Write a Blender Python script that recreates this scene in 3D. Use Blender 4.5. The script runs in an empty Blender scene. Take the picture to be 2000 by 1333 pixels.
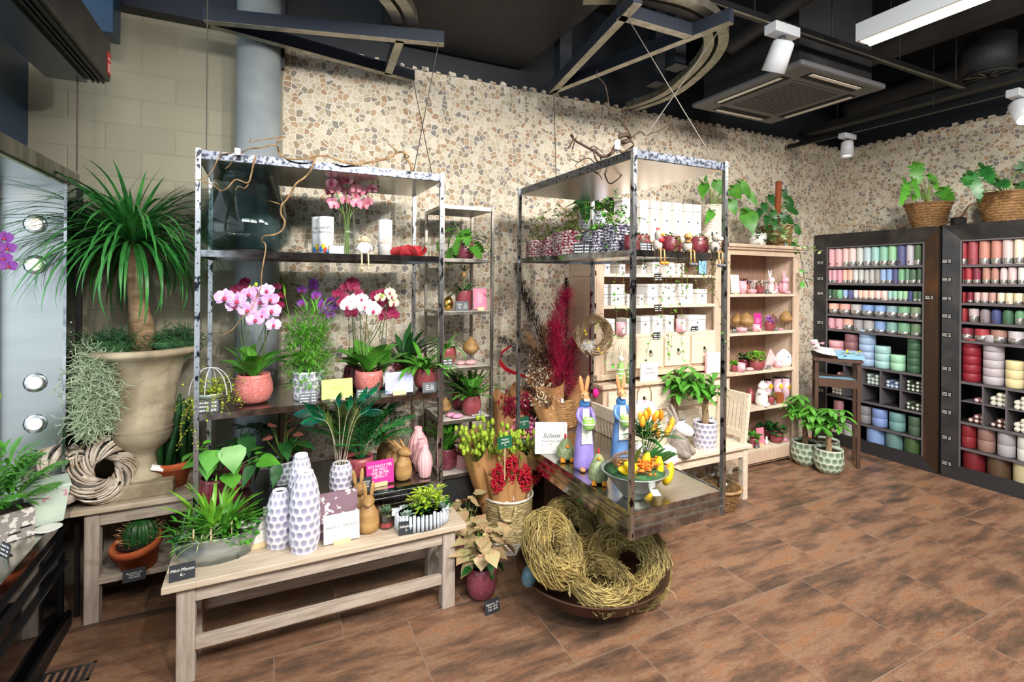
import bpy, math, random
from mathutils import Vector as V, Matrix
sc = bpy.context.scene
COL = sc.collection
RN = random.Random(11)
PI = math.pi
# ---------------- camera (17 mm shift lens, level, standing in the shop) ----------------
F, HY, YAW, ROLL, H = 989.0, 546.1, 0.4503, 0.008, 1.75
SN, CS = math.sin(YAW), math.cos(YAW)
cd = bpy.data.cameras.new('camera'); cam = bpy.data.objects.new('camera', cd); COL.objects.link(cam)
cd.sensor_width = 36; cd.lens = F / 2000 * 36; cd.shift_y = -(666.5 - HY) / 2000; cd.clip_start = .05
_r, _f, _u = V((CS, -SN, 0)), V((SN, CS, 0)), V((0, 0, 1))
_x = (_r + ROLL * _u).normalized(); _z = -_f; _y = _z.cross(_x)
cam.matrix_world = Matrix(((_x.x, _y.x, _z.x, 0), (_x.y, _y.y, _z.y, 0), (_x.z, _y.z, _z.z, H), (0, 0, 0, 1)))
sc.camera = cam
# ---------------- exposure, daylight from the shop front, lamps ----------------
sc.view_settings.view_transform = 'Standard'; sc.view_settings.look = 'None'
sc.view_settings.gamma = 1; sc.view_settings.exposure = -0.12; sc.view_settings.use_curve_mapping = False
cy = sc.cycles
cy.max_bounces = 6; cy.diffuse_bounces = 3; cy.glossy_bounces = 3; cy.transmission_bounces = 6; cy.transparent_max_bounces = 8
cy.caustics_reflective = False; cy.caustics_refractive = False; cy.sample_clamp_indirect = 4
cy.use_denoising = True
w = bpy.data.worlds.new('daylight'); sc.world = w; w.use_nodes = True
bg = w.node_tree.nodes['Background']; bg.inputs[0].default_value = (.86, .94, 1, 1); bg.inputs[1].default_value = 1.5
LAMP_K = 0.46
def lamp(kind, loc, target, watt, col=(1, .955, .9), size=.1, angle=60, blend=.5, sx=1, sy=1):
    l = bpy.data.lights.new('lamp_light', kind); l.energy = watt * LAMP_K; l.color = col
    o = bpy.data.objects.new('lamp_light', l); COL.objects.link(o); o.location = loc
    if kind == 'SPOT': l.spot_size = math.radians(angle); l.spot_blend = blend; l.shadow_soft_size = size
    if kind == 'AREA': l.shape = 'RECTANGLE'; l.size = sx; l.size_y = sy
    d = V(target) - V(loc); o.rotation_euler = d.to_track_quat('-Z', 'Y').to_euler()
    return o
# shop window to the left, daylight
lamp('AREA', (-3.2, 1.2, 2.0), (0.6, 2.4, 1.2), 110, (.8, .94, 1), sx=2.6, sy=2.4)
# added soft fill lights below the ceiling, out of view and without fixtures
for _p, _t in (((1.4, -1.1, 3.4), (1.6, 1.5, .8)), ((4.4, -.4, 3.4), (4.2, 1.6, .6)), ((-.1, -.9, 3.4), (.0, 1.8, .8)), ((2.4, .1, 3.4), (2.7, 1.7, .4))): lamp('AREA', _p, _t, 150, (1, .95, .88), sx=1.3, sy=.4)
# track spotlights (the heads in view hang on the rails built below, the others are on the same rails behind the camera)
lamp('SPOT', (2.2, -0.3, 3.25), (0.3, 3.0, 1.2), 620, size=.05, angle=58)
lamp('SPOT', (1.0, -0.6, 3.25), (1.3, 3.2, 1.6), 520, size=.05, angle=60)
lamp('SPOT', (1.6, 0.4, 3.25), (3.2, 3.4, 1.4), 500, size=.05, angle=62)
lamp('SPOT', (2.7, 2.10, 3.05), (3.0, 3.3, 1.0), 200, size=.04, angle=80)
lamp('SPOT', (3.3, 1.2, 3.25), (5.6, 2.5, 1.2), 420, size=.05, angle=66)
lamp('SPOT', (2.6, 0.2, 3.25), (3.5, 1.5, 0.0), 560, size=.06, angle=80)
lamp('SPOT', (4.98, 3.2, 2.98), (4.7, 3.05, 0.3), 130, size=.04, angle=75)
lamp('SPOT', (0.6, -0.2, 3.25), (0.4, 2.0, 0.0), 330, size=.05, angle=70)

def D(px, py):
    u = px - 1000; v = HY - py
    a = (u - ROLL * v) / F; b = (v + ROLL * u) / F
    return SN + a * CS, CS - a * SN, b
def atz(px, py, z=0.):          # where the sight line meets the level z
    d = D(px, py); t = (z - H) / d[2]
    return V((d[0] * t, d[1] * t, z))
def aty(px, py, Y):             # ... meets a plane parallel to the back wall
    d = D(px, py); t = Y / d[1]
    return V((d[0] * t, Y, H + d[2] * t))
def atx(px, py, X):
    d = D(px, py); t = X / d[0]
    return V((X, d[1] * t, H + d[2] * t))
def dep(p): return p[0] * SN + p[1] * CS
def mpp(p): return dep(p) / F   # metres per photo pixel at a place

# ---------------- materials ----------------
def hx(h):
    c = [int(h[i:i + 2], 16) / 255 for i in (0, 2, 4)]
    return tuple(x / 12.92 if x < .04045 else ((x + .055) / 1.055) ** 2.4 for x in c) + (1,)
MT = {}
def nd(nt, t, **k):
    n = nt.nodes.new(t)
    for a, b in k.items():
        if a.startswith('i_'): n.inputs[a[2:].replace('_', ' ')].default_value = b
        else: setattr(n, a, b)
    return n
def mat(name, col, rough=.5, metal=0., n=None, bump=None, trans=0, emit=0, ior=1.45, coat=0, alpha=1, sss=0, spec=None):
    """n=(scale, second colour, (stretch), lo, hi): noise blend; bump=(scale, strength)"""
    m = bpy.data.materials.new(name); m.use_nodes = True; nt = m.node_tree; b = nt.nodes['Principled BSDF']
    c = hx(col) if isinstance(col, str) else col
    b.inputs['Base Color'].default_value = c; b.inputs['Roughness'].default_value = rough; b.inputs['Metallic'].default_value = metal
    b.inputs['Transmission Weight'].default_value = trans; b.inputs['IOR'].default_value = ior; b.inputs['Coat Weight'].default_value = coat
    b.inputs['Alpha'].default_value = alpha
    if spec is not None: b.inputs['Specular IOR Level'].default_value = spec
    if emit: b.inputs['Emission Color'].default_value = c; b.inputs['Emission Strength'].default_value = emit
    L = nt.links.new
    if n or bump: tc = nd(nt, 'ShaderNodeTexCoord')
    if n:
        mp = nd(nt, 'ShaderNodeMapping'); mp.inputs['Scale'].default_value = n[2] if len(n) > 2 else (1, 1, 1)
        L(tc.outputs['Object'], mp.inputs[0])
        no = nd(nt, 'ShaderNodeTexNoise', i_Scale=n[0], i_Detail=5); L(mp.outputs[0], no.inputs['Vector'])
        r = nd(nt, 'ShaderNodeValToRGB'); r.color_ramp.elements[0].position = n[3] if len(n) > 3 else .35; r.color_ramp.elements[1].position = n[4] if len(n) > 4 else .65
        r.color_ramp.elements[0].color = c; r.color_ramp.elements[1].color = hx(n[1])
        L(no.outputs[0], r.inputs[0]); L(r.outputs[0], b.inputs['Base Color'])
    if bump:
        nb = nd(nt, 'ShaderNodeTexNoise', i_Scale=bump[0], i_Detail=3); L(tc.outputs['Object'], nb.inputs['Vector'])
        bp = nd(nt, 'ShaderNodeBump', i_Strength=bump[1], i_Distance=.01); L(nb.outputs[0], bp.inputs['Height']); L(bp.outputs[0], b.inputs['Normal'])
    MT[name] = m
    return m
def relief(name, deep, ridge):
    """glaze pools in the hollows and thins on the ridges"""
    nt = MT[name].node_tree; g = nd(nt, 'ShaderNodeNewGeometry'); r = nd(nt, 'ShaderNodeValToRGB'); e = r.color_ramp.elements
    e[0].position = .465; e[0].color = hx(deep); e[1].position = .535; e[1].color = hx(ridge); nt.links.new(g.outputs['Pointiness'], r.inputs[0]); nt.links.new(r.outputs[0], nt.nodes['Principled BSDF'].inputs['Base Color'])
def thin(name, tint):
    """thin blown glass"""
    m = mat(name, 'ffffff'); nt = m.node_tree; o = nt.nodes['Material Output']; a = nd(nt, 'ShaderNodeBsdfTransparent'); a.inputs[0].default_value = tint; g = nd(nt, 'ShaderNodeBsdfGlossy', i_Roughness=.02); l = nd(nt, 'ShaderNodeLayerWeight', i_Blend=.5); f0 = nd(nt, 'ShaderNodeMath', operation='POWER'); f0.inputs[1].default_value = 3.5; nt.links.new(l.outputs['Facing'], f0.inputs[0]); f = nd(nt, 'ShaderNodeMath', operation='MULTIPLY_ADD'); f.inputs[1].default_value = .45; f.inputs[2].default_value = .035; nt.links.new(f0.outputs[0], f.inputs[0]); x = nd(nt, 'ShaderNodeMixShader')
    for p, q in ((f.outputs[0], x.inputs[0]), (a.outputs[0], x.inputs[1]), (g.outputs[0], x.inputs[2]), (x.outputs[0], o.inputs[0])): nt.links.new(p, q)
def leafmat(name, a, b, rough=.38):
    return mat(name, a, rough, n=(14, b, (1, 1, 1), .3, .7))
leafmat('leaf', '3a7f28', '5fa036'); leafmat('leaf_dark', '17401f', '2b5c2a'); leafmat('leaf_bright', '5fae2c', '8cc63f')
leafmat('leaf_feather', '4a942c', '74b63c'); leafmat('leaf_mid', '2c6b2b', '1d4f22'); leafmat('leaf_blue', '4d7d63', '86a58c', .6); leafmat('leaf_lime', '86a82a', 'b4cc3e')
leafmat('leaf_palm', '1f6b38', '3c8a3c'); leafmat('leaf_syng', 'b98c6e', 'a7a774', .5); leafmat('leaf_var', 'dfe6b0', '4f8c34', .45)
leafmat('leaf_tree', '2a6e36', '4a9c46'); leafmat('moss', '3d6b3d', '27492a', .9); leafmat('air_moss', 'b9c7a8', '93a98a', .9)
leafmat('leaf_oli', '4d6b2e', '80964a', .5); leafmat('leaf_grey', 'a9bcae', '7f9a8b', .6)
mat('stem', '6f8f3a', .5); mat('stem_dark', '4a5a30', .5); mat('stem_brown', '7b5a34', .7)
mat('soil', '2a1b12', .95, bump=(60, .6))
mat('red_glaze', '8f4046', .3, n=(160, 'b5666a', (1, 1, 1), .45, .7)); mat('wine_glaze', '6a2530', .28, n=(140, '8c4a50', (1, 1, 1), .5, .75))
mat('salmon_glaze', 'b9615c', .35, n=(150, 'd18a82', (1, 1, 1), .42, .62)); mat('plum_glaze', '7a3a48', .25, n=(170, 'a3606a', (1, 1, 1), .5, .72))
mat('terracotta', 'b8562c', .8, n=(9, 'c97444', (1, 1, 1), .4, .7))
mat('grey_glaze', 'dedce6', .3, n=(12, 'a9aac4', (1, 1, 1), .4, .65)); mat('blue_grey_glaze', '9aa3b0', .35, n=(14, '5e6675', (1, 1, 1), .4, .65))
mat('green_glaze', '9db39a', .3, n=(10, '4f7358', (1, 1, 1), .45, .62))
mat('zinc', 'c0cacb', .35, .7, n=(7, '9aa6a6', (1, 1, 3), .4, .6))
mat('steel', 'bcc2c2', .25, 1, n=(2, 'b0b6b6', (1, 1, 5), .3, .7)); mat('dark_reflection_rim', '5d626c', .26, 1, n=(60, '2a2d36', (1, 1, 1), .48, .6)); mat('chrome', 'c0c3c6', .12, 1, n=(16, '8a8e94', (1, 1, 1), .4, .6))  # rim steel coloured dark to imitate reflections of the dark ceiling and shop
mat('worn_chrome', 'c2c7cd', .24, 1, n=(46, '2b2d35', (1, 1, .5), .56, .64), bump=(40, .06))
mat('brushed', 'cfccc2', .24, 1, n=(3, 'c3bfb4', (1, 12, 1), .3, .7)); mat('steel_dark', '6a6f76', .35, .9)
mat('frost', 'eeeade', .35, .2)
mat('frame_steel', '9a968e', .38, .95, n=(10, '6b675f', (1, 1, .2), .45, .65))
mat('bench_wood', 'bdb0a2', .6, n=(7, '9c8d7e', (1, 9, 9), .35, .7), bump=(60, .12))
mat('bench_leg', 'b9ada1', .6, n=(7, '9a8c7f', (9, 9, 1), .35, .7), bump=(60, .12))
mat('bench_top', 'cfc0ac', .55, n=(6, 'b9a58c', (1, 9, 9), .35, .7))
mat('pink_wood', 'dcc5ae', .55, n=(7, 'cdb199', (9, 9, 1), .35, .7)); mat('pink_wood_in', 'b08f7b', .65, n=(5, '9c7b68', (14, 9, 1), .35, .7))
mat('cream_wood', 'e6dac6', .55, n=(6, 'd6c6ae', (1, 8, 8), .35, .7)); mat('dark_wood', '5a4133', .5, n=(8, '453026', (8, 8, 1), .35, .7))
mat('carved_wood', 'b8945e', .5, n=(9, '977040', (1, 1, 3), .35, .65)); mat('carved_wood_dark', '8f6a3a', .5, n=(9, '6f4f2a', (1, 1, 3), .35, .65))
mat('pale_block', 'e5cda0', .6)
mat('black_steel', '39393a', .42, .55, n=(7, '4d4a48', (1, 1, 1), .4, .7)); mat('rust_steel', '4a3a2e', .5, .4, n=(5, '7a5236', (1, 1, .4), .5, .75))
mat('cab_in', '262324', .6); mat('cab_edge', '6d686c', .45, .2)
mat('ceiling_black', '17181b', .85); mat('duct_black', '232427', .6, n=(5, '191a1c'), bump=(55, .35)); mat('navy', '1d3b57', .35); mat('dark_slate', '1c2229', .5)
mat('beam_top', '2a303c', .4, .3); mat('galv', 'a7a294', .35, .8, n=(14, '8b867a', (1, 1, 1), .4, .6))
mat('white_lamp', 'c9ced4', .35); mat('ac_grey', '5d5e61', .5); mat('lamp_glow', 'fff6e6', .4, emit=9); mat('lamp_soft', 'fff0d8', .4, emit=1.6)
mat('rail_black', '121214', .4)
mat('glass', 'f4fbf8', .02, trans=1, ior=1.35); thin('smoke_glass', (.66, .73, .73, 1))
thin('clear_jar', (.95, .97, .97, 1))
mat('board', '2e3136', .7); mat('board_grey', '5b6066', .6); mat('board_green', '0f5a3e', .6); mat('chalk', 'f2f2ee', .8); mat('paper', 'f3f1ec', .7)
mat('ink', '55565a', .7); mat('ink_dark', '1c1c1e', .6)
mat('card_green', 'c6dc7e', .6); mat('card_lav', 'b3b7de', .6); mat('card_pink', 'f0389a', .5); mat('card_rose', 'f08aa6', .6); mat('card_purple', '8a6f7c', .7, n=(26, 'e8dfe4', (1, 1, 1), .58, .6))
mat('kraft', 'b98a5a', .7, n=(6, 'a87a4b', (1, 1, 1), .4, .7), bump=(12, .35))
mat('wicker', 'b48a5a', .7, n=(30, '7a5a36', (1, 1, 4), .4, .6)); mat('wicker_gold', 'c9b483', .6, n=(26, '8f7c54', (1, 1, 4), .4, .6))
mat('wicker_white', 'efe6da', .7, n=(30, 'b9a994', (1, 1, 4), .45, .65)); mat('wicker_brown', '9a7448', .7, n=(40, '5a3f22', (1, 1, 5), .4, .62))
mat('wicker_grey', 'cfc4b6', .6, n=(12, 'a88f74', (1, 1, 1), .4, .65)); mat('wicker_dark', '6f6a66', .7)
mat('twig', '8a6a48', .7, n=(20, 'b5966a', (1, 1, 1), .4, .65)); mat('twig_dark', '3f2e22', .7); mat('straw', 'b8a464', .7, n=(12, '7f7044', (1, 1, 1), .35, .65)); mat('straw_brown', '8f7440', .75, n=(12, '5d4c28', (1, 1, 1), .35, .65))
mat('rope_mix', 'd6cec8', .8, n=(70, '8a2440', (1, 1, 1.6), .46, .52)); mat('rope_blue', 'cfccd2', .8, n=(70, '40354e', (1, 1, 1.6), .45, .52))
mat('cable', '5f5b54', .5, .5); mat('cord', '4a4038', .7)
mat('sandstone', 'bfb197', .85, n=(4.5, '83755c', (1, 1, 1.5), .35, .7), bump=(30, .25))
mat('bark', 'a58a6a', .9, n=(14, '7a6248', (1, 1, 3), .35, .65), bump=(40, .6)); mat('bark_red', 'a8552f', .8, n=(40, '8a4426', (1, 1, 5), .4, .6), bump=(60, .8))
mat('concrete', '98a0a2', .8, n=(5, '838c90', (1, 1, 1), .35, .7), bump=(14, .2)); mat('granite', '6f6c66', .8, n=(60, '8c8982', (1, 1, 1), .4, .6))
mat('rust_bowl', '4a352a', .5, .5, n=(6, '5f4030', (1, 1, 1), .4, .7)); mat('egg_blue', '46616f', .35, n=(5, '587684'))
mat('orchid_lilac', 'dca6e0', .55, n=(40, 'efd3f0', (1, 1, 1), .45, .7)); mat('orchid_purple', '8a3fa8', .55); mat('orchid_wine', '8a1446', .55); mat('orchid_white', 'f3e6ea', .55, n=(90, 'd493b4', (1, 1, 1), .6, .66)); mat('orchid_rose', 'e07c9a', .55, n=(30, 'f6c2cc', (1, 1, 1), .4, .7)); mat('orchid_lip', 'b83a5a', .5); mat('orchid_cream', 'e6e6c4', .55)
mat('anthurium', 'f08a80', .3); mat('tulip_yellow', 'f2d41e', .45, n=(16, 'e0b81a', (1, 1, .4), .4, .7)); mat('tulip_orange', 'ee8a1e', .45, n=(20, 'f3c23a', (1, 1, .5), .4, .65))
mat('berry', 'b3122c', .25); mat('phalaris', 'a8c23a', .8, n=(60, '86a22c', (1, 1, 1), .4, .6)); mat('pink_bloom', 'e884b4', .6); mat('cream_bloom', 'efe3c8', .7); mat('magenta', 'e0188c', .6)
mat('pampas_pink', 'e8356c', .9, n=(20, 'c01e56', (1, 1, 1), .4, .65)); mat('pampas_black', '2f2622', .9); mat('pampas_tan', 'c49a6c', .9); mat('pampas_wine', '8f1238', .9); mat('red_ribbon', 'c02030', .4)
mat('feather_teal', '0f7a70', .4, n=(20, '1f9a5a', (1, 1, 1), .4, .6)); mat('feather_quill', 'd9cdb6', .5)
mat('pink_matt', 'efb9bd', .6); mat('pink_stone', 'f0a0c4', .4); mat('white_box', 'f2f0ec', .55); mat('white_glaze', 'f1efec', .3); mat('cow_grey', '857c74', .7, n=(60, '9d948c', (1, 1, 1), .4, .6)); mat('hen_red', 'd8262c', .4); mat('beak', 'e0912c', .5); mat('orange', 'ee7a22', .5)
mat('hen_green', '9aa87e', .25, n=(60, '7a8a5c', (1, 1, 1), .4, .6)); mat('fur_tan', 'b06f3e', .45, n=(9, 'd9a878', (1, 1, 1), .4, .65)); mat('dress_purple', '9a8ad0', .4, n=(8, '7a6ab4')); mat('dress_blue', '6a94cc', .4, n=(8, '4f78b0')); mat('apron', 'eeeedd', .5); mat('scarf', '3f78b8', .4); mat('egg_green', '9cc96a', .35)
mat('gold', 'd9b45a', .2, 1); mat('iron', '2b2a2a', .5, .6); mat('rose_white', 'f4ecea', .5, n=(40, 'e8a0b0', (1, 1, 1), .6, .64)); mat('pink_candle', 'f3b4c0', .5); mat('silver_band', 'd2d0cc', .22, .8, n=(60, '8d8a86', (1, 1, .02), .52, .56)); mat('label_brown', '6a4a28', .5)
mat('mint_paper', 'd3e6d6', .6, n=(34, 'd995a8', (1, 1, 1), .64, .67)); mat('planter_print', '9a948f', .7, n=(40, 'e6e2dc', (1, 1, 1), .52, .55)); mat('black_gloss', '0d0e12', .08, coat=.5); mat('black_edge', '2f3236', .25, .7)
mat('book', '4a3428', .5); mat('sky_page', '8fc4e4', .5); mat('pink_page', 'f0b0c4', .5); mat('page', 'ece9e4', .6); mat('tin_balloon', 'f0f2f2', .4); mat('tin_pink', 'e6c4d2', .35); mat('yellow_flower', 'ecc92c', .5); mat('balloon_red', 'd83a2a', .4); mat('balloon_blue', '2a7ac0', .4); mat('ribbon_cream', 'ece0a8', .6); mat('down_white', 'f2f0ea', .9); mat('red_shell', 'b5222e', .3, n=(30, 'cf4a50')); mat('skin_cream', 'e8d0a8', .6); mat('amethyst', 'b06ad0', .3)
relief('grey_glaze', '8582a4', 'e9e7ee'); relief('green_glaze', '3c5c46', 'c3d2bc'); relief('blue_grey_glaze', '454c58', 'c3cad2')
# ---------------- mesh building ----------------
class M:
    def __init__(s): s.v = []; s.f = []
    def n(s): return len(s.v)
    def box(s, x0, x1, y0, y1, z0, z1):
        i = s.n(); s.v += [(x, y, z) for z in (z0, z1) for y in (y0, y1) for x in (x0, x1)]
        s.f += [tuple(i + k for k in q) for q in ((0, 2, 3, 1), (4, 5, 7, 6), (0, 1, 5, 4), (2, 6, 7, 3), (0, 4, 6, 2), (1, 3, 7, 5))]
        return s
    def tr(s, i, mx):
        for k in range(i, s.n()): s.v[k] = tuple(mx @ V(s.v[k]))
        return s
    def beam(s, a, b, w, h, up=(0, 0, 1)):
        a, b = V(a), V(b); d = (b - a).normalized(); r = d.cross(V(up)).normalized(); u = r.cross(d); i = s.n()
        for p in (a, b):
            for q in ((-1, -1), (1, -1), (1, 1), (-1, 1)): s.v.append(tuple(p + r * (q[0] * w / 2) + u * (q[1] * h / 2)))
        s.f += [(i, i + 1, i + 2, i + 3), (i + 7, i + 6, i + 5, i + 4)] + [(i + k, i + 4 + k, i + 4 + (k + 1) % 4, i + (k + 1) % 4) for k in range(4)]
        return s
    def tube(s, pts, r, n=6, cap=True, closed=False):
        pts = [V(p) for p in pts]; k = len(pts); i0 = s.n(); ref = None
        for j, p in enumerate(pts):
            if closed: d = pts[(j + 1) % k] - pts[j - 1]
            else: d = pts[min(j + 1, k - 1)] - pts[max(j - 1, 0)]
            if d.length < 1e-9: d = V((0, 0, 1))
            d.normalize()
            if ref is None: ref = d.orthogonal()
            ref = (ref - d * ref.dot(d)); ref = ref.normalized() if ref.length > 1e-6 else d.orthogonal().normalized()
            q = d.cross(ref); rr = r[j] if isinstance(r, (list, tuple)) else r
            for a in range(n):
                t = 2 * PI * a / n; s.v.append(tuple(p + (ref * math.cos(t) + q * math.sin(t)) * rr))
        for j in range(k if closed else k - 1):
            j2 = (j + 1) % k
            for a in range(n):
                b = (a + 1) % n; s.f.append((i0 + j * n + a, i0 + j * n + b, i0 + j2 * n + b, i0 + j2 * n + a))
        if cap and not closed:
            s.f.append(tuple(i0 + a for a in reversed(range(n)))); s.f.append(tuple(i0 + (k - 1) * n + a for a in range(n)))
        return s
    def lathe(s, prof, n=20, c=(0, 0, 0), sx=1, sy=1, fn=None):
        i0 = s.n(); k = len(prof)
        for j, (r, z) in enumerate(prof):
            for a in range(n):
                t = 2 * PI * a / n; q = fn(t, z, r) if fn else r
                s.v.append((c[0] + q * math.cos(t) * sx, c[1] + q * math.sin(t) * sy, c[2] + z))
        for j in range(k - 1):
            for a in range(n):
                b = (a + 1) % n; s.f.append((i0 + j * n + a, i0 + j * n + b, i0 + (j + 1) * n + b, i0 + (j + 1) * n + a))
        if prof[0][0] > 1e-5: s.f.append(tuple(i0 + a for a in reversed(range(n))))
        if prof[-1][0] > 1e-5: s.f.append(tuple(i0 + (k - 1) * n + a for a in range(n)))
        return s
    def ell(s, c, r, nu=12, nv=8, mx=None):
        i = s.n(); r = r if isinstance(r, (tuple, list)) else (r, r, r)
        s.lathe([(max(1e-6, math.sin(PI * j / nv)), -math.cos(PI * j / nv)) for j in range(nv + 1)], nu)
        m = Matrix.Translation(V(c)) @ (mx.to_4x4() if mx else Matrix.Identity(4)) @ Matrix.Diagonal((r[0], r[1], r[2], 1))
        return s.tr(i, m)
    def poly(s, pts, d):
        """flat outline pushed along d"""
        i = s.n(); k = len(pts); d = V(d); s.v += [tuple(V(p)) for p in pts] + [tuple(V(p) + d) for p in pts]
        s.f += [tuple(reversed(range(i, i + k))), tuple(range(i + k, i + 2 * k))] + [(i + a, i + (a + 1) % k, i + k + (a + 1) % k, i + k + a) for a in range(k)]
        return s
    def disc(s, c, r, n=16, sx=1, sy=1):
        i = s.n(); s.v += [(c[0] + r * sx * math.cos(2 * PI * a / n), c[1] + r * sy * math.sin(2 * PI * a / n), c[2]) for a in range(n)]; s.f.append(tuple(range(i, i + n)))
        return s
    def blade(s, base, d, L, W, arch=.6, prof='lance', n=6, fold=.25, roll=0., side=None):
        """a leaf: a ribbon along a spine that bends over by arch radians"""
        p = V(base); d = V(d).normalized(); sd = V(side) if side else d.cross(V((0, 0, 1)))
        if sd.length < 1e-3: sd = V((1, 0, 0))
        sd.normalize()
        if roll: sd = Matrix.Rotation(roll, 3, d) @ sd
        i0 = s.n(); step = L / n; ax = sd.copy()
        for j in range(n + 1):
            t = j / n
            if prof == 'strap': w_ = min(1, t * 4 + .55) * (1 - t ** 3)
            elif prof == 'lance': w_ = math.sin(PI * (t * .93 + .04)) ** .8
            elif prof == 'heart': w_ = (0.62, 1, .96, .78, .5, .22, 0)[min(6, int(round(t * 6)))] if n == 6 else math.sin(PI * (t * .8 + .2))
            elif prof == 'round': w_ = math.sqrt(max(0, 1 - (2 * t - 1) ** 2))
            elif prof == 'mon': w_ = (.55, 1, .5, 1, .48, .9, .42, .72, .34, .45, 0)[min(10, int(round(t * 10)))]
            elif prof == 'fern': w_ = (.4, .9, .45, 1, .5, .95, .42, .75, .35, .5, 0)[min(10, int(round(t * 10)))]
            else: w_ = 1 - t
            h = w_ * W / 2; up = sd.cross(d)
            if j == n: s.v.append(tuple(p)); break
            s.v += [tuple(p - sd * h + up * h * fold), tuple(p), tuple(p + sd * h + up * h * fold)]
            p = p + d * step; d = Matrix.Rotation(-arch / n, 3, ax) @ d
        for j in range(n - 1):
            a = i0 + 3 * j; s.f += [(a, a + 1, a + 4, a + 3), (a + 1, a + 2, a + 5, a + 4)]
        a = i0 + 3 * (n - 1); s.f += [(a, a + 1, a + 3), (a + 1, a + 2, a + 3)]
        return s
    def mesh(s, name):
        me = bpy.data.meshes.new(name); me.from_pydata(s.v, [], s.f); me.update(); return me
def build(name, m, mt, parent=None, smooth=False, bev=0, loc=None):
    me = m.mesh(name); me.materials.append(MT[mt] if isinstance(mt, str) else mt)
    if smooth or 'lea' in name or 'foliage' in name: me.polygons.foreach_set('use_smooth', [True] * len(me.polygons))
    o = bpy.data.objects.new(name, me); COL.objects.link(o); o.parent = parent
    if bev:
        b = o.modifiers.new('bevel', 'BEVEL'); b.width = bev; b.segments = 2; b.limit_method = 'ANGLE'
    if loc is not None: o.location = loc
    return o
def tag(o, label, cat, group=None, kind=None):
    o['label'] = label; o['category'] = cat
    if group: o['group'] = group
    if kind: o['kind'] = kind
    return o
def thing(name, label, cat, loc=(0, 0, 0), rz=0., group=None, sc_=1.):
    o = bpy.data.objects.new(name, None); COL.objects.link(o); o.location = loc; o.rotation_euler = (0, 0, rz); o.empty_display_size = .05
    if sc_ != 1: o.scale = (sc_,) * 3
    return tag(o, label, cat, group)
def struct(name, m, mt, **k):
    o = build(name, m, mt, **k); o['kind'] = 'structure'; return o
def dup(root, loc, rz=0., label=None, group=None, s=None, swap=None):
    r = root.copy(); COL.objects.link(r); r.location = loc; r.rotation_euler = (0, 0, rz)
    if label: r['label'] = label
    if group: r['group'] = group
    if s: r.scale = s if isinstance(s, tuple) else (s, s, s)
    for ch in list(root.children):
        c = ch.copy(); COL.objects.link(c); c.parent = r
        for g in ch.children:
            e = g.copy(); COL.objects.link(e); e.parent = c
    return r
def curve_pts(a, b, n, wob, rn=RN, sag=0):
    a, b = V(a), V(b); out = []
    for j in range(n + 1):
        t = j / n; p = a.lerp(b, t); k = wob if 0 < j < n else 0
        out.append(p + V((rn.uniform(-k, k), rn.uniform(-k, k), rn.uniform(-k, k) - sag * 4 * t * (1 - t))))
    return out
def smooth_path(pts, it=2):
    pts = [V(p) for p in pts]
    for _ in range(it):
        q = [pts[0]]
        for a, b in zip(pts, pts[1:]): q += [a.lerp(b, .25), a.lerp(b, .75)]
        pts = q + [pts[-1]]
    return pts
# ---------------- lettering ----------------
def lettering(parent, txt, size, mt, loc, rot=(PI / 2, 0, 0), name='lettering', align='CENTER', shear=0, line=1.0, sx=1):
    c = bpy.data.curves.new(name, 'FONT'); c.body = txt; c.size = size; c.align_x = align; c.align_y = 'CENTER'; c.shear = shear; c.space_line = line; c.resolution_u = 2
    t = bpy.data.objects.new('tmp_text', c); COL.objects.link(t)
    me = bpy.data.meshes.new_from_object(t.evaluated_get(bpy.context.evaluated_depsgraph_get())); bpy.data.objects.remove(t)
    me.materials.clear(); me.materials.append(MT[mt]); o = bpy.data.objects.new(name, me); COL.objects.link(o); o.parent = parent; o.location = loc; o.rotation_euler = rot; o.scale = (sx, 1, 1)
    return o
def scribble(parent, w_, h_, y, z0, mt='chalk', rows=3, name='lettering', tilt=0., rn=RN):
    m = M()
    for r in range(rows):
        z = z0 + h_ * (rows - r - .5) / rows - h_ * .1; x = -w_ / 2; hh = h_ / rows * .42
        while x < w_ * .02:
            l = rn.uniform(.06, .14) * w_; m.poly([(x, y, z), (x + l, y, z + .1 * hh), (x + l, y, z + hh), (x, y, z + hh * .8)], (0, .0004, 0)); x += l + .03 * w_
        x = w_ * .22
        for k in range(2):
            l = .1 * w_; m.poly([(x, y, z), (x + l, y, z), (x + l, y, z + hh), (x, y, z + hh)], (0, .0004, 0)); x += l + .05 * w_
    o = build(name, m, mt, parent)
    if tilt: o.rotation_euler = (tilt, 0, 0)
    return o
def price_sign(label, loc, w_, h_, rz=0., txt=None, mt='board', tilt=-.16, group=None, scale=.3, name='price_sign'):
    t = thing(name, label, 'price sign', loc, rz, group)
    b = build('board', M().box(-w_ / 2, w_ / 2, -.002, .002, 0, h_), mt, t); b.rotation_euler = (tilt, 0, 0)
    build('foot', M().box(-w_ * .3, w_ * .3, 0, .02, 0, .003), mt, t)
    if txt:
        o = lettering(t, txt, h_ * scale, 'chalk', (0, -.0028 * math.cos(tilt), h_ / 2), (PI / 2 + tilt, 0, 0), shear=.2)
        o.location = Matrix.Rotation(tilt, 3, 'X') @ V((0, -.0028, h_ / 2))
        bw = max(v.co.x for v in o.data.vertices) - min(v.co.x for v in o.data.vertices)
        if bw > w_ * .9: o.scale.x = w_ * .9 / bw
    else: scribble(t, w_ * .86, h_ * .9, -.0028, 0.003, tilt=tilt)
    return t
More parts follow.
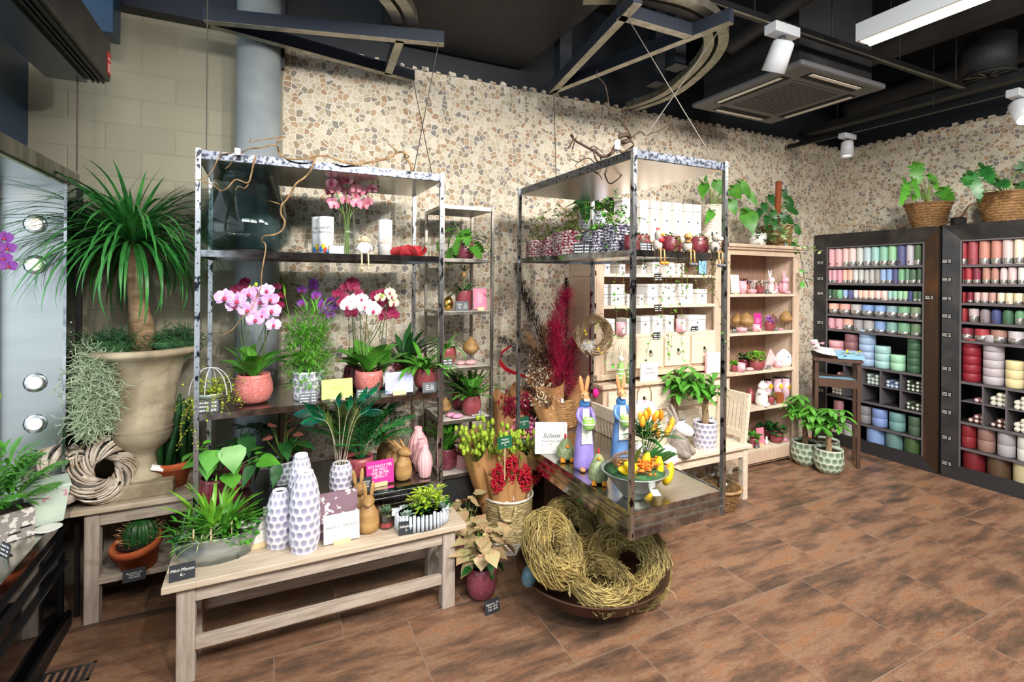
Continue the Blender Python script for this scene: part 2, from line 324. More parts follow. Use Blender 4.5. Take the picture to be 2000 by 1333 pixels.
def card(label, loc, w_, h_, mt, rz=0., tilt=-.12, txt=None, ink='ink', scale=.12, holder=True, group=None, line=1.0, shear=0, thick=.002, name='greeting_card'):
    t = thing(name, label, 'card', loc, rz, group)
    z0 = .008 if holder else 0
    b = build('card_sheet', M().box(-w_ / 2, w_ / 2, -thick, thick, z0, z0 + h_), mt, t); b.rotation_euler = (tilt, 0, 0)
    if holder: build('wooden_holder', M().box(-w_ * .24, w_ * .24, -.014, .014, 0, .022), 'pale_block', t, bev=.002)
    if txt:
        o = lettering(t, txt, h_ * scale, ink, Matrix.Rotation(tilt, 3, 'X') @ V((0, -thick - .0008, z0 + h_ * .55)), (PI / 2 + tilt, 0, 0), line=line, shear=shear)
        bw = max(v.co.x for v in o.data.vertices) - min(v.co.x for v in o.data.vertices)
        if bw > w_ * .86: o.scale.x = w_ * .86 / bw
    return t
# ---------------- pots and plants ----------------
POTS = {
 'belly': lambda r, h: [(r * .62, 0), (r * .86, h * .12), (r, h * .38), (r * .98, h * .6), (r * .86, h * .92), (r * .84, h), (r * .78, h), (r * .76, h * .86)],
 'bowl': lambda r, h: [(r * .55, 0), (r * .85, h * .15), (r, h * .45), (r * .97, h * .8), (r * .93, h), (r * .88, h), (r * .86, h * .86)],
 'cyl': lambda r, h: [(r * .8, 0), (r * .9, h * .05), (r * .98, h * .5), (r, h * .97), (r * .98, h), (r * .93, h), (r * .92, h * .86)],
 'terra': lambda r, h: [(r * .66, 0), (r * .88, h * .74), (r * .99, h * .745), (r, h * .98), (r * .97, h), (r * .9, h), (r * .88, h * .86)],
 'cube': lambda r, h: [(r * .9, 0), (r, h * .1), (r, h * .95), (r * .97, h), (r * .92, h), (r * .9, h * .86)]}
def pot(t, kind, r, h, mt, n=24, soil='soil', scal=False, name='pot', sx=1, sy=1):
    if scal:  # honeycomb of pressed scales
        k = 13; rows = max(4, int(h / (2 * PI * r / k) * 1.1))
        prof = []; base = POTS[kind](r, h)
        def rad(z):
            for (a, za), (b, zb) in zip(base[:5], base[1:6]):
                if za <= z <= zb: return a + (b - a) * (z - za) / max(1e-6, zb - za)
            return r
        nz = rows * 6
        prof = [(rad(h * .96 * j / nz), h * .96 * j / nz) for j in range(nz + 1)] + base[-3:]
        def fn(tt, z, q):
            if q < r * .9 and z > h * .8: return q
            row = z / (h * .96) * rows; ph = .5 * (int(row) % 2); u = (tt / (2 * PI) * k + ph) % 1 - .5; vv = row % 1 - .5
            dd = math.sqrt(u * u + vv * vv); return q * (1 - .075 * max(0, 1 - (dd / .56) ** 2)) if z < h * .93 else q
        m = M().lathe(prof, k * 8, fn=fn, sx=sx, sy=sy)
    else: m = M().lathe(POTS[kind](r, h), n, sx=sx, sy=sy)
    p = build(name, m, mt, t, smooth=True)
    if soil: build('soil', M().disc((0, 0, h * .88), r * .9, 16, sx, sy), soil, t)
    return p
def hdir(a, el): return V((math.cos(a) * math.cos(el), math.sin(a) * math.cos(el), math.sin(el)))
def tuft(m, c, n, L, W, el=(.3, 1.3), arch=1.2, prof='strap', seg=6, spread=.01, rn=RN, az=(0, 2 * PI), fold=.3):
    for k in range(n):
        a = rn.uniform(*az); e = rn.uniform(*el); l = L * rn.uniform(.65, 1.05)
        m.blade(V(c) + V((math.cos(a), math.sin(a), 0)) * spread * rn.random(), hdir(a, e), l, W * rn.uniform(.75, 1.1), arch * rn.uniform(.6, 1.2), prof, seg, fold)
    return m
def fronds(m, c, n, L, el=(.5, 1.4), arch=1., lw=.012, ll=.09, pairs=9, rn=RN, prof='lance', spread=.01, az=(0, 2 * PI), start=.25):
    """feathered palm or fern fronds"""
    for k in range(n):
        a = rn.uniform(*az); d = hdir(a, rn.uniform(*el)); p = V(c) + V((math.cos(a), math.sin(a), 0)) * spread; l = L * rn.uniform(.7, 1.05)
        ax = d.cross(V((0, 0, 1))); ax = ax.normalized() if ax.length > 1e-3 else V((1, 0, 0)); pts = [p.copy()]; ns = pairs + 3; ar = arch * rn.uniform(.7, 1.2)
        for j in range(ns):
            p = p + d * (l / ns); d = Matrix.Rotation(-ar / ns, 3, ax) @ d; pts.append(p.copy())
            tt = (j + 1) / ns
            if tt > start:
                up = ax.cross(d); q = math.sin(PI * min(1, (tt - start) / (1 - start) * .8 + .2)) * ll
                for sg in (-1, 1):
                    m.blade(p, d * .75 + ax * sg * .8 + up * .1, q, lw, .5, prof, 3, .2)
        m.tube(pts, [.002 * (1 - .7 * j / len(pts)) for j in range(len(pts))], 3, cap=False)
    return m
def broad(m, st, c, specs, prof='heart', r=.0025, droop=.9, rn=RN, fold=.12):
    """leaves on stalks: specs = (azimuth, elevation, stalk, length, width); stalks go to st"""
    for a, e, sl, L, W in specs:
        d = hdir(a, e); c0 = V(c); mid = c0 + d * sl * .55; tip = c0 + d * sl - V((0, 0, .12 * sl)); pts = smooth_path([c0, mid, tip], 1)
        st.tube(pts, r, 4, cap=False)
        ld = hdir(a + rn.uniform(-.3, .3), rn.uniform(-.9, .1) if e > .4 else rn.uniform(-1.2, -.3))
        m.blade(tip, ld, L, W, droop * rn.uniform(.5, 1.1), prof, 10 if prof in ('mon', 'fern') else 6, fold, rn.uniform(-.4, .4))
        if prof in ('heart', 'mon'):  # rounded lobes behind the stalk
            m.blade(tip, -ld * .4 + ld.cross(V((0, 0, 1))) * .9, L * .3, W * .34, -.2, 'round', 4, .05)
            m.blade(tip, -ld * .4 - ld.cross(V((0, 0, 1))) * .9, L * .3, W * .34, -.2, 'round', 4, .05)
def rspecs(n, e, sl, L, W, rn=RN, az=(0, 2 * PI)):
    return [(az[0] + (az[1] - az[0]) * (k + rn.random()) / n, rn.uniform(*e), rn.uniform(*sl), L * rn.uniform(.75, 1.1), W * rn.uniform(.75, 1.1)) for k in range(n)]
def bushy(m, c, n, rad, L, W, flat=1., prof='lance', rn=RN, arch=.5, el=(-.3, 1.)):
    for k in range(n):
        a = rn.uniform(0, 2 * PI); q = math.sqrt(rn.random()); z = rn.uniform(-1, 1)
        p = V(c) + V((math.cos(a) * rad * q * math.sqrt(1 - z * z * .6), math.sin(a) * rad * q * math.sqrt(1 - z * z * .6), z * rad * flat))
        m.blade(p, hdir(a + rn.uniform(-.8, .8), rn.uniform(*el)), L * rn.uniform(.6, 1.1), W * rn.uniform(.7, 1.1), arch, prof, 3, .2)
    return m
def vines(m, st, starts, L, leaf, n=14, rn=RN, drop=1., wob=.02, prof='round', r=.0009):
    for p0, d0 in starts:
        p = V(p0); d = V(d0).normalized(); pts = [p.copy()]; ns = n
        for j in range(ns):
            d = (d + V((rn.uniform(-.5, .5), rn.uniform(-.5, .5), rn.uniform(-.4, .3) - .35 * drop))).normalized(); p = p + d * L / ns; pts.append(p.copy())
            for q in range(2): m.blade(p, V((rn.uniform(-1, 1), rn.uniform(-1, 1), rn.uniform(-.6, .6))), leaf * rn.uniform(.7, 1.1), leaf * .8, .4, prof, 3, .1)
        st.tube(pts, r, 3, cap=False)
def rosette(m, c, r, n=18, el=(.1, 1.3), w=.35, rn=RN, prof='lance', arch=-.3):
    for k in range(n):
        t = k / n; m.blade(c, hdir(k * 2.4, el[0] + (el[1] - el[0]) * t), r * (1.05 - .55 * t), r * w, arch, prof, 4, .35)
    return m
def ring_strands(m, c, R_, r, n, nrm=(0, 0, 1), th=.002, rn=RN, seg=14, arc=(2.2, 5.5), loose=.3, flat=1.):
    q = V((0, 0, 1)).rotation_difference(V(nrm).normalized()).to_matrix()
    for k in range(n):
        a0 = rn.uniform(0, 2 * PI); al = rn.uniform(*arc); ph = rn.uniform(0, 2 * PI); tw = rn.uniform(-1.5, 1.5); rr = r * rn.uniform(.55, 1.08); pts = []
        lo = rn.uniform(0, loose) * r
        for j in range(seg + 1):
            t = j / seg; a = a0 + al * t; b = ph + tw * t * 3; e = rr + lo * (2 * t - 1) ** 6 * 2
            pts.append(V(c) + q @ V(((R_ + e * math.cos(b)) * math.cos(a), (R_ + e * math.cos(b)) * math.sin(a), e * math.sin(b) * flat)))
        m.tube(pts, th * rn.uniform(.7, 1.3), 3, cap=False)
    return m
def orchid_flower(m, lip, p, face, s, rn=RN):
    face = V(face).normalized(); sd = face.cross(V((0, 0, 1))).normalized(); up = sd.cross(face)
    for ang, L, W, pr in ((PI / 2, 1, .62, 'lance'), (PI / 2 + 2.2, .95, .55, 'lance'), (PI / 2 - 2.2, .95, .55, 'lance'), (.25, 1.05, 1.1, 'round'), (PI - .25, 1.05, 1.1, 'round')):
        d = sd * math.cos(ang) + up * math.sin(ang); m.blade(V(p) + face * (.06 * s if pr == 'round' else 0), d + face * .2, s * L * .52, s * W * .55, .25, pr, 4, .1, 0, d.cross(face))
    lip.ell(V(p) + face * s * .12 - up * s * .08, (s * .1, s * .1, s * .13), 6, 4)
def blossom(t, p, face, s, fm, lm):
    m, l = M(), M(); orchid_flower(m, l, p, face, s); b = build('blossom', m, fm, t); build('blossom_lip', l, lm, b, smooth=True)
def basket_body(m, prof, rows, n=40, amp=.06, sx=1, sy=1, horiz=True, c=(0, 0, 0)):
    h = prof[-1][1]
    def rad(z):
        for (a, za), (b, zb) in zip(prof, prof[1:]):
            if za <= z <= zb + 1e-9: return a + (b - a) * (z - za) / max(1e-9, zb - za)
        return prof[-1][0]
    rr = rows * 4; pr = [(rad(h * j / rr), h * j / rr) for j in range(rr + 1)]
    def fn(t, z, q):
        row = int(z / h * rows * .9999); fr = (z / h * rows) % 1
        wv = math.cos(t * n / 2 + PI * row) * .5 + .5
        return q * (1 + amp * (math.sin(PI * fr) * (.4 + .6 * wv if horiz else 1) - .5))
    inner = [(prof[-1][0] * .93, h), (max(.01, prof[0][0] * .9), h * .12), (1e-4, h * .12)]
    m.lathe(pr + inner, n * 2 if horiz else n, c=c, sx=sx, sy=sy, fn=fn)
    return m
# ---------------- the room ----------------
WY, WX, ST = 3.65, 6.03, 3.285      # back wall, right wall, top of the stone cladding
def mosaic(name, axis):
    m = mat(name, 'c9b894', .75); nt = m.node_tree; L = nt.links.new; b = nt.nodes['Principled BSDF']
    tc = nd(nt, 'ShaderNodeTexCoord'); sp = nd(nt, 'ShaderNodeSeparateXYZ'); cb = nd(nt, 'ShaderNodeCombineXYZ')
    L(tc.outputs['Object'], sp.inputs[0]); L(sp.outputs[axis], cb.inputs[0]); L(sp.outputs['Z'], cb.inputs[1])
    wn = nd(nt, 'ShaderNodeTexNoise', i_Scale=9.0); L(cb.outputs[0], wn.inputs['Vector'])
    mx = nd(nt, 'ShaderNodeMix', data_type='VECTOR'); mx.inputs[0].default_value = .035; L(cb.outputs[0], mx.inputs[4]); L(wn.outputs['Color'], mx.inputs[5])
    outs = []
    for ft in ('F1', 'DISTANCE_TO_EDGE'):
        v = nd(nt, 'ShaderNodeTexVoronoi', voronoi_dimensions='2D', feature=ft); v.inputs['Scale'].default_value = 28.0; v.inputs['Randomness'].default_value = .95
        L(mx.outputs[1], v.inputs['Vector']); outs.append(v)
    bwn = nd(nt, 'ShaderNodeSeparateColor'); L(outs[0].outputs['Color'], bwn.inputs[0])
    r = nd(nt, 'ShaderNodeValToRGB'); r.color_ramp.interpolation = 'CONSTANT'; els = r.color_ramp.elements
    cols = ['cbbea6', 'bcab8f', 'd2c6b0', 'a38f74', 'c3b7a0', 'cfc3ac', '9c917e', 'b89c7e', 'd8cebc', '92887a', 'c6b99e', 'a98c70', 'c2b7a0', '8a837b', 'd2c8b5', 'b8ac96']
    els[0].position = 0; els[0].color = hx(cols[0]); els[1].position = 1 / len(cols); els[1].color = hx(cols[1])
    for k in range(2, len(cols)): e = els.new(k / len(cols)); e.color = hx(cols[k])
    L(bwn.outputs[0], r.inputs[0])
    no = nd(nt, 'ShaderNodeTexNoise', i_Scale=60.0, i_Detail=4); L(tc.outputs['Object'], no.inputs['Vector'])
    m1 = nd(nt, 'ShaderNodeMix', data_type='RGBA', blend_type='OVERLAY'); m1.inputs[0].default_value = .15; L(r.outputs[0], m1.inputs[6]); L(no.outputs[0], m1.inputs[7])
    er = nd(nt, 'ShaderNodeMapRange'); er.inputs[1].default_value = .045; er.inputs[2].default_value = .085; L(outs[1].outputs['Distance'], er.inputs[0])
    m2 = nd(nt, 'ShaderNodeMix', data_type='RGBA'); m2.inputs[6].default_value = hx('e6e1d6'); L(er.outputs[0], m2.inputs[0]); L(m1.outputs[2], m2.inputs[7]); L(m2.outputs[2], b.inputs['Base Color'])
    bp = nd(nt, 'ShaderNodeBump', i_Strength=.35, i_Distance=.012); L(er.outputs[0], bp.inputs['Height']); L(bp.outputs[0], b.inputs['Normal'])
    return m
mosaic('stone_x', 'X'); mosaic('stone_y', 'Y')
def blocks():
    m = mat('block_wall', '9c9887', .8); nt = m.node_tree; L = nt.links.new; b = nt.nodes['Principled BSDF']
    tc = nd(nt, 'ShaderNodeTexCoord'); sp = nd(nt, 'ShaderNodeSeparateXYZ'); cb = nd(nt, 'ShaderNodeCombineXYZ')
    L(tc.outputs['Object'], sp.inputs[0]); L(sp.outputs['X'], cb.inputs[0]); L(sp.outputs['Z'], cb.inputs[1])
    br = nd(nt, 'ShaderNodeTexBrick'); L(cb.outputs[0], br.inputs['Vector'])
    for k, v in (('Scale', 1), ('Mortar Size', .007), ('Mortar Smooth', .6), ('Brick Width', .34), ('Row Height', .155)): br.inputs[k].default_value = v
    br.inputs['Color1'].default_value = hx('9f9a86'); br.inputs['Color2'].default_value = hx('979380'); br.inputs['Mortar'].default_value = hx('9a9682')
    L(br.outputs['Color'], b.inputs['Base Color'])
    no = nd(nt, 'ShaderNodeTexNoise', i_Scale=120.0, i_Detail=3); L(tc.outputs['Object'], no.inputs['Vector'])
    ma = nd(nt, 'ShaderNodeMath', operation='MULTIPLY_ADD'); ma.inputs[1].default_value = .35; L(no.outputs[0], ma.inputs[0])
    iv = nd(nt, 'ShaderNodeMath', operation='SUBTRACT'); iv.inputs[0].default_value = 1; L(br.outputs['Fac'], iv.inputs[1]); L(iv.outputs[0], ma.inputs[2])
    bp = nd(nt, 'ShaderNodeBump', i_Strength=.45, i_Distance=.01); L(ma.outputs[0], bp.inputs['Height']); L(bp.outputs[0], b.inputs['Normal'])
blocks()
def tiles():
    m = mat('floor_tile', '7a4a30', .34); nt = m.node_tree; L = nt.links.new; b = nt.nodes['Principled BSDF']
    tc = nd(nt, 'ShaderNodeTexCoord'); mp = nd(nt, 'ShaderNodeMapping'); mp.inputs['Location'].default_value = (-.04, -.031, 0); L(tc.outputs['Object'], mp.inputs[0])
    br = nd(nt, 'ShaderNodeTexBrick'); L(mp.outputs[0], br.inputs['Vector'])
    for k, v in (('Scale', 1), ('Mortar Size', .0022), ('Mortar Smooth', .1), ('Brick Width', .62), ('Row Height', .636)): br.inputs[k].default_value = v
    br.inputs['Color1'].default_value = (0, 0, 0, 1); br.inputs['Color2'].default_value = (1, 1, 1, 1); br.inputs['Mortar'].default_value = (.5, .5, .5, 1)
    # every tile shifts the streaky rust pattern
    ad = nd(nt, 'ShaderNodeMix', data_type='VECTOR', blend_type='ADD') if False else nd(nt, 'ShaderNodeVectorMath', operation='MULTIPLY_ADD')
    L(br.outputs['Color'], ad.inputs[0]); ad.inputs[1].default_value = (5, 7, 3); L(tc.outputs['Object'], ad.inputs[2])
    ms = nd(nt, 'ShaderNodeMapping'); ms.inputs['Scale'].default_value = (1.7, 6.5, 1); ms.inputs['Rotation'].default_value = (0, 0, .12); L(ad.outputs[0], ms.inputs[0])
    n1 = nd(nt, 'ShaderNodeTexNoise', i_Scale=1.5, i_Detail=7); n1.inputs['Roughness'].default_value = .62; L(ms.outputs[0], n1.inputs['Vector'])
    r = nd(nt, 'ShaderNodeValToRGB'); els = r.color_ramp.elements
    els[0].position = .3; els[0].color = hx('4a3a31'); els[1].position = .72; els[1].color = hx('96704f')
    for p, c in ((.42, '665041'), (.5, '805d48'), (.58, '8e7059'), (.64, '91674b')): e = els.new(p); e.color = hx(c)
    L(n1.outputs[0], r.inputs[0])
    n2 = nd(nt, 'ShaderNodeTexNoise', i_Scale=26.0, i_Detail=6); L(ms.outputs[0], n2.inputs['Vector'])
    m1 = nd(nt, 'ShaderNodeMix', data_type='RGBA', blend_type='OVERLAY'); m1.inputs[0].default_value = .5; L(r.outputs[0], m1.inputs[6]); L(n2.outputs[0], m1.inputs[7])
    m2 = nd(nt, 'ShaderNodeMix', data_type='RGBA'); L(br.outputs['Fac'], m2.inputs[0]); L(m1.outputs[2], m2.inputs[6]); m2.inputs[7].default_value = hx('8c7a6a'); L(m2.outputs[2], b.inputs['Base Color'])
    rr = nd(nt, 'ShaderNodeMapRange'); rr.inputs[3].default_value = .32; rr.inputs[4].default_value = .5; L(n2.outputs[0], rr.inputs[0]); L(rr.outputs[0], b.inputs['Roughness'])
    bp = nd(nt, 'ShaderNodeBump', i_Strength=.12, i_Distance=.004); L(n2.outputs[0], bp.inputs['Height']); L(bp.outputs[0], b.inputs['Normal'])
tiles()
struct('floor', M().box(-2.4, 6.2, -3.2, 3.8, -.1, 0), 'floor_tile')
def teeth(m, axis, a, b, y0, y1):
    rn = random.Random(5 if axis == 'X' else 9); x = a
    while x < b - .08:
        wd = rn.uniform(.035, .06); h = rn.uniform(.012, .034)
        pts = [(x, ST - .004), (x + wd, ST - .004), (x + wd - rn.uniform(0, .01), ST + h * rn.uniform(.7, 1)), (x + rn.uniform(0, .01), ST + h)]
        if axis == 'X': m.poly([(p, y0, q) for p, q in pts], (0, y1 - y0, 0))
        else: m.poly([(y0, p, q) for p, q in pts], (y1 - y0, 0, 0))
        x += wd + rn.uniform(.03, .075)
    return m
m = M().box(.085, WX + .05, WY, WY + .1, 0, ST); teeth(m, 'X', .1, WX, WY, WY + .05); struct('wall_back', m, 'stone_x')
m = M().box(WX, WX + .1, -3.2, WY + .1, 0, ST); teeth(m, 'Y', -.4, WY - .03, WX, WX + .05); struct('wall_right', m, 'stone_y')
struct('wall_back_left', M().box(-1.25, .085, WY, WY + .1, 0, ST + .02), 'block_wall')
struct('trim_1', M().box(-1.25, WX + .1, WY + .04, WY + .12, ST - .02, 4.15), 'dark_slate')
struct('trim_2', M().box(WX + .04, WX + .12, -3.2, WY + .1, ST - .02, 4.15), 'dark_slate')
struct('trim_3', M().box(-1.2, -.12, WY - .1, WY + .02, ST + .005, ST + .2), 'beam_top')
struct('wall_front', M().box(-.6, 6.2, -3.3, -3.2, 0, 4.1), 'dark_wood')
struct('ceiling', M().box(-1.3, 6.2, -3.3, 3.8, 4.1, 4.2), 'ceiling_black')
struct('wall_left', M().box(-1.32, -1.185, 3.2, WY + .02, 0, 4.1), 'navy')
struct('trim_4', M().lathe([(.125, 0), (.125, 4.1)], 28, c=(-.055, 3.55, 0)), 'concrete', smooth=True)
# ---------------- ceiling installations ----------------
tag(build('ventilation_duct', M().box(.72, 1.86, -.5, WY + .03, 3.45, 4.06), 'duct_black', bev=.03), 'large square black insulated ventilation duct running to the stone wall', 'duct')
p = aty(181, 58, 3.3)
tag(build('ceiling_box', M().box(p.x - .085, p.x + .085, 3.3, 3.45, p.z, 4.1), 'navy', bev=.004), 'dark blue boxed riser hanging at the ceiling above the pale block wall', 'ceiling box')
t = thing('air_curtain', 'black air curtain housing over the shop window, top left', 'air curtain', (-.86, 2.0, 2.72))
build('housing', M().box(-.13, .13, -1.4, 1.24, .02, .23), 'black_steel', t, bev=.012)
m = M().box(-.12, .04, -1.38, 1.22, 0, .019)
build('grille', m, 'steel_dark', t); m = M()
for k in range(3): m.box(.06 + .02 * k, .07 + .02 * k, -1.38, 1.22, .006, .019)
build('outlet_slat', m, 'iron', t)
build('red_label', M().box(.131, .1325, 1.17, 1.23, .05, .16), 'hen_red', t)['label'] = 'red warning label'
m = M()
for z in (.065, .08, .095, .125): m.box(.1326, .133, 1.178, 1.222, z, z + .008)
build('label_print', m, 'paper', t)
m = M().tube([(0, 0, 0), (0, 0, .6)], .004, 5)
p = aty(150, 335, 3.2); tag(build('rope', m, 'cord', loc=p), 'twisted cord holding the display canopy up to the air curtain', 'cord')
# hanging frames with curved rails
def bolt(m, p): m.tube([V(p) - V((0, 0, .035)), V(p) + V((0, 0, .035))], .008, 6); m.tube([V(p) - V((0, 0, .03)), V(p) - V((0, 0, .015))], .014, 6); m.tube([V(p) + V((0, 0, .015)), V(p) + V((0, 0, .03))], .014, 6)
def rail_arc(t, pts, z, o):
    pts = smooth_path([(x - o.x, y - o.y, z - o.z) for x, y in pts], 3)
    for off in (-.042, .042):
        q = []
        for j, p in enumerate(pts):
            d = (pts[min(j + 1, len(pts) - 1)] - pts[max(j - 1, 0)]).normalized(); q.append(p + V((-d.y, d.x, 0)) * off)
        m = M()
        for a, b in zip(q, q[1:]): m.beam(a, b + (b - a) * .05, .06, .05)
        build('curved_rail', m, 'galv', t)
def beams(t, o, lst, z):
    for a, b in lst:
        a, b = V((a[0], a[1], z)) - o, V((b[0], b[1], z)) - o
        build('beam', M().beam(a, b, .05, .07).beam(a - V((0, 0, .0355)), b - V((0, 0, .0355)), .052, .004), 'beam_top', t)
        build('beam_underside', M().beam(a - V((0, 0, .0385)), b - V((0, 0, .0385)), .05, .003), 'galv', t)
o = V((.3, 3.2, 3.2)); t = thing('swivel_frame', 'triangular steel swivel frame on the ceiling above the hanging shelf with the smoke glass vase', 'ceiling frame', o)
beams(t, o, [((-.322, 3.27), (.95, 2.935)), ((-.30, 3.31), (.93, 3.575)), ((.70, 3.0), (.742, 3.53))], 3.2)
rail_arc(t, [(.0, 2.35), (.35, 2.45), (.59, 2.72), (.69, 2.87), (.74, 3.02)], 3.27, o)
m = M(); [bolt(m, V(q) - o) for q in ((.72, 3.0, 3.2), (.742, 3.53, 3.2), (.9, 2.95, 3.2))]; build('bolt', m, 'steel', t)
build('hanger_bracket', M().box(-.33, -.21, .33, .38, -.12, .88), 'dark_slate', t)
o = V((2.0, 2.6, 3.2)); t = thing('swivel_frame', 'triangular steel swivel frame above the hanging shelf with the rabbit ladies', 'ceiling frame', o)
beams(t, o, [((1.93, 3.32), (1.69, 2.05)), ((1.93, 3.32), (2.27, 1.97)), ((1.69, 2.2), (2.19, 2.2))], 3.2)
rail_arc(t, [(2.86, 3.54), (2.93, 3.15), (2.74, 2.615), (2.57, 2.34), (2.386, 2.19), (2.1, 2.08), (1.75, 2.12), (1.5, 2.25)], 3.27, o)
m = M(); [bolt(m, V(q) - o) for q in ((1.92, 3.27, 3.23), (1.73, 2.2, 3.2), (2.2, 2.2, 3.2), (2.86, 3.5, 3.3), (2.92, 3.3, 3.3))]; build('bolt', m, 'steel', t)
for a, b, z in ((1.95, 3.2, 0), (2.62, 2.75, .04), (2.75, 3.1, .06)):
    build('hanger_post', M().box(a - o.x - .05, a - o.x + .05, b - o.y - .04, b - o.y + .04, z + .04, .9).box(a - o.x - .06, a - o.x + .06, b - o.y - .06, b - o.y + .06, z + .03, z + .045), 'dark_slate', t)
# spotlight rails
t = thing('light_rail', 'black spotlight rail running across the shop ceiling', 'light rail', (1.9, 2.13, 3.36))
build('rail', M().box(0, 3.2, -.02, .02, -.02, .02), 'rail_black', t); build('rail_lip', M().box(0, 3.2, -.022, -.012, -.024, -.019), 'galv', t)
for x in (.75, 1.5, 2.3, 3.1): build('suspension_rod', M().tube([(x, 0, .02), (x, 0, .74)], .004, 5), 'iron', t)
t = thing('light_rail', 'black spotlight rail along the right stone wall above the candle cabinets', 'light rail', (5.04, 1.0, 3.2))
build('rail', M().box(-.018, .018, 0, 2.62, -.02, .02), 'rail_black', t)
for y in (.6, 1.3, 2.1): build('suspension_rod', M().tube([(0, y, .02), (0, y, .9)], .003, 5), 'iron', t)
t = thing('cable_tray', 'perforated dark cable tray under the ceiling along the right wall', 'cable tray', (5.28, 1.0, 3.36))
build('tray', M().box(-.004, .0, 0, 2.6, 0, .07).box(0, .12, 0, 2.6, 0, .004).box(.116, .12, 0, 2.6, 0, .07), 'duct_black', t)
m = M()
for k in range(30): m.box(-.006, -.004, .05 + k * .085, .085 + k * .085, .03, .04)
build('perforation', m, 'ceiling_black', t)
def spot_head(label, p, aim, lit=True, s=1.):
    t = thing('track_spotlight', label, 'spotlight', p)
    build('adapter', M().box(-.09 * s, .09 * s, -.035 * s, .035 * s, -.05 * s, 0), 'white_lamp', t, bev=.006)
    build('pivot', M().tube([(0, 0, -.05 * s), (0, 0, -.1 * s)], .016 * s, 10), 'steel', t, smooth=True)
    q = (V(aim) - V(p)).normalized().to_track_quat('-Z', 'Y')
    h = build('lamp_head', M().lathe([(.035 * s, .03 * s), (.05 * s, .02 * s), (.052 * s, 0), (.056 * s, -.12 * s), (.048 * s, -.12 * s), (.044 * s, -.09 * s)], 24), 'white_lamp', t, smooth=True)
    h.location = (0, 0, -.1 * s); h.rotation_mode = 'QUATERNION'; h.rotation_quaternion = q
    l = build('lamp_lens', M().disc((0, 0, -.1 * s), .043 * s, 20), 'lamp_glow' if lit else 'steel', t); l.location = (0, 0, -.1 * s); l.rotation_mode = 'QUATERNION'; l.rotation_quaternion = q
p = atz(1528, 52, 3.34); spot_head('white track spotlight on the rail beside the air conditioning cassette', p, (3.0, 3.3, 1.0), False, 1.25)
p = atz(1655, 262, 3.18); spot_head('small white track spotlight near the corner of the stone walls', p, (4.7, 2.9, 0), True, 1.0)
p = atz(1990, 178, 3.18); spot_head('glaring white track spotlight at the right edge above the candle cabinets', p, (4.2, .7, 1.2), True, 1.15)
# ceiling cassette
t = thing('air_conditioner', 'square grey air conditioning cassette with a perforated grille in the ceiling', 'air conditioner', (3.685, 2.69, 3.2))
build('panel', M().box(-.49, .49, -.49, .49, 0, .045), 'ac_grey', t, bev=.02); build('body', M().box(-.42, .42, -.42, .42, .045, .8), 'duct_black', t)
m = M()
for k in range(22):
    for j in range(22): x, y = -.26 + k * .0248, -.26 + j * .0248; m.box(x - .005, x + .005, y - .005, y + .005, -.007, -.004)
g = build('intake_grille', M().box(-.29, .29, -.29, .29, -.004, .001), 'ac_grey', t, bev=.002); build('grille_hole', m, 'iron', g)
for a in range(4):
    m = M().box(-.3, .3, -.43, -.34, -.003, .001); b = build('louvre_slot', m, 'ceiling_black', t); b.rotation_euler = (0, 0, a * PI / 2)
    m = M().box(-.28, .28, -.425, -.395, -.008, -.003); e = build('louvre_flap', m, 'frost', b)
# linear lamp and pipes
t = thing('linear_lamp', 'long white linear pendant lamp hanging under the black ceiling, top right', 'lamp', (3.45, .6, 3.3))
build('housing', M().box(-.05, .05, 0, 1.38, 0, .115), 'white_lamp', t, bev=.003); build('light_strip', M().box(.055, .075, 0, 1.36, -.012, .01).box(-.03, .055, .02, 1.36, -.006, -.001), 'lamp_soft', t)
for y in (.3, 1.2): build('suspension_wire', M().tube([(0, y, .115), (0, y, .8)], .003, 4), 'iron', t)
for pts, r, lb in (([(3.1, 2.7, 3.5), (3.05, 2.2, 3.56), (3.0, 1.0, 3.62), (3.0, -.4, 3.62)], .06, 'black ventilation hose running beside the linear lamp'), ([(4.6, 3.4, 3.75), (4.6, 1.0, 3.75), (4.6, -.5, 3.75)], .16, 'thick round black pipe under the ceiling right of the linear lamp'), ([(5.7, 3.4, 3.66), (5.6, 2.4, 3.66), (5.45, 1.2, 3.66), (5.3, .2, 3.66)], .1, 'round black pipe near the right wall above the cable tray')):
    tag(build('ventilation_pipe', M().tube(smooth_path(pts, 2), r, 14), 'duct_black', smooth=True), lb, 'pipe')
p = atz(1930, 150, 3.42); t = thing('ceiling_vent', 'round grey ceiling vent with spokes at the end of the spotlight rail', 'vent', p)
m = M(); [m.beam((0, 0, 0), (.17 * math.cos(a), .17 * math.sin(a), 0), .012, .006) for a in [k * PI / 4 for k in range(8)]]
build('spoke', m, 'galv', t); build('rim', M().tube([(.17 * math.cos(k * PI / 12), .17 * math.sin(k * PI / 12), 0) for k in range(24)], .012, 6, closed=True), 'duct_black', t, smooth=True); build('vent_body', M().lathe([(.17, .01), (.17, .3)], 24), 'duct_black', t, smooth=True)
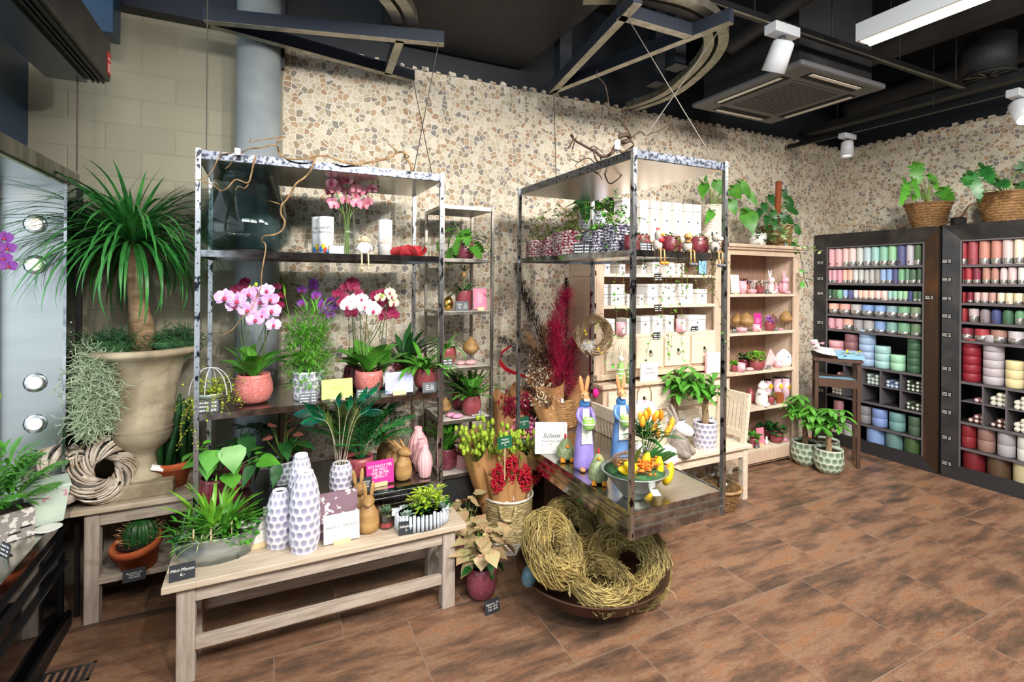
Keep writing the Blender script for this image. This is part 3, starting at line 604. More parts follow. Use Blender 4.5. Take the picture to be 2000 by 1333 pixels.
# ---------------- display counter at the window ----------------
VX = -.87; CZ = atx(150, 968, VX).z; KZ = atx(168, 374, VX).z
t = thing('display_counter', 'lit steel flower display counter with black base and canopy at the left window', 'display counter', (VX, 2.0, 0))
build('counter_top', M().box(-.45, 0, -1.4, 1.28, CZ - .03, CZ), 'brushed', t, bev=.003)
build('front_edge', M().box(.0, .006, -1.4, 1.28, CZ - .055, CZ), 'chrome', t)
build('base', M().box(-.45, -.03, -1.4, 1.24, .06, CZ - .03), 'black_gloss', t)
m = M()
for z in (CZ - .13, CZ - .22, CZ - .31): m.box(-.03, -.012, -1.4, 1.24, z, z + .012)
build('base_rib', m, 'black_edge', t); build('base_foot', M().box(-.45, .0, -1.4, 1.24, 0, .06), 'iron', t); build('foot_pipe', M().tube([(-.005, -1.4, .085), (-.005, 1.2, .085)], .016, 10), 'black_edge', t, smooth=True)
bp = build('back_panel', M().box(-.4, -.015, 1.285, 1.3, CZ, KZ), 'steel', t)
build('panel_post', M().box(-.048, -.03, 1.26, 1.29, CZ, KZ).box(-.4, -.385, 1.26, 1.29, CZ, KZ), 'iron', t)
build('side_glass', M().box(-.012, 0, 1.13, 1.3, CZ, KZ), 'chrome', t); build('side_trim', M().box(-.008, .012, 1.3, 1.318, 0, KZ), 'iron', t)
m = M()
for py in (630, 649, 668, 687): q = aty(154, py, 3.2); build('side_screw', M().ell((.001, q.y - 2.0, q.z), (.006, .011, .011), 10, 6), 'steel', t, smooth=True)
for py in (438, 517, 748, 828):
    q = aty(69, py, 3.285) - V((VX, 2.0, 0))
    l = build('panel_light', M().ell((q.x, 1.283, q.z), (.048, .008, .048), 20, 6), 'steel', t, smooth=True); build('light_disc', M().ell((q.x, 1.274, q.z), (.03, .006, .03), 18, 6), 'lamp_soft', l, smooth=True)
c = build('canopy', M().box(-.5, 0, -1.4, 1.31, KZ, KZ + .07), 'frame_steel', t, bev=.004); build('canopy_ceiling', M().box(-.48, -.01, -1.38, 1.29, KZ - .012, KZ - .001), 'steel', t)
for y in (1.0, .5): build('ceiling_light', M().lathe([(.05, KZ - .022), (.05, KZ - .012)], 18, c=(-.28, y, 0)), 'lamp_soft', t)
# ---------------- wooden tables ----------------
def table(label, loc, L, D_, Hh, leg, shelf=None, rail=None, cat='table', name='wooden_table', ov=.05, planks=3):
    t = thing(name, label, cat, loc); th = .028
    m = M(); pw = (D_) / planks
    for k in range(planks): m.box(0, L, k * pw + .002, (k + 1) * pw - .002, Hh - th, Hh)
    build('table_top', m, 'bench_top', t, bev=.003)
    for x in (ov, L - ov - leg):
        for y in (ov * .6, D_ - ov * .6 - leg): build('leg', M().box(x, x + leg, y, y + leg, 0, Hh - th), 'bench_leg', t, bev=.004)
    ah = .075
    for y in (ov * .6 + .008, D_ - ov * .6 - .03): build('apron', M().box(ov + leg, L - ov - leg, y, y + .022, Hh - th - ah, Hh - th), 'bench_wood', t, bev=.002)
    for x in (ov + .008, L - ov - .03): build('apron', M().box(x, x + .022, ov * .6 + leg, D_ - ov * .6 - leg, Hh - th - ah, Hh - th), 'bench_wood', t, bev=.002)
    if shelf:
        m = M(); pw = (D_ - .06) / 3
        for k in range(3): m.box(ov + .004, L - ov - .004, .03 + k * pw + .004, .03 + (k + 1) * pw, shelf - .03, shelf)
        build('lower_shelf', m, 'bench_wood', t, bev=.002)
    if rail:
        for y in (ov * .6 + .01, D_ - ov * .6 - .04): build('stretcher', M().box(ov + leg, L - ov - leg, y, y + .03, rail, rail + .05), 'bench_wood', t, bev=.002)
        for x in (ov + .01, L - ov - .04): build('stretcher', M().box(x, x + .03, ov * .6 + leg, D_ - ov * .6 - leg, rail, rail + .05), 'bench_wood', t, bev=.002)
    return t
TZ = .59; table('grey washed wooden plant table with a lower shelf under the stone urn', (-.865, 3.17, 0), .99, .46, TZ, .062, shelf=.22)
BZ = .446; table('low washed wooden bench in front of the hanging shelf with vases and planters', (-.39, 2.53, 0), 1.355, .40, BZ, .07, rail=.13, cat='bench', name='display_bench')
# ---------------- hanging steel shelves ----------------
def hang_shelf(label, x0, x1, y0, y1, levels, top, bot, tray_h, wires):
    t = thing('hanging_shelf', label, 'shelf', (x0, y0, 0)); W, Dp = x1 - x0, y1 - y0; r = .011
    for x in (0, W):
        for y in (0, Dp):
            m = M().box(x - r, x + r, y - r, y + r, bot, top + .006)
            k = 0; z = bot + .03
            while z < top: m.ell((x, y - r, z), (.0035, .001, .0035), 8, 4); z += .098
            po = build('post', m, 'worn_chrome', t); po.data.materials.append(MT['iron']); po.data.polygons.foreach_set('material_index', [0] * 6 + [1] * (len(po.data.polygons) - 6))
    def rim(name, z0, z1, mt='worn_chrome', th=.008):
        return build(name, M().box(r, W - r, -th / 2, th / 2, z0, z1).box(r, W - r, Dp - th / 2, Dp + th / 2, z0, z1).box(-th / 2, th / 2, r, Dp - r, z0, z1).box(W - th / 2, W + th / 2, r, Dp - r, z0, z1), mt, t)
    rim('top_rim', top - .04, top, 'dark_reflection_rim'); build('top_panel', M().box(.004, W - .004, .004, Dp - .004, top - .042, top - .034), 'brushed', t)
    for z in levels:
        rim('shelf_rim', z - .03, z + .002, 'chrome'); build('shelf_board', M().box(.004, W - .004, .004, Dp - .004, z - .012, z), 'brushed', t)
    rim('tray_rim', bot, bot + tray_h, 'chrome', .006); build('tray_board', M().box(.004, W - .004, .004, Dp - .004, bot + tray_h - .012, bot + tray_h - .004), 'brushed', t)
    for k in (1, 2):
        z = bot + tray_h * k / 3; rim('tray_bead', z, z + .008, 'steel', .014)
    for a, b in wires: build('suspension_cable', M().tube([V(a) - V((x0, y0, 0)), V(b) - V((x0, y0, 0))], .0028, 6), 'cable', t)
    return t
SY = 2.80
S1 = (aty(386, 560, SY).x, aty(861, 560, SY).x, SY, 3.40); Z1 = (aty(391, 489, SY).z, aty(391.5, 810, SY).z); T1 = aty(854, 938, SY).z; TOP1 = aty(392, 293, SY).z
p403 = aty(403, 297, SY + .05)
hang_shelf('hanging chrome shelf with the smoke glass vase and orchids, left of centre', *S1, Z1, TOP1, T1 - .085, .085,
    [((p403.x, SY + .05, TOP1), (p403.x, SY + .05, 3.5)), ((.92, 2.945, 3.17), (.86, 3.36, TOP1)), ((.925, 3.56, 3.17), (.875, 2.9, TOP1))])
S2 = (1.577, 2.186, 1.931, 3.15); T2 = .638; TOP2 = aty(1247, 293, 1.931).z; Z2 = (aty(1243, 489, 1.931).z,)
a86 = atz(1086, 345, TOP2); a402 = atz(1402, 312, TOP2); a235 = atz(1240, 292, TOP2)
hang_shelf('hanging chrome shelf with the rabbit ladies on its steel tray, centre', *S2, Z2, TOP2, T2 - .13, .13,
    [((a86.x, a86.y, TOP2 - .01), (1.92, 3.28, 3.17)), ((1.72, 2.18, 3.17), (2.14, 1.95, TOP2 - .01)), ((2.25, 2.0, 3.17), (1.60, 1.96, TOP2 - .01))])
# ---------------- slim steel rack ----------------
X0, X1, Y0, Y1 = 1.013, 1.36, 3.12, 3.50
SZ = [aty(880, y, 3.12).z for y in (505, 609, 720, 822, 928)]
t = thing('slim_rack', 'slim brushed steel rack with green pot plants against the stone wall', 'rack', (X0, Y0, 0))
for x in (0, X1 - X0):
    for y in (0, Y1 - Y0): build('post', M().box(x - .009, x + .009, y - .009, y + .009, .0, 2.235), 'frame_steel', t)
build('top_board', M().box(.0, X1 - X0, 0, Y1 - Y0, 2.205, 2.23), 'frame_steel', t)
for z in SZ:
    s = build('shelf_board', M().box(.006, X1 - X0 - .006, .006, Y1 - Y0 - .006, z - .012, z), 'frost', t); build('shelf_edge', M().box(0, X1 - X0, -.006, .006, z - .022, z - .002).box(0, X1 - X0, Y1 - Y0 - .006, Y1 - Y0 + .006, z - .022, z - .002).box(-.006, .006, 0, Y1 - Y0, z - .022, z - .002).box(X1 - X0 - .006, X1 - X0 + .006, 0, Y1 - Y0, z - .022, z - .002), 'frame_steel', s)
build('base_box', M().box(.01, X1 - X0 - .01, .02, Y1 - Y0 - .01, 0, SZ[-1] - .03), 'steel_dark', t)
# ---------------- whitewashed wall units ----------------
UY = 3.27
def wall_unit(label, x0, x1, top, zs, fronts=None, lower=None):
    t = thing('wall_unit', label, 'cabinet', (x0, UY, 0)); W = x1 - x0; Dp = WY - UY; s = .075
    z0 = lower[1] if lower else 0
    for x, nm in ((0, 'side_panel'), (W - .022, 'side_panel')):
        sp_ = build(nm, M().box(x, x + .022, .004, Dp, z0, top), 'pink_wood', t)
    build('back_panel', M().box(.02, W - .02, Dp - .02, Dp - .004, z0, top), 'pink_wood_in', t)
    for x in (0, W - s): build('stile', M().box(x, x + s, -.004, .02, z0, top), 'pink_wood', t, bev=.003)
    build('cornice_rail', M().box(s, W - s, -.003, .02, top - .07, top), 'pink_wood', t); build('cornice', M().box(-.04, W + .04, -.05, Dp, top, top + .03).box(-.025, W + .025, -.03, Dp, top - .022, top), 'pink_wood', t, bev=.006)
    for z in zs: build('shelf_board', M().box(.022, W - .022, -.002, Dp - .02, z - .026, z), 'cream_wood', t, bev=.002)
    return t, W, Dp, s
U2 = (3.70, 4.735); PT = aty(1540, 488, UY).z
RZ = [aty(1490, y, UY).z for y in (574.5, 648.5, 724, 796, 875)]
t, W, Dp, s = wall_unit('whitewashed open wall unit with pink Easter decoration beside the candle cabinets', *U2, PT, RZ)
build('plinth', M().poly([(s, -.003, RZ[-1] - .026), (W - s, -.003, RZ[-1] - .026), (W - s, -.003, .0), (W - s - .02, -.003, .0), (W - s - .06, -.003, .05), (s + .06, -.003, .05), (s + .02, -.003, 0), (s, -.003, 0)], (0, .02, 0)), 'pink_wood', t)
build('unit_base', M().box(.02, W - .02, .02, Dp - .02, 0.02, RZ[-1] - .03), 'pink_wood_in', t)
U1 = (2.31, 3.665); LZ = [aty(1290, y, UY).z for y in (536, 595.5, 651)]
LC = aty(1300, 741, UY - .12).z  # top of the deeper lower cabinet
t, W, Dp, s = wall_unit('whitewashed wall unit with white boxes, drawers and glazed side behind the hanging shelf', *U1, PT, LZ, lower=(0, LC))
dz1, dz0 = LZ[2] - .03, aty(1290, 716, UY).z
build('drawer_frame', M().box(s * .5, W - s * .5, .0, .3, dz0 - .02, LZ[2] - .026).box(-.02, W + .02, -.05, .3, dz0 - .06, dz0 - .02), 'pink_wood', t, bev=.004)
bw = (W - 2 * s) / 4
for k in range(4):
    x = s + k * bw + .012; d = build('drawer', M().box(x, x + bw - .024, -.022, .0, dz0, dz1), 'cream_wood', t, bev=.006)
    h = build('ring_handle', M().ell((x + bw / 2 - .012, -.026, (dz0 + dz1) / 2 + .01), (.012, .008, .014), 10, 6).tube([(x + bw / 2 - .012 + .015 * math.sin(a * PI / 6), -.034, (dz0 + dz1) / 2 - .012 - .015 * math.cos(a * PI / 6)) for a in range(12)], .0025, 5, closed=True), 'iron', d)
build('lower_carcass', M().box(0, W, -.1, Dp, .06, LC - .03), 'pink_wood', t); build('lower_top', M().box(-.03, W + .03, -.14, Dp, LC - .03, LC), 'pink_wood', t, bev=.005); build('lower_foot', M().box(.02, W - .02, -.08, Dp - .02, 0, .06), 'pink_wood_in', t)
for k in range(2):
    x = .04 + k * (W / 2 - .02); d = build('wide_drawer', M().box(x, x + W / 2 - .06, -.122, -.1, LC - .24, LC - .06), 'cream_wood', t, bev=.006)
    build('ring_handle', M().ell((x + W / 4, -.126, LC - .13), (.012, .008, .014), 10, 6).tube([(x + W / 4 + .016 * math.sin(a * PI / 6), -.134, LC - .15 - .016 * math.cos(a * PI / 6)) for a in range(12)], .0025, 5, closed=True), 'iron', d)
    d = build('lower_door', M().box(x, x + W / 2 - .06, -.122, -.1, .1, LC - .27), 'cream_wood', t, bev=.006)
m = M(); zz = [LC + .02, dz0 - .1, LZ[2], LZ[1], LZ[0], PT - .07]
for a, b in zip(zz, zz[1:]): m.box(-.012, 0, .0, .05, a, b).box(-.012, 0, Dp - .06, Dp, a, b)
for z in zz: m.box(-.013, 0, 0, Dp, z - .02, z + .02)
build('side_frame', m, 'pink_wood', t)
# ---------------- slatted bench at the wall ----------------
GZ = .44; t = thing('garden_bench', 'cream wooden bench with slatted ends standing before the drawers', 'bench', (2.215, 2.83, 0)); L = 1.27; Dp = .31
m = M(); [m.box(-.03, L + .03, -.02 + k * .083, .06 + k * .083, GZ - .026, GZ) for k in range(4)]; build('seat_board', m, 'cream_wood', t, bev=.003)
for y in (0, Dp - .06): build('seat_rail', M().box(.05, L - .05, y + .01, y + .03, GZ - .1, GZ - .026), 'cream_wood', t, bev=.002)
for x in (0, L - .05):
    for y in (0, Dp - .05): build('leg', M().box(x, x + .05, y, y + .05, 0, GZ - .026), 'cream_wood', t, bev=.004)
    sx = 1 if x else -1; m = M(); lean = .05 * sx
    def q(y, z): return V((x + .025 + lean * (z - GZ) / .38, y, z))
    for y in (0.025, Dp - .025): m.beam(q(y, GZ - .02), q(y, GZ + .38), .045, .03, (1, 0, 0))
    m.beam(q(.0, GZ + .355), q(Dp, GZ + .355), .025, .09); m.beam(q(.0, GZ + .07), q(Dp, GZ + .07), .025, .06)
    build('end_frame', m, 'cream_wood', t, bev=.003); m = M()
    for k in range(6): m.beam(q(.06 + k * .038, GZ + .08), q(.06 + k * .038, GZ + .33), .026, .014, (1, 0, 0))
    build('end_slat', m, 'cream_wood', t)
# granite blocks and chrome foot under the tray
a = atz(1075, 1000, .0)
tag(build('granite_block', M().box(-.12, .12, -.1, .1, 0, .2), 'granite', bev=.004, loc=(a.x + .1, a.y + .22, 0)), 'dark speckled granite block on the floor behind the nest bowl', 'stone block')
tag(build('granite_block', M().box(-.09, .09, -.08, .08, 0, .12), 'granite', bev=.004, loc=(a.x + .07, a.y + .0, 0)), 'low speckled granite block in front of the chrome foot', 'stone block')
t = thing('chrome_foot', 'short chrome tube foot standing on a granite block under the steel tray', 'stand', (a.x + .1, a.y + .22, .2)); build('tube', M().lathe([(.055, 0), (.055, .01), (.028, .014), (.028, .33)], 20), 'chrome', t, smooth=True); build('rod', M().tube([(-.0, -.07, 0), (0, -.07, .3)], .006, 6), 'steel', t)
# ---------------- tall stand with magazines ----------------
a = atz(1676, 916); p0 = atz(1600, 905)
Ws = .34; t = thing('magazine_stand', 'tall dark wooden magazine stand in front of the candle cabinet', 'stand', (a.x - .0, a.y, 0), -.9); zt = atx(1676, 706, a.x).z; zs_ = zt - .17
for x in (-Ws, 0):
    for y in (0, .24): build('leg', M().box(x - .015, x + .015, y - .015, y + .015, 0, zt - (.0 if y == 0 else .0)), 'dark_wood', t, bev=.003)
build('tray', M().box(-Ws, 0, 0, .24, zs_ - .075, zs_ - .06).box(-Ws - .008, .008, -.014, -.002, zs_ - .09, zs_ - .01).box(-Ws - .008, .008, .242, .254, zs_ - .09, zs_ - .01), 'dark_wood', t)
build('top_slope', M().poly([(-Ws - .03, -.03, zt), (.03, -.03, zt), (.03, .27, zt + .045), (-Ws - .03, .27, zt + .045)], (0, 0, -.014)), 'dark_wood', t, bev=.002); build('top_lip', M().box(-Ws - .03, .03, -.04, -.03, zt - .014, zt + .012), 'dark_wood', t)
STAND = t; SLOC = V((a.x, a.y, 0)); mz = Matrix.Rotation(-.9, 3, 'Z')
def onst(x, y, z): return SLOC + mz @ V((x, y, z))
k = thing('magazine', 'open flower magazine with blue pages and curled cover on the tall stand', 'magazine', onst(-.17, .1, zt + .022), -.9)
m = M(); m.poly([(.0, -.13, -.005), (.22, -.13, -.005), (.22, .15, .037), (.0, .15, .037)], (0, 0, .006)); b = build('right_page', m, 'sky_page', k); m = M()
for j in range(14): x, y = RN.uniform(.04, .18), RN.uniform(-.05, .1); z = y * .15 + .0165; m.blade((x, y, z + .004), (RN.uniform(-1, 1), RN.uniform(-1, 1), .14), .06, .02, 0, 'lance', 3, 0)
build('printed_flower', m, 'tulip_yellow', b)
m = M(); pr = []
for j in range(9):
    u = j / 8; pr.append((-.01 - .2 * math.sin(u * 2.4) / 1.0, .02 + .07 * (1 - math.cos(u * 2.6)) - .05 * u * u))
for j in range(8):
    (x, z), (x2, z2) = pr[j], pr[j + 1]; i = m.n(); m.v += [(x, -.13, z), (x2, -.13, z2), (x2, .15, z2 + .04), (x, .15, z + .04)]; m.f.append((i, i + 1, i + 2, i + 3))
c = build('curled_page', m, 'page', k, smooth=True); m = M()
for j in range(10): m.ell((-.2 + RN.uniform(0, .1), RN.uniform(-.1, .12), .12), (.018, .025, .004), 8, 4)
build('printed_patch', m, 'pink_page', k)
for j in range(4):
    tag(build('magazine', M().box(-.15, .15, -.1, .1, 0, .008), ('page', 'ink', 'page', 'sky_page')[j], loc=onst(-.17 + .01 * (j % 2), .12, zs_ - .058 + .0085 * j)), ('white magazine at the bottom of the pile in the stand tray', 'grey magazine second from below in the stand tray', 'white magazine third from below in the stand tray', 'blue magazine on top of the pile in the stand tray')[j], 'magazine', 'magazines in the stand tray').rotation_euler = (0, 0, -.9 + .05 * j)
# ---------------- candle cabinets on the right ----------------
CX = 5.516; CH = 2.27
def pz(px, py, x=CX + .03): return atx(px, py, x).z
def cabinet(label, y0, y1, zs, cub):
    """y0 near end, y1 far end; front faces the shop"""
    t = thing('candle_cabinet', label, 'cabinet', (CX, y0, 0)); W = y1 - y0; Dp = WX - CX - .01; fw = .135; ib = .012
    def fr(pts, mt, nm):
        m = M(); i = 0; m.v += [tuple(p) for p in pts]; m.f.append((0, 1, 2, 3)); q = M().poly(pts, (.02, 0, 0)); return build(nm, q, mt, t)
    o, n = 0, .03
    zi0, zi1 = .12, CH - .14
    fr([(o, 0, CH), (o, W, CH), (n, W - fw, zi1), (n, fw, zi1)], 'black_steel', 'frame_top'); fr([(o, 0, 0), (o, 0, CH), (n, fw, zi1), (n, fw, zi0)], 'rust_steel' if 'left' in label else 'black_steel', 'frame_side'); fr([(o, W, CH), (o, W, 0), (n, W - fw, zi0), (n, W - fw, zi1)], 'black_steel', 'frame_side'); fr([(o, W, 0), (o, 0, 0), (n, fw, zi0), (n, W - fw, zi0)], 'cab_in', 'frame_bottom')
    build('carcass', M().box(.03, Dp, 0, .03, 0, CH).box(.03, Dp, W - .03, W, 0, CH).box(Dp - .02, Dp, 0, W, 0, CH).box(.02, Dp, 0, W, CH - .02, CH - .002), 'cab_in', t)
    build('inner_trim', M().box(.02, .05, fw - ib, fw, zi0, zi1).box(.02, .05, W - fw, W - fw + ib, zi0, zi1).box(.02, .05, fw, W - fw, zi1 - ib, zi1), 'cab_edge', t)
    for z in zs: b = build('shelf_board', M().box(.03, Dp - .02, fw - .02, W - fw + .02, z - .02, z), 'cab_in', t); build('shelf_lip', M().box(.022, .034, fw, W - fw, z - .022, z), 'cab_edge', b)
    (za, zb, zm, n_) = cub
    m = M().box(.03, .3, fw, W - fw, zm - .008, zm)
    for k in range(1, n_): y = fw + (W - 2 * fw) * k / n_; m.box(.024, .3, y - .006, y + .006, za, zb)
    build('pigeonhole', m, 'cab_edge', t)
    return t
Z1c = [pz(1614, y) for y in (521.5, 553, 583, 612.8, 641.5)]
Z1d = [pz(1798, y) for y in (732, 769.5, 806, 855.5, 899)]
cabinet('left black steel candle cabinet filled with pastel and green candles', 2.467, 3.632, Z1c + [Z1d[0], Z1d[2], Z1d[3], Z1d[4]], (Z1d[2], Z1d[0] - .02, Z1d[1], 5))
Z2c = [pz(1868, y) for y in (517.8, 554.3, 591, 627.5, 663.5)] 
Z2d = [pz(1868, y) for y in (743, 781, 821, 871, 920)]
cabinet('right black steel candle cabinet filled with red, rose and cream candles', 1.25, 2.44, Z2c + [Z2d[0], Z2d[2], Z2d[3], Z2d[4]], (Z2d[2], Z2d[0] - .02, Z2d[1], 6))
CM = {}
def cmat(c):
    if c not in CM:
        base, vein = (c.split('/') + [None])[:2]
        CM[c] = mat('wax_' + base, base, .5, n=((60, vein, (1, 1, 1), .5, .62) if vein else (40, base, (1, 1, 1)))) if vein else mat('wax_' + base, base, .5)
    return CM[c]
CMESH = {}
def candle_mesh(kind, c):
    k = (kind, c)
    if k in CMESH: return CMESH[k]
    if kind == 'wick': m = M().tube([(0, 0, 1.0), (0, 0, 1.05)], .03, 4)
    elif kind == 'band': m = M().lathe([(1.01, .02), (1.01, .25)], 20)
    elif kind == 'wide_band': m = M().lathe([(1.01, .02), (1.01, .46)], 20)
    elif kind == 'sticker': m = M().poly([(-1.012, -.16, .1), (-1.012, .16, .1), (-1.012, .16, .22), (-1.012, -.16, .22)], (.03, 0, 0))
    elif kind == 'round': m = M().lathe([(.98, 0), (1, .02), (1, .72), (.86, .92), (.5, .99), (0, 1)], 20)
    else: m = M().lathe([(.98, 0), (1, .02), (1, .96), (.95, .995), (0, .985)], 20)
    me = m.mesh('candle_' + kind); me.materials.append(cmat(c) if kind in ('body', 'round') else MT[c]); me.polygons.foreach_set('use_smooth', [kind != 'sticker'] * len(me.polygons)); CMESH[k] = me
    return me
def candle(label, loc, r, h, c, band='band', rnd=False, group=None, wicks=1):
    t = thing('pillar_candle', label, 'candle', loc, 0, group); 
    for nm, kd, cc in (('wax_body', 'round' if rnd else 'body', c), ('silver_label' if band != 'sticker' else 'brown_sticker', band, 'silver_band' if band != 'sticker' else 'label_brown'), ('wick', 'wick', 'paper')):
        if kd is None or (nm == 'wick' and wicks == 0): continue
        o = bpy.data.objects.new(nm, candle_mesh(kd, cc)); COL.objects.link(o); o.parent = t; o.scale = (r, r, h)
    return t
ORD = ['first', 'second', 'third', 'fourth', 'fifth', 'sixth', 'seventh', 'eighth', 'ninth', 'tenth', 'eleventh', 'twelfth', 'thirteenth', 'fourteenth', 'fifteenth', 'sixteenth', 'seventeenth', 'eighteenth']
def row(cab, shelf, z, y_img, edges, htop, cols, kind='tall', back=False, gapf=.97):
    """edges: pixel columns between candles; cols: (name, colour[, band[, round]])"""
    n = len(cols)
    for k, c in enumerate(cols):
        a, b = edges[k]
        pa = atx(a, y_img, CX + .06); pb = atx(b, y_img, CX + .06); wd = abs(pa.y - pb.y)
        r = wd / 2 * gapf; x = CX + .04 + r; yc = (pa.y + pb.y) / 2; yc = yc * x / (CX + .06)
        nm = c[0]; lab = f'{nm} {kind} candle, {ORD[k]} from left on {shelf}, {cab} cabinet'
        candle(lab, (x, yc, z + .001), r, htop, c[1], c[2] if len(c) > 2 else 'band', len(c) > 3, f'candles on {shelf} of the {cab} cabinet')
def px1(*e): return [1580 + x * .2025 for x in e]
def prs(l): return list(zip(l, l[1:]))
h = lambda z, px, py: pz(px, py, CX + .06) - z
Pk, Pp, Gy, Bl, Aq, Gn, Nv, DG = 'f2bcc4', 'f6d3d2', 'd5d3d0', 'b9d2dc', 'a9d6cc', '9ed0a0', '3a3f6e/9aa0c8', '3f5a3c/7f9a70'
row('left', 'the top shelf', Z1c[0], 520, prs(px1(188, 255, 328, 388, 462, 530, 605, 685, 768, 850, 940, 1016, 1088)), h(Z1c[0], 1640, 486),
    [('pink', Pk, 'sticker'), ('light pink', 'f3c3c8', 'sticker'), ('blush', Pp), ('marbled blush', 'f6d8d6/fbeeec'), ('grey white', 'd6dcd8'), ('ice blue', 'c3d8de'), ('aqua', 'a8d8d2'), ('sea green', '96ccb4'), ('light green', '9fd3a4'), ('marbled navy', Nv, 'sticker'), ('marbled lilac grey', 'b9b3c0/e8e4ea', 'sticker'), ('speckled dark green', DG)], 'tall')
row('left', 'the second shelf', Z1c[1], 553, prs(px1(183, 225, 272, 326, 376, 428, 480, 535, 585, 637, 690, 750, 808, 862, 930, 970, 1043, 1090)), h(Z1c[1], 1640, 527.5),
    [('rose pink', 'e8aabb'), ('pale rose', 'ecb8c4'), ('mauve pink', 'e3a6ba', 'sticker'), ('peach', 'f3c2b0'), ('apricot', 'f0bca8'), ('white grey', 'd4d6d4'), ('light grey', 'c6c8c6'), ('round grey', 'bcbcbc', 'sticker', 1), ('silver grey', 'bdbcb8', 'sticker'), ('marbled grey', '8d8a86/d2cfca', 'sticker'), ('sky blue', '9db9e2'), ('cornflower blue', '8faede'), ('navy', '3f4270/8a8fc0', 'sticker'), ('mid green', '7fb78c'), ('grey green', '6f9a80'), ('dark green', '43604a/7f9a80', 'band', 1), ('bottle green', '3c5a44/6f8a74')], 'slim')
row('left', 'the third shelf', Z1c[2], 583, prs(px1(180, 225, 270, 330, 378, 432, 478, 520, 580, 640, 700, 765, 805, 860, 910, 955, 1003, 1048, 1090)), h(Z1c[2], 1640, 566.5),
    [('bottle green', '35523c/6f8a74'), ('dark green', '3f5f46/6f8a74', 'sticker'), ('leaf green', '7cba8c', 'sticker'), ('light blue', '9db9e2'), ('navy', '3f4270/8a8fc0', 'sticker'), ('white', 'dfe0de'), ('peach', 'f1c4b4'), ('apricot', 'f3c9ba'), ('pale apricot', 'f5d0c4'), ('blush', 'f3ccc8'), ('cream pink', 'f4d6d0', 'sticker'), ('aqua', 'a5d2d0'), ('sea green', '9accb4'), ('mint', 'a6d4b4'), ('pale green', 'a8d2a4'), ('dark navy', '33366a/7a80b4', 'sticker'), ('moss green', '4a6a4a/7f9a70'), ('forest green', '3c5a44/6f8a74')], 'short')
row('left', 'the fourth shelf', Z1c[3], 613, prs(px1(187, 300, 410, 517, 636, 750, 860, 984, 1088)), h(Z1c[3], 1640, 593.5),
    [('peach', 'f0bfa8', 'wide_band'), ('salmon', 'eeb0a6', 'wide_band'), ('marbled grey', 'b4b2b0/d8d6d4', 'wide_band'), ('blue', '86a6dc', 'wide_band'), ('cornflower', '8cabde', 'wide_band'), ('grey blue', '93b0bc', 'wide_band'), ('green', '7fb08c', 'wide_band'), ('moss green', '76906f/a6b89c', 'wide_band')], 'wide')
row('left', 'the fifth shelf', Z1c[4], 642, prs(px1(182, 258, 335, 435, 530, 638, 750, 860, 986, 1088)), h(Z1c[4], 1640, 622.5),
    [('rose', 'e2aab8', 'sticker'), ('pink', 'ecb2bc', 'sticker'), ('apricot', 'eeb9a6', 'wide_band'), ('marbled grey', '9a989a/c8c6c8', 'sticker'), ('light grey', 'b4b3b0'), ('blue', '8aa6d6'), ('grey aqua', '86b0aa'), ('green', '7aae8a'), ('dark moss', '62805f/92a888')], 'block')
def stack(cab, what, z, ya, a, b, n, hh, c, where, y_img=720, wide='wide_band', xo=.05):
    pa = atx(a, y_img, CX + xo); pb = atx(b, y_img, CX + xo); r = abs(pa.y - pb.y) / 2 * .97; x = CX + xo - .01 + r; yc = (pa.y + pb.y) / 2 * x / (CX + xo)
    for k in range(n):
        pos = 'lowest' if k == 0 else 'topmost' if k == n - 1 else ORD[k] + ' from below'
        if n == 1: pos = ''
        lab = f'{what} candle, {pos} in {where}, {cab} cabinet' if n > 1 else f'{what} candle in the {where}, {cab} cabinet'
        t = thing('bowl_candle', lab, 'candle', (x, yc, z + .001 + k * hh), 0, f'stacked candles, {cab} cabinet')
        for nm, kd, cc in (('wax_body', 'body', c), ('metal_bowl', 'wide_band', 'silver_band')):
            o = bpy.data.objects.new(nm, candle_mesh(kd, cc)); COL.objects.link(o); o.parent = t; o.scale = (r, r, hh * .97) if nm == 'wax_body' else (r * .99, r * .99, hh * 1.55)
c1 = lambda x: 1580 + x * .2025
fz = Z1d[0]
def hz(px, y0, y1): return (pz(px, y0, CX + .1) - pz(px, y1, CX + .1))
stack('left', 'pink', fz, 0, c1(190), c1(345), 3, .075, 'eeb0b8', 'pink stack behind the magazine')
stack('left', 'dusky rose', fz, 0, c1(350), c1(470), 4, .078, '9a6a70', 'rose stack beside the pink one')
stack('left', 'light blue', fz, 0, c1(485), c1(640), 5, .074, 'a6bfe0', 'tall blue stack')
stack('left', 'aqua', fz, 0, c1(640), c1(785), 3, .074, 'a9d2d2', 'aqua stack beside the blue one')
stack('left', 'mint green', fz, 0, c1(790), c1(930), 2, .076, 'a8dcba', 'mint stack beside the aqua one')
stack('left', 'dark green', fz, 0, c1(950), c1(1085), 5, .072, '41644a', 'dark green stack at its right end')
z8 = Z1d[3]; z9 = Z1d[4]
for a, b, n, nm, c in ((240, 330, 2, 'pink', 'e8aab4'), (480, 605, 2, 'grey speckled', '77757a/a3a1a4'), (612, 758, 2, 'cornflower blue', '8098d0'), (776, 930, 2, 'blue green', '6f9a98'), (960, 1085, 2, 'dark green', '3c5440/6a8068')): stack('left', nm, z8, 0, c1(a), c1(b), n, .088, c, f'{nm} pair, second-lowest shelf', 840)
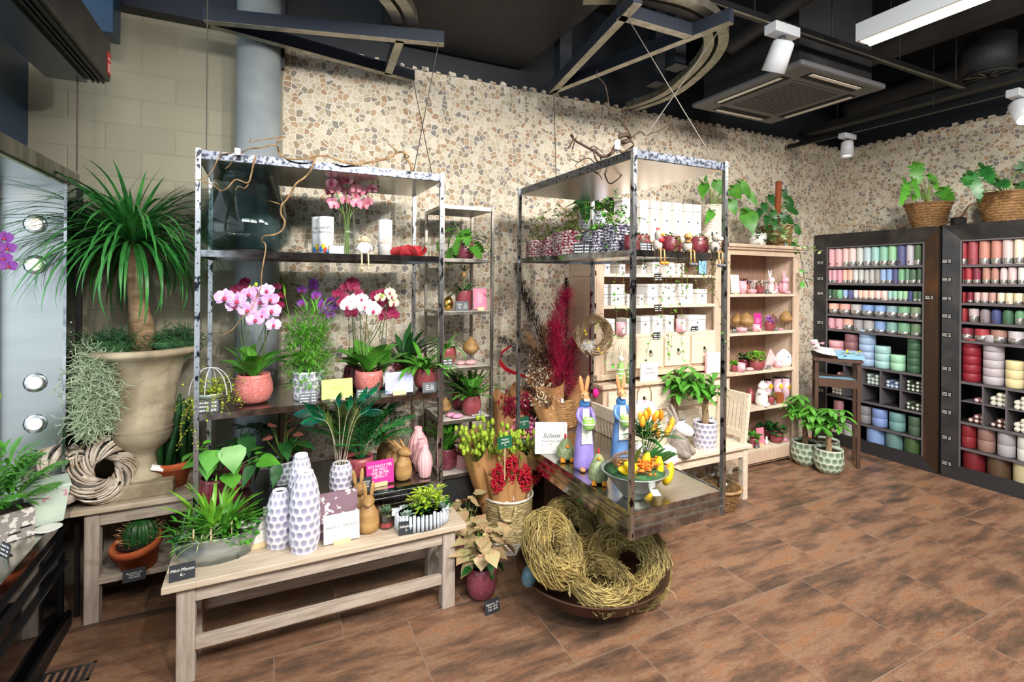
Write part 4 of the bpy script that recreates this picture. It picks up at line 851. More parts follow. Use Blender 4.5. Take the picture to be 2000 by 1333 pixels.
for a, b, n, nm, c in ((200, 330, 1, 'big cream', 'e6dcc4'), (335, 470, 1, 'big silver grey', 'c2c0bc'), (560, 738, 1, 'big cornflower blue', '7f9cd2/9ab4e0'), (745, 915, 1, 'big slate green', '5f8482/7fa09c'), (920, 1085, 1, 'big dark green', '36502f/64804a')): stack('left', nm, z9, 0, c1(a), c1(b), n, .19, c, 'bottom row', 890)
# --- right cabinet
c2 = lambda x: 1800 + x * .2026
def px2(l): return [(c2(a), c2(b)) for a, b in l]
row('right', 'the top shelf', Z2c[0], 516, px2([(352, 448), (449, 548), (555, 663), (672, 776), (780, 888), (893, 995), (1000, 1100)]), h(Z2c[0], 1880, 473),
    [('dark red', '8e2430/b4525a'), ('wine red', '9a3a48/c07a80', 'sticker'), ('tan rose', 'c88c7c'), ('dusky rose', 'c58a7e'), ('pale mauve', 'd8c2c2'), ('ivory', 'efe6cc'), ('cream', 'eee4c8')], 'tall')
row('right', 'the second shelf', Z2c[1], 552, px2([(362, 415), (420, 490), (497, 575), (587, 665), (672, 750), (757, 830), (835, 920), (930, 1010)]), h(Z2c[1], 1880, 524),
    [('red', '9a2a34/c05058'), ('crimson', 'a63038/c86068'), ('wine', '7a2a3c/a85a6a'), ('tan', 'bf9080'), ('brown rose', 'bc8c7e', 'band', 1), ('pale pink', 'e2cccc', 'band', 1), ('blush', 'e0c6c6'), ('green white', 'dfe6dc')], 'slim')
row('right', 'the third shelf', Z2c[2], 588, px2([(342, 434), (440, 500), (508, 570), (574, 645), (650, 720), (730, 805), (808, 885), (890, 978), (982, 1050)]), h(Z2c[2], 1880, 571),
    [('red', '962630/b84a50', 'sticker'), ('wine', '7c2038/a85068'), ('pale rose', 'dcb8b4'), ('blush', 'dcbab8'), ('dusky pink', 'c49a90'), ('cream', 'e9dfc4'), ('ivory', 'eae0c0', 'sticker'), ('vanilla', 'ede3c0'), ('buttermilk', 'eee4c4')], 'short')
row('right', 'the fourth shelf', Z2c[3], 625, px2([(350, 445), (455, 555), (565, 665), (672, 772), (780, 890), (897, 1000)]), h(Z2c[3], 1880, 602.5),
    [('red', '922a30/b84a50', 'sticker'), ('pale mauve', 'cdb8b8', 'wide_band'), ('marbled grey lilac', '8a7c84/b0a4aa', 'sticker', 1), ('navy blue', '3a4478/6a74a4', 'sticker', 1), ('dark green', '3c6648/648a6c', 'sticker', 1), ('green', '6a9c74', 'wide_band', 1)], 'block')
row('right', 'the fifth shelf', Z2c[4], 662, px2([(370, 503), (513, 660), (668, 828), (835, 1000)]), h(Z2c[4], 1880, 640.5),
    [('wine red', '7a2434/a0505c', 'wide_band'), ('crimson', 'a83440/c4626a', 'wide_band'), ('brown rose', 'a67c70/bc968a', 'wide_band'), ('lilac grey', 'ccc6cc', 'wide_band')], 'wide')
c3 = lambda x: 1800 + x * .2625
fz = Z2d[0]
stack('right', 'dark red', fz, 0, c3(297), c3(443), 5, .076, '8e2434', 'tall red stack', 730)
stack('right', 'lilac grey', fz, 0, c3(457), c3(618), 6, .071, 'bdb6bc', 'tall lilac grey stack', 730)
stack('right', 'cream yellow', fz, 0, c3(624), c3(762), 3, .075, 'e6d8a4', 'cream stack', 730)
z8 = Z2d[3]; z9 = Z2d[4]
for a, b, nm, c in ((287, 410, 'dark red', '7a1a24/9c3a40'), (417, 552, 'rose brown', '8c6a62/a6857c'), (564, 705, 'silver grey', 'a8a6aa'), (712, 830, 'grey white', 'd2d4cc')): stack('right', nm, z8, 0, c3(a), c3(b), 2, .1, c, f'{nm} pair, second lowest shelf', 850)
for a, b, nm, c in ((305, 480, 'big dark red', '6c1620/8e3038'), (487, 672, 'big chocolate brown', '54402f/6a5440'), (680, 860, 'big cream speckled', 'b8ae84/d8d0b0')): stack('right', nm, z9, 0, c3(a), c3(b), 1, .21, c, 'bottom row', 900)
# bundles of thin candles in the pigeonholes
def sticks(cab, desc, y0, z, nx, nz, r, c, d=.24):
    t = thing('candle_bundle', f'{desc} in the {cab} candle cabinet', 'candle bundle', (CX + .06, y0, z), 0, f'candle bundles, {cab} cabinet')
    for k in range(nx):
        for j in range(nz): 
            if j == nz - 1 and k % 3 == 2: continue
            s_ = build('candle_stick', M().tube([(0, (k - nx / 2) * r * 2.05, r + j * r * 1.9), (d, (k - nx / 2) * r * 2.05, r + j * r * 1.9)], r, 10), cmat(c), t)
    o = M()
    for k in range(nx):
        for j in range(nz):
            if j == nz - 1 and k % 3 == 2: continue
            o.ell((-.001, (k - nx / 2) * r * 2.05, r + j * r * 1.9), (.004, r * .6, r * .6), 8, 4)
    build('stick_tip', o, 'paper', t)
cab1y = lambda k: 2.467 + .135 + (1.165 - .27) * (k + .5) / 5
for k, zr, nx, nz, c, ds in ((4, 0, 4, 3, 'e6dccb', 'cream candle bundle in the lower pigeonhole behind the stand'), (4, 1, 3, 2, 'd98a8a', 'red tipped candle bundle in the upper pigeonhole behind the stand'), (2, 1, 4, 3, '9fb4b0', 'grey green candle bundle in the upper middle pigeonhole'), (1, 1, 4, 2, '8098b8', 'blue candle bundle in the pigeonhole right of the middle'), (0, 1, 4, 3, '4a5a44', 'green candle bundle in the upper right pigeonhole'), (0, 0, 4, 2, '54604c', 'dark green candle bundle in the lower right pigeonhole')):
    sticks('left', ds, cab1y(k), (Z1d[1] if zr else Z1d[2]) + .001, nx, nz, .0185, c)
cab2y = lambda k: 2.44 - .135 - (1.19 - .27) * (k + .5) / 6
for k, zr, nx, nz, c, ds in ((0, 1, 3, 1, 'a07078', 'rose candle bundle in the upper left pigeonhole'), (1, 1, 3, 3, 'd0cdb8', 'cream candle bundle in the second upper pigeonhole'), (2, 1, 3, 3, 'dcd8c4', 'ivory candle bundle in the third upper pigeonhole'), (0, 0, 3, 2, '8a5a5c', 'dusky red candle bundle in the lower left pigeonhole'), (1, 0, 3, 2, '6a4a44', 'brown red candle bundle in the second lower pigeonhole'), (2, 0, 3, 3, 'e2dcc8', 'white candle bundle in the third lower pigeonhole')):
    sticks('right', ds, cab2y(k), (Z2d[1] if zr else Z2d[2]) + .001, nx, nz, .02, c)
# black shelf labels with white writing stuck on the frames
def shelf_label(label, y, z, grp):
    t = thing('shelf_label', label, 'label', (CX + .002, y, z), -PI / 2 + .0, grp); build('plate', M().box(-.035, .035, -.002, .002, -.02, .02), 'iron', t, bev=.001); scribble(t, .064, .034, -.0028, -.018)
for k, (py) in enumerate((513, 544, 573, 630, 730, 762)): q = atx(1602, py, CX); shelf_label(f'small black shelf label, {ORD[k]} from the top on the far frame of the left cabinet', q.y, q.z, 'shelf labels on the left cabinet')
q = atx(1815, 581, CX); shelf_label('small black shelf label on the rusty frame between the two cabinets', q.y, q.z, 'shelf labels on the left cabinet')
for k, py in enumerate((510, 546, 583, 617, 654, 720, 770, 805, 855, 905)): q = atx(1849, py, CX); shelf_label(f'small black shelf label, {ORD[k]} from the top on the near edge of the right cabinet', q.y, q.z, 'shelf labels on the right cabinet')
def pl(px, Y, z):
    p = aty(px, HY, Y); v = (z - H) / dep(p) * F; p = aty(px, HY - v, Y); p.z = z; return p
def rn_(k): return random.Random(k)
def wood_rabbit(label, loc, hh, mt, rz=0., group=None, ear=.5, alert=False):
    t = thing('wooden_rabbit', label, 'figurine', loc, rz, group); r = hh * .24
    build('body', M().lathe([(r * .62, 0), (r * .95, hh * .06), (r, hh * .22), (r * .86, hh * .42), (r * .55, hh * .56), (r * .35, hh * .62), (0, hh * .65)], 20, sy=.85), mt, t, smooth=True)
    hd = build('head', M().ell((0, -.02 * hh, hh * .68), (hh * .135, hh * .16, hh * .125), 14, 10).ell((0, -.13 * hh, hh * .655), (hh * .07, hh * .08, hh * .06), 10, 8), mt, t, smooth=True)
    build('eye', M().ell((.1 * hh, -.1 * hh, hh * .7), (.012 * hh,) * 3, 6, 4).ell((-.1 * hh, -.1 * hh, hh * .7), (.012 * hh,) * 3, 6, 4), 'ink_dark', hd)
    for s in (-1, 1):
        d = V((s * .3, ear, .8)).normalized() if not alert else V((s * .12, .08, 1))
        build('ear', M().ell(V((s * .06 * hh, .02 * hh, hh * .78)) + d * hh * .14, (hh * .045, hh * .03, hh * .17), 10, 8, V((0, 0, 1)).rotation_difference(d).to_matrix()), mt, hd, smooth=True)
    return t
def scale_vase(label, loc, r, hh, mt, top=.55, group=None, k=11, cat='vase', name='vase', deep=.15):
    t = thing(name, label, cat, loc, 0, group); rows = max(4, int(hh / (2 * PI * r / k) * 1.15)); nz = rows * 6
    def rad(u): return r * (.86 + .14 * min(1, u / .15)) * (1 if u < .55 else 1 - (1 - top) * ((u - .55) / .45) ** 2)
    prof = [(rad(j / nz), hh * j / nz) for j in range(nz + 1)] + [(r * top * .85, hh), (r * top * .8, hh * .9), (1e-4, hh * .88)]
    def fn(tt, z, q):
        u = z / hh
        if q < r * top * .9: return q
        row = u * rows; ph = .5 * (int(row) % 2); a = (tt / (2 * PI) * k + ph) % 1 - .5; b = row % 1 - .5; return q * (1 - deep * .7 * max(0, 1 - (a * a + b * b) / .32)) if u < .97 else q
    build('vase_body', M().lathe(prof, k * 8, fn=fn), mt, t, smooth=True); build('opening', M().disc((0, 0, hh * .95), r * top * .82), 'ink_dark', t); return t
def ribbed_vase(label, loc, r, hh, mt, group=None, prof=None):
    t = thing('ribbed_vase', label, 'vase', loc, 0, group); P = prof or [(.6, 0), (.75, .05), (1, .45), (.85, .65), (.45, .85), (.34, .92), (.38, 1), (.3, 1), (.25, .9)]
    build('vase_body', M().lathe([(a * r, b * hh) for a, b in P], 72, fn=lambda tt, z, q: q * (1 + .05 * math.cos(tt * 14))), mt, t, smooth=True); return t
# ---------- on the counter ----------
def cpt(px, py, z=None): return atz(px, py, CZ if z is None else z)
p = pl(28, 2.82, CZ); t = thing('palm_planter', 'patterned grey planter with a lush young palm on the display counter', 'potted plant', p + V((-.06, .07, 0)), .55)
build('planter', M().box(-.085, .085, -.075, .075, 0, .125), 'planter_print', t, bev=.004); build('soil', M().box(-.078, .078, -.068, .068, .118, .126), 'soil', t)
m = fronds(M(), (0, 0, .12), 20, .29, (.7, 1.5), 1.0, .018, .1, 8, rn_(3)); bushy(m, (0, 0, .25), 110, .11, .1, .016, 1.0, 'lance', rn_(4)); build('foliage', m, 'leaf', t)
m = M(); [m.box(x, x + .028, -.0765, -.0755, .03 + .016 * (k % 2), .037 + .016 * (k % 2)) for k, x in enumerate((.0, .035, .01, .045))]; build('planter_print_text', m, 'ink_dark', t)
p = pl(84, 2.99, CZ); t = thing('paper_pot', 'pale green tapered square pot with small printed flowers beside the wicker wreath', 'pot', p + V((0, .03, 0)), .35)
m = M(); a, b = .058, .08; m.v += [(-a, -a, 0), (a, -a, 0), (a, a, 0), (-a, a, 0), (-b, -b, .17), (b, -b, .17), (b, b, .17), (-b, b, .17)]; m.f += [(0, 3, 2, 1), (4, 5, 6, 7), (0, 1, 5, 4), (1, 2, 6, 5), (2, 3, 7, 6), (3, 0, 4, 7)]; build('pot', m, 'mint_paper', t, bev=.004); build('folded_rim', M().box(-b - .002, b + .002, -b - .002, b + .002, .16, .175), 'mint_paper', t)
tag(build('saucer', M().lathe([(.0, 0), (.035, .002), (.05, .01), (.046, .011), (0, .004)], 20), 'white_glaze', smooth=True, loc=pl(94, 2.9, CZ)), 'small white saucer beside the flowered paper pot', 'saucer')
price_sign('black price sign leaning at the counter edge beside the patterned planter', cpt(76, 1012), .07, .05, -.9, 'Topf 24,90')
price_sign('black price sign at the left picture edge on the counter', cpt(8, 1088), .07, .05, -.9)
def wicker_wreath(label, p, R_, r, nrm, sd):
    t = thing('wicker_wreath', label, 'wreath', p); q = V((0, 0, 1)).rotation_difference(V(nrm).normalized()).to_matrix(); rn = rn_(sd)
    for nm, n, th, mt in (('light_willow', 60, .0055, 'wicker_grey'), ('dark_willow', 34, .005, 'wicker_dark'), ('tan_willow', 22, .0055, 'wicker_white')):
        m = M()
        for k in range(n):
            a0 = rn.uniform(0, 2 * PI); ph = rn.uniform(0, 2 * PI); pts = []; rr = r * (rn.uniform(.85, 1.05) if nm != 'dark_willow' else rn.uniform(.7, .9))
            for j in range(13):
                a = a0 + 2.3 * j / 12; b = ph + 3.6 * j / 12; pts.append(q @ V(((R_ + rr * math.cos(b)) * math.cos(a), (R_ + rr * math.cos(b)) * math.sin(a), rr * math.sin(b))))
            m.tube(pts, th, 5)
        build(nm, m, mt, t, smooth=True)
    return t
p = pl(112, 3.15, CZ); wicker_wreath('grey white wicker wreath standing on the display counter', p + V((-.01, .03, .15)), .1, .048, (.75, -.65, .2), 21)
p = pl(204, 3.26, TZ); wicker_wreath('grey white wicker wreath leaning on the wooden table beside the urn', p + V((0, 0, .165)), .108, .055, (.55, -.8, .3), 22)
p = pl(-12, 2.9, CZ); t = thing('orchid', 'purple orchid spray at the left picture edge above the counter', 'orchid', p); build('pot', M().lathe(POTS['belly'](.06, .1)), 'white_glaze', t, smooth=True)
m = M(); lip = M(); s = M(); s.tube([(0, 0, .1), (.0, 0, .5), (.02, 0, .62)], .003, 5)
for k, (px, py) in enumerate(((8, 465), (14, 485), (6, 505), (16, 520))): q = aty(px, py, 2.88) - p; blossom(t, q, (.4, -1, .1), .06, 'orchid_purple', 'orchid_lip'); s.tube([(0.0, 0, q.z - .03), q], .0015, 4)
build('stem', s, 'stem', t)
m = M(); q = aty(24, 508, 2.88) - p; m.blade(q, (1, -.2, .1), .09, .02, .2, 'lance', 4); m.blade(q, (1, -.2, -.2), .07, .018, .2, 'lance', 4); build('leaves', m, 'leaf_bright', t)
# ---------- stone urn with the ponytail palm ----------
up_ = pl(280, 3.355, TZ); RZ_ = aty(280, 676, 3.355).z - TZ; K = RZ_ / .80
t = thing('stone_urn', 'tall weathered sandstone urn holding the ponytail palm', 'urn', up_)
build('plinth', M().box(-.155, .155, -.14, .14, 0, .075), 'sandstone', t, bev=.008)
build('urn_body', M().lathe([(a, b * K) for a, b in ((.115, .075 / K), (.115, .09), (.1, .1), (.085, .13), (.062, .16), (.06, .2), (.075, .22), (.1, .245), (.138, .29), (.15, .335), (.143, .345), (.152, .352), (.145, .36), (.138, .362), (.145, .5), (.158, .6), (.182, .69), (.23, .748), (.265, .765), (.275, .775), (.275, .79), (.265, .8), (.235, .8), (.22, .78), (.0, .77))], 44), 'sandstone', t, smooth=True)
top = up_.z + .78 * K
t = thing('ponytail_palm', 'ponytail palm with a bare trunk and a fountain of long leaves', 'plant', (up_.x - .03, up_.y, top))
h0 = aty(262, 470, 3.355).z - top
build('trunk', M().tube([(.03, 0, 0), (.02, 0, .1), (.0, 0, h0 * .45), (-.02, 0, h0 * .8), (-.03, 0, h0)], [.085, .06, .045, .038, .045], 14), 'bark', t, smooth=True)
m = M(); tuft(m, (-.03, 0, h0 - .02), 290, .62, .019, (-.15, 1.35), 2.1, 'strap', 9, .04, rn_(8)); tuft(m, (-.03, 0, h0 - .02), 46, .8, .02, (.15, 1.0), 1.7, 'strap', 10, .03, rn_(9), (PI * .75, PI * 1.4)); tuft(m, (-.03, 0, h0), 20, .5, .026, (1.0, 1.5), .8, 'strap', 8, .03, rn_(10)); m.v = [(max(x, -1.17 - up_.x + .03) if y > 3.19 - up_.y else x, min(y, 3.635 - up_.y - .02 * (i % 3) / 3), z) for i, (x, y, z) in enumerate(m.v)]; build('leaf_fountain', m, 'leaf_tree', t)
def fuzz(m, c, n, rad, L, th, rn, drop=0., sq=(1, 1, 1)):
    for k in range(n):
        p = V(c) + V([rn.gauss(0, .45) * rad * q for q in sq]); d = V((rn.uniform(-1, 1), rn.uniform(-1, 1), rn.uniform(-1, 1) - drop)).normalized(); pts = [p.copy()]
        for j in range(4): d = (d + V((rn.uniform(-.8, .8), rn.uniform(-.8, .8), rn.uniform(-.8, .8)))).normalized(); p = p + d * L / 4; pts.append(p.copy())
        m.tube(pts, th, 3, cap=False)
    return m
m = M(); fuzz(m, (-.13, -.1, .05), 420, .1, .09, .0018, rn_(31), 0, (1, .8, .45)); fuzz(m, (.16, -.07, .05), 420, .11, .09, .0018, rn_(32), 0, (1, .8, .4)); m.ell((-.13, -.1, .03), (.09, .08, .05)); m.ell((.15, -.07, .03), (.1, .09, .045))
tag(build('moss', m, 'moss', loc=(up_.x, up_.y, top)), 'dark green moss cushions around the trunk on top of the urn', 'moss', kind='stuff')
m = M(); rn = rn_(33)
for k in range(1500):
    a = rn.uniform(0, 1); zz = -rn.random() ** .8 * .37; wd = .085 * (1 - abs(zz + .16) * 1.3)
    p = V((-.175 + rn.gauss(0, .5) * wd, -.17 + rn.gauss(0, .3) * .05 - .03, zz)); fuzz(m, p, 1, .001, .09, .0016, rn, .3)
fuzz(m, (-.17, -.17, .01), 120, .08, .09, .0016, rn, 0, (1, .6, .4))
tag(build('air_plant', m, 'air_moss', loc=(up_.x, up_.y, top)), 'pale grey green air moss hanging down the left side of the stone urn', 'plant', kind='stuff')
# ---------- on the wooden table ----------
p = atz(334, 955, TZ); t = thing('snake_plant', 'terracotta pot with upright cylindrical snake plant spikes on the wooden table', 'potted plant', p + V((0, .06, 0)))
pot(t, 'terra', .1, .14, 'terracotta'); m = M(); rn = rn_(41)
for x, y, hh, lx in ((-.05, -.03, .38, -.02), (-.03, .03, .33, .0), (.0, -.02, .41, .03), (.02, .03, .36, .05), (.05, -.01, .38, .0), (.06, .03, .3, .03), (.0, .05, .3, -.03), (-.02, -.05, .25, .04)): m.tube([(x, y, .1), (x + lx * .5, y, .1 + hh * .5), (x + lx, y, .1 + hh * .9), (x + lx * 1.1, y, .1 + hh)], [.017, .018, .013, .003], 10)
build('spikes', m, 'leaf_dark', t, smooth=True); b = build('plant_tag', M().box(-.03, .03, -.001, .001, 0, .03), 'paper', t); b.location = (-.06, -.1, .12); b.rotation_euler = (-.6, .3, 0)
p = atz(268, 1118, .22); t = thing('cactus_pot', 'terracotta pot with a round barrel cactus on the lower table shelf', 'potted plant', p + V((0, .07, 0)))
q = pot(t, 'terra', .115, .145, 'terracotta'); q.rotation_euler = (.12, -.12, 0)
build('cactus', M().ell((-.01, -.01, .17), (.07, .07, .085), 40, 14).n() and M().lathe([(.05, .1), (.07, .14), (.075, .18), (.06, .225), (.03, .25), (0, .255)], 64, fn=lambda a, z, r: r * (1 + .1 * math.cos(a * 13))), 'leaf_dark', t, smooth=True); m = M(); rn = rn_(44)
for k in range(150): a = 2 * PI * (k % 13) / 13; z = rn.uniform(.12, .25); r = .085 * math.sqrt(max(.05, 1 - ((z - .175) / .085) ** 2)); c = V((r * math.cos(a), r * math.sin(a), z)); m.tube([c, c + V((math.cos(a + rn.uniform(-.7, .7)), math.sin(a + rn.uniform(-.7, .7)), rn.uniform(-.2, .9))) * .028], .0009, 3, cap=False)
build('spines', m, 'pampas_tan', t)
price_sign('black price sign in front of the barrel cactus', atz(260, 1140, .22) + V((0, .02, 0)), .095, .06, .05, 'Mammillaria 39.-\nTopf 14.90\nTotal 48.90', scale=.17)
t = thing('floor_grille', 'metal floor grille set in the tiles at the lower left', 'floor grille', atz(125, 1325, .001), .0); build('grille_frame', M().box(-.1, .1, -.06, -.05, 0, .004).box(-.1, .1, .05, .06, 0, .004).box(-.1, -.09, -.06, .06, 0, .004).box(.09, .1, -.06, .06, 0, .004), 'frame_steel', t)
m = M(); [m.box(-.085 + k * .03, -.07 + k * .03, -.05, .05, 0, .003) for k in range(6)]; build('grille_bar', m, 'steel_dark', t)
# ---------- on the bench ----------
def bpt(px, py): return atz(px, py, BZ)
p = bpt(420, 1105) + V((0, .085, 0)); t = thing('zinc_planter', 'oval zinc tub planted with mixed small green foliage plants on the bench', 'potted plant', p)
build('tub', M().lathe([(.145, 0), (.165, .06), (.178, .115), (.182, .12), (.17, .118), (.16, .09), (0, .088)], 32, sy=.56), 'zinc', t, smooth=True); build('soil', M().disc((0, 0, .1), .165, 20, 1, .55), 'soil', t)
m = M(); tuft(m, (.03, .0, .1), 60, .2, .02, (.6, 1.5), 1., 'lance', 5, .07, rn_(51)); build('dark_leaf_plant', m, 'leaf', t); m = M(); tuft(m, (-.02, .04, .1), 30, .28, .024, (.9, 1.5), .7, 'lance', 5, .05, rn_(52)); build('upright_leaf_plant', m, 'leaf_bright', t)
m = M(); tuft(m, (-.06, -.06, .1), 45, .13, .008, (.2, 1.3), 1.1, 'strap', 5, .04, rn_(53)); build('striped_grass', m, 'leaf_var', t); m = M(); bushy(m, (.1, -.05, .12), 110, .075, .04, .018, .7, 'lance', rn_(54)); bushy(m, (-.12, .0, .14), 70, .07, .07, .012, .8, 'lance', rn_(57)); build('bushy_plant', m, 'leaf', t); m = M(); rosette(m, (-.13, -.06, .11), .07, 14, (.1, 1.0), .5, rn_(55), 'round'); tuft(m, (-.15, .01, .1), 12, .16, .01, (.6, 1.4), .3, 'strap', 4, .02, rn_(56)); build('succulent', m, 'leaf_mid', t)
[build('wooden_tag', M().box(x, x + .006, y, y + .002, .1, .17), 'pale_block', t) for x, y in ((-.09, -.06), (-.02, -.08), (-.05, -.02), (.06, -.04))]
price_sign('black price sign at the left bench corner reading Mini-Pflanze', bpt(355, 1137) + V((0, .012, 0)), .095, .068, .05, 'Mini-Pflanze\n6,-', scale=.27)
p = bpt(546, 1078); scale_vase('short white and violet honeycomb vase on the bench', p + V((0, .065, 0)), .063, .27, 'grey_glaze', .5)
p = bpt(597, 1086); scale_vase('tall white and violet honeycomb vase at the front of the bench', p + V((0, .066, 0)), .07, .375, 'grey_glaze', .5)
p = bpt(597, 1086); scale_vase('tall honeycomb vase standing behind the other tall one on the bench', p + V((-.012, .19, 0)), .06, .42, 'grey_glaze', .5)
FV = pl(666, 2.87, T1); scale_vase('bulbous white honeycomb vase holding the peacock feathers', FV, .062, .155, 'grey_glaze', .72)
rn = rn_(61)
for k, (px, py, nm) in enumerate(((600, 800, 'leftmost peacock feather, curving far to the left'), (612, 815, 'second peacock feather from the left'), (655, 782, 'upright dark teal peacock feather in the middle'), (690, 790, 'peacock feather just right of the upright one'), (715, 775, 'peacock feather leaning right, bright teal'), (735, 765, 'long peacock feather reaching up to the green card'), (722, 800, 'lowest right peacock feather'))):
    tip = aty(px, py, 2.74 - .03 * (k % 3)) - FV; base = V((rn.uniform(-.02, .02), rn.uniform(-.02, .02), .07)); mid = base.lerp(tip, .6) + V((0, 0, .1)) - V((tip.x * .25, 0, 0)); pts = smooth_path([base, mid, tip], 3)
    t = thing('peacock_feather', nm + ' in the honeycomb vase', 'feather', FV, 0, 'peacock feathers'); build('quill', M().tube(pts, [.0022 * (1 - .8 * j / len(pts)) for j in range(len(pts))], 5), 'feather_quill', t)
    m = M(); m2 = M(); n = len(pts)
    for r_ in range(110):
        u = .3 + .7 * r_ / 110; j = min(n - 2, int(u * (n - 1))); q = pts[j].lerp(pts[j + 1], u * (n - 1) - j); d = (pts[j + 1] - pts[j]).normalized(); sd = d.cross(V((0, 1, 0))).normalized()
        for s in (-1, 1): (m if u > .62 else m2).blade(q, d * .9 + sd * s * .55 + V((0, rn.uniform(-.2, .2), 0)), (.075 if u > .5 else .045) * (1.15 - .8 * abs(u - .78)), .0035, .5, 'strap', 3, 0)
    build('teal_barbs', m, 'feather_teal', t); build('loose_barbs', m2, 'leaf_oli', t)
p = bpt(664, 1052) + V((.0, .04, 0)); card('dusky purple square tile with a white frost pattern leaning behind the white card', p, .185, .215, 'card_purple', .05, -.1, holder=False, thick=.008, name='decor_tile')
p = bpt(668, 1062) + V((.0, .005, 0)); card('white card reading MACH ES... EINFACH in a wooden holder', p, .17, .135, 'paper', .05, -.08, 'MACH ES... EINFACH', 'ink', .12)
p = bpt(722, 1046); wood_rabbit('wooden rabbit standing upright on the bench front', p + V((0, .04, 0)), .235, 'carved_wood', -.2, 'wooden rabbits', alert=True); p = bpt(708, 1030); wood_rabbit('wooden rabbit half hidden behind the other bench rabbit', p + V((-.012, .06, 0)), .26, 'carved_wood', .2, 'wooden rabbits', alert=True)
for k, (px, py, dx, lb) in enumerate(((758, 1038, 0, 'small glass pot of succulents with red granules on the bench'), (742, 1025, .1, 'small glass succulent pot behind the front one beside the rabbits'))):
    p = bpt(px, py); t = thing('glass_planter', lb, 'potted plant', p + V((0, .045 + dx, 0)), 0, 'glass succulent pots'); build('glass', M().lathe([(.034, 0), (.04, .01), (.042, .085), (.039, .085), (.037, .012), (0, .008)], 20), 'clear_jar', t, smooth=True); build('red_granules', M().lathe([(.035, .01), (.037, .035), (0, .036)], 18), 'red_shell', t); build('soil', M().lathe([(.037, .036), (.037, .07), (0, .071)], 18), 'soil', t)
    m = M(); rosette(m, (0, 0, .075), .05, 20, (.3, 1.4), .2, rn_(70 + k), 'lance', -.2) if k == 0 else tuft(m, (0, 0, .07), 26, .11, .012, (.4, 1.5), .5, 'strap', 4, .02, rn_(71)); build('foliage', m, 'leaf_blue' if k == 0 else 'leaf_mid', t); m = M(); bushy(m, (0, 0, .085), 80, .045, .02, .006, .4, 'lance', rn_(73 + k)); build('trailing_foliage', m, 'leaf_oli', t)
    b = build('white_tag', M().box(-.012, .012, -.001, .001, 0, .036), 'paper', t); b.location = (.03, -.04, .07); b.rotation_euler = (-.3, .2, .2)
p = bpt(832, 1036) + V((0, .075, 0)); t = thing('succulent_planter', 'oval stone-look planter of little logs filled with succulents on the bench', 'potted plant', p)
m = M(); rn = rn_(81)
for k in range(40): a = 2 * PI * k / 40; r = .0086; m.lathe([(.0, 0), (r, 0), (r * 1.05, .03), (r * .95, .08 + rn.uniform(-.008, .01)), (0, .082)], 7, c=(.138 * math.cos(a), .09 * math.sin(a), rn.uniform(-.0, .004)))
build('inner_ring', M().lathe([(.138, .0), (.14, .07), (.12, .07)], 40, sy=.652), 'iron', t, smooth=True); build('log_rim', m, 'zinc' if False else 'blue_grey_glaze', t, smooth=True); build('soil', M().disc((0, 0, .07), .135, 20, 1, .65), 'soil', t)
m = M(); [rosette(m, (x, y, .075), r, 22, (.1, 1.3), .4, rn_(82)) for x, y, r in ((-.09, -.04, .045), (.1, -.02, .05), (.03, .05, .04), (-.03, .02, .035))]; build('grey_rosettes', m, 'leaf_grey', t); m = M(); bushy(m, (.02, .02, .11), 170, .075, .04, .018, .6, 'lance', rn_(83)); bushy(m, (.08, .03, .12), 60, .05, .05, .02, .8, 'round', rn_(84)); build('lime_succulents', m, 'leaf_lime', t); m = M(); bushy(m, (-.03, -.03, .1), 90, .07, .03, .007, .5, 'lance', rn_(85)); tuft(m, (.11, -.03, .07), 26, .07, .012, (.2, 1.3), .2, 'lance', 3, .02, rn_(86)); build('dark_succulents', m, 'leaf_mid', t)
price_sign('black price sign reading Sukkulenten in front of the log planter', bpt(795, 1047) + V((0, .01, 0)), .078, .066, -.1, 'Sukkulenten\n5,-', scale=.27)
# frames leaning behind the short vase
for k, (px, dx, lb) in enumerate(((545, .14, 'white framed card leaning behind the short honeycomb vase'), (505, .1, 'pale card lying behind the zinc tub on the bench'), (640, .16, 'grey text card behind the tall honeycomb vases'))):
    p = bpt(px, 1040); card(lb, V((p.x, 2.74 - .01 * k, BZ)), (.14, .15, .1)[k], (.17, .13, .17)[k], ('page', 'paper', 'ink')[k], .1, -.2, ('Danke', 'Alles Liebe', None)[k], 'ink', .1, thick=.006)
# ---------------- things on the left hanging shelf ----------------
SU, SM = Z1[0] + .001, Z1[1] + .001
def W(px, p): return px * mpp(p)
p = pl(481, 3.1, SU); r = W(163, p) / 2; hh = aty(481, 334, 3.1).z - SU
t = thing('glass_vase', 'big bulbous smoke grey glass vase on the upper shelf', 'vase', p)
P = [(.5, 0), (.72, .04), (.93, .14), (1, .26), (.97, .38), (.86, .58), (.7, .8), (.54, 1)]
build('vase_body', M().lathe([(a * r, b * hh) for a, b in P] + [(a * r * .965, b * hh * .97 + .03 * hh) for a, b in reversed(P)] + [(0, .03 * hh)], 48), 'smoke_glass', t, smooth=True)
build('vase_base', M().lathe([(0, .001), (r * .5, .0), (r * .7, .035 * hh), (r * .55, .05 * hh), (0, .05 * hh)], 40), 'iron', t, smooth=True)
def tin(label, p, r, hh, mt, lid='iron', name='gift_tin', group=None, marks=None):
    t = thing(name, label, 'tin', p, 0, group); build('tin_body', M().lathe([(r, 0), (r, hh * .97)], 28), mt, t, smooth=True); build('lid', M().lathe([(r * 1.0, hh * .965), (r * 1.01, hh * .99), (r * .97, hh), (0, hh)], 28), lid, t, smooth=True); return t
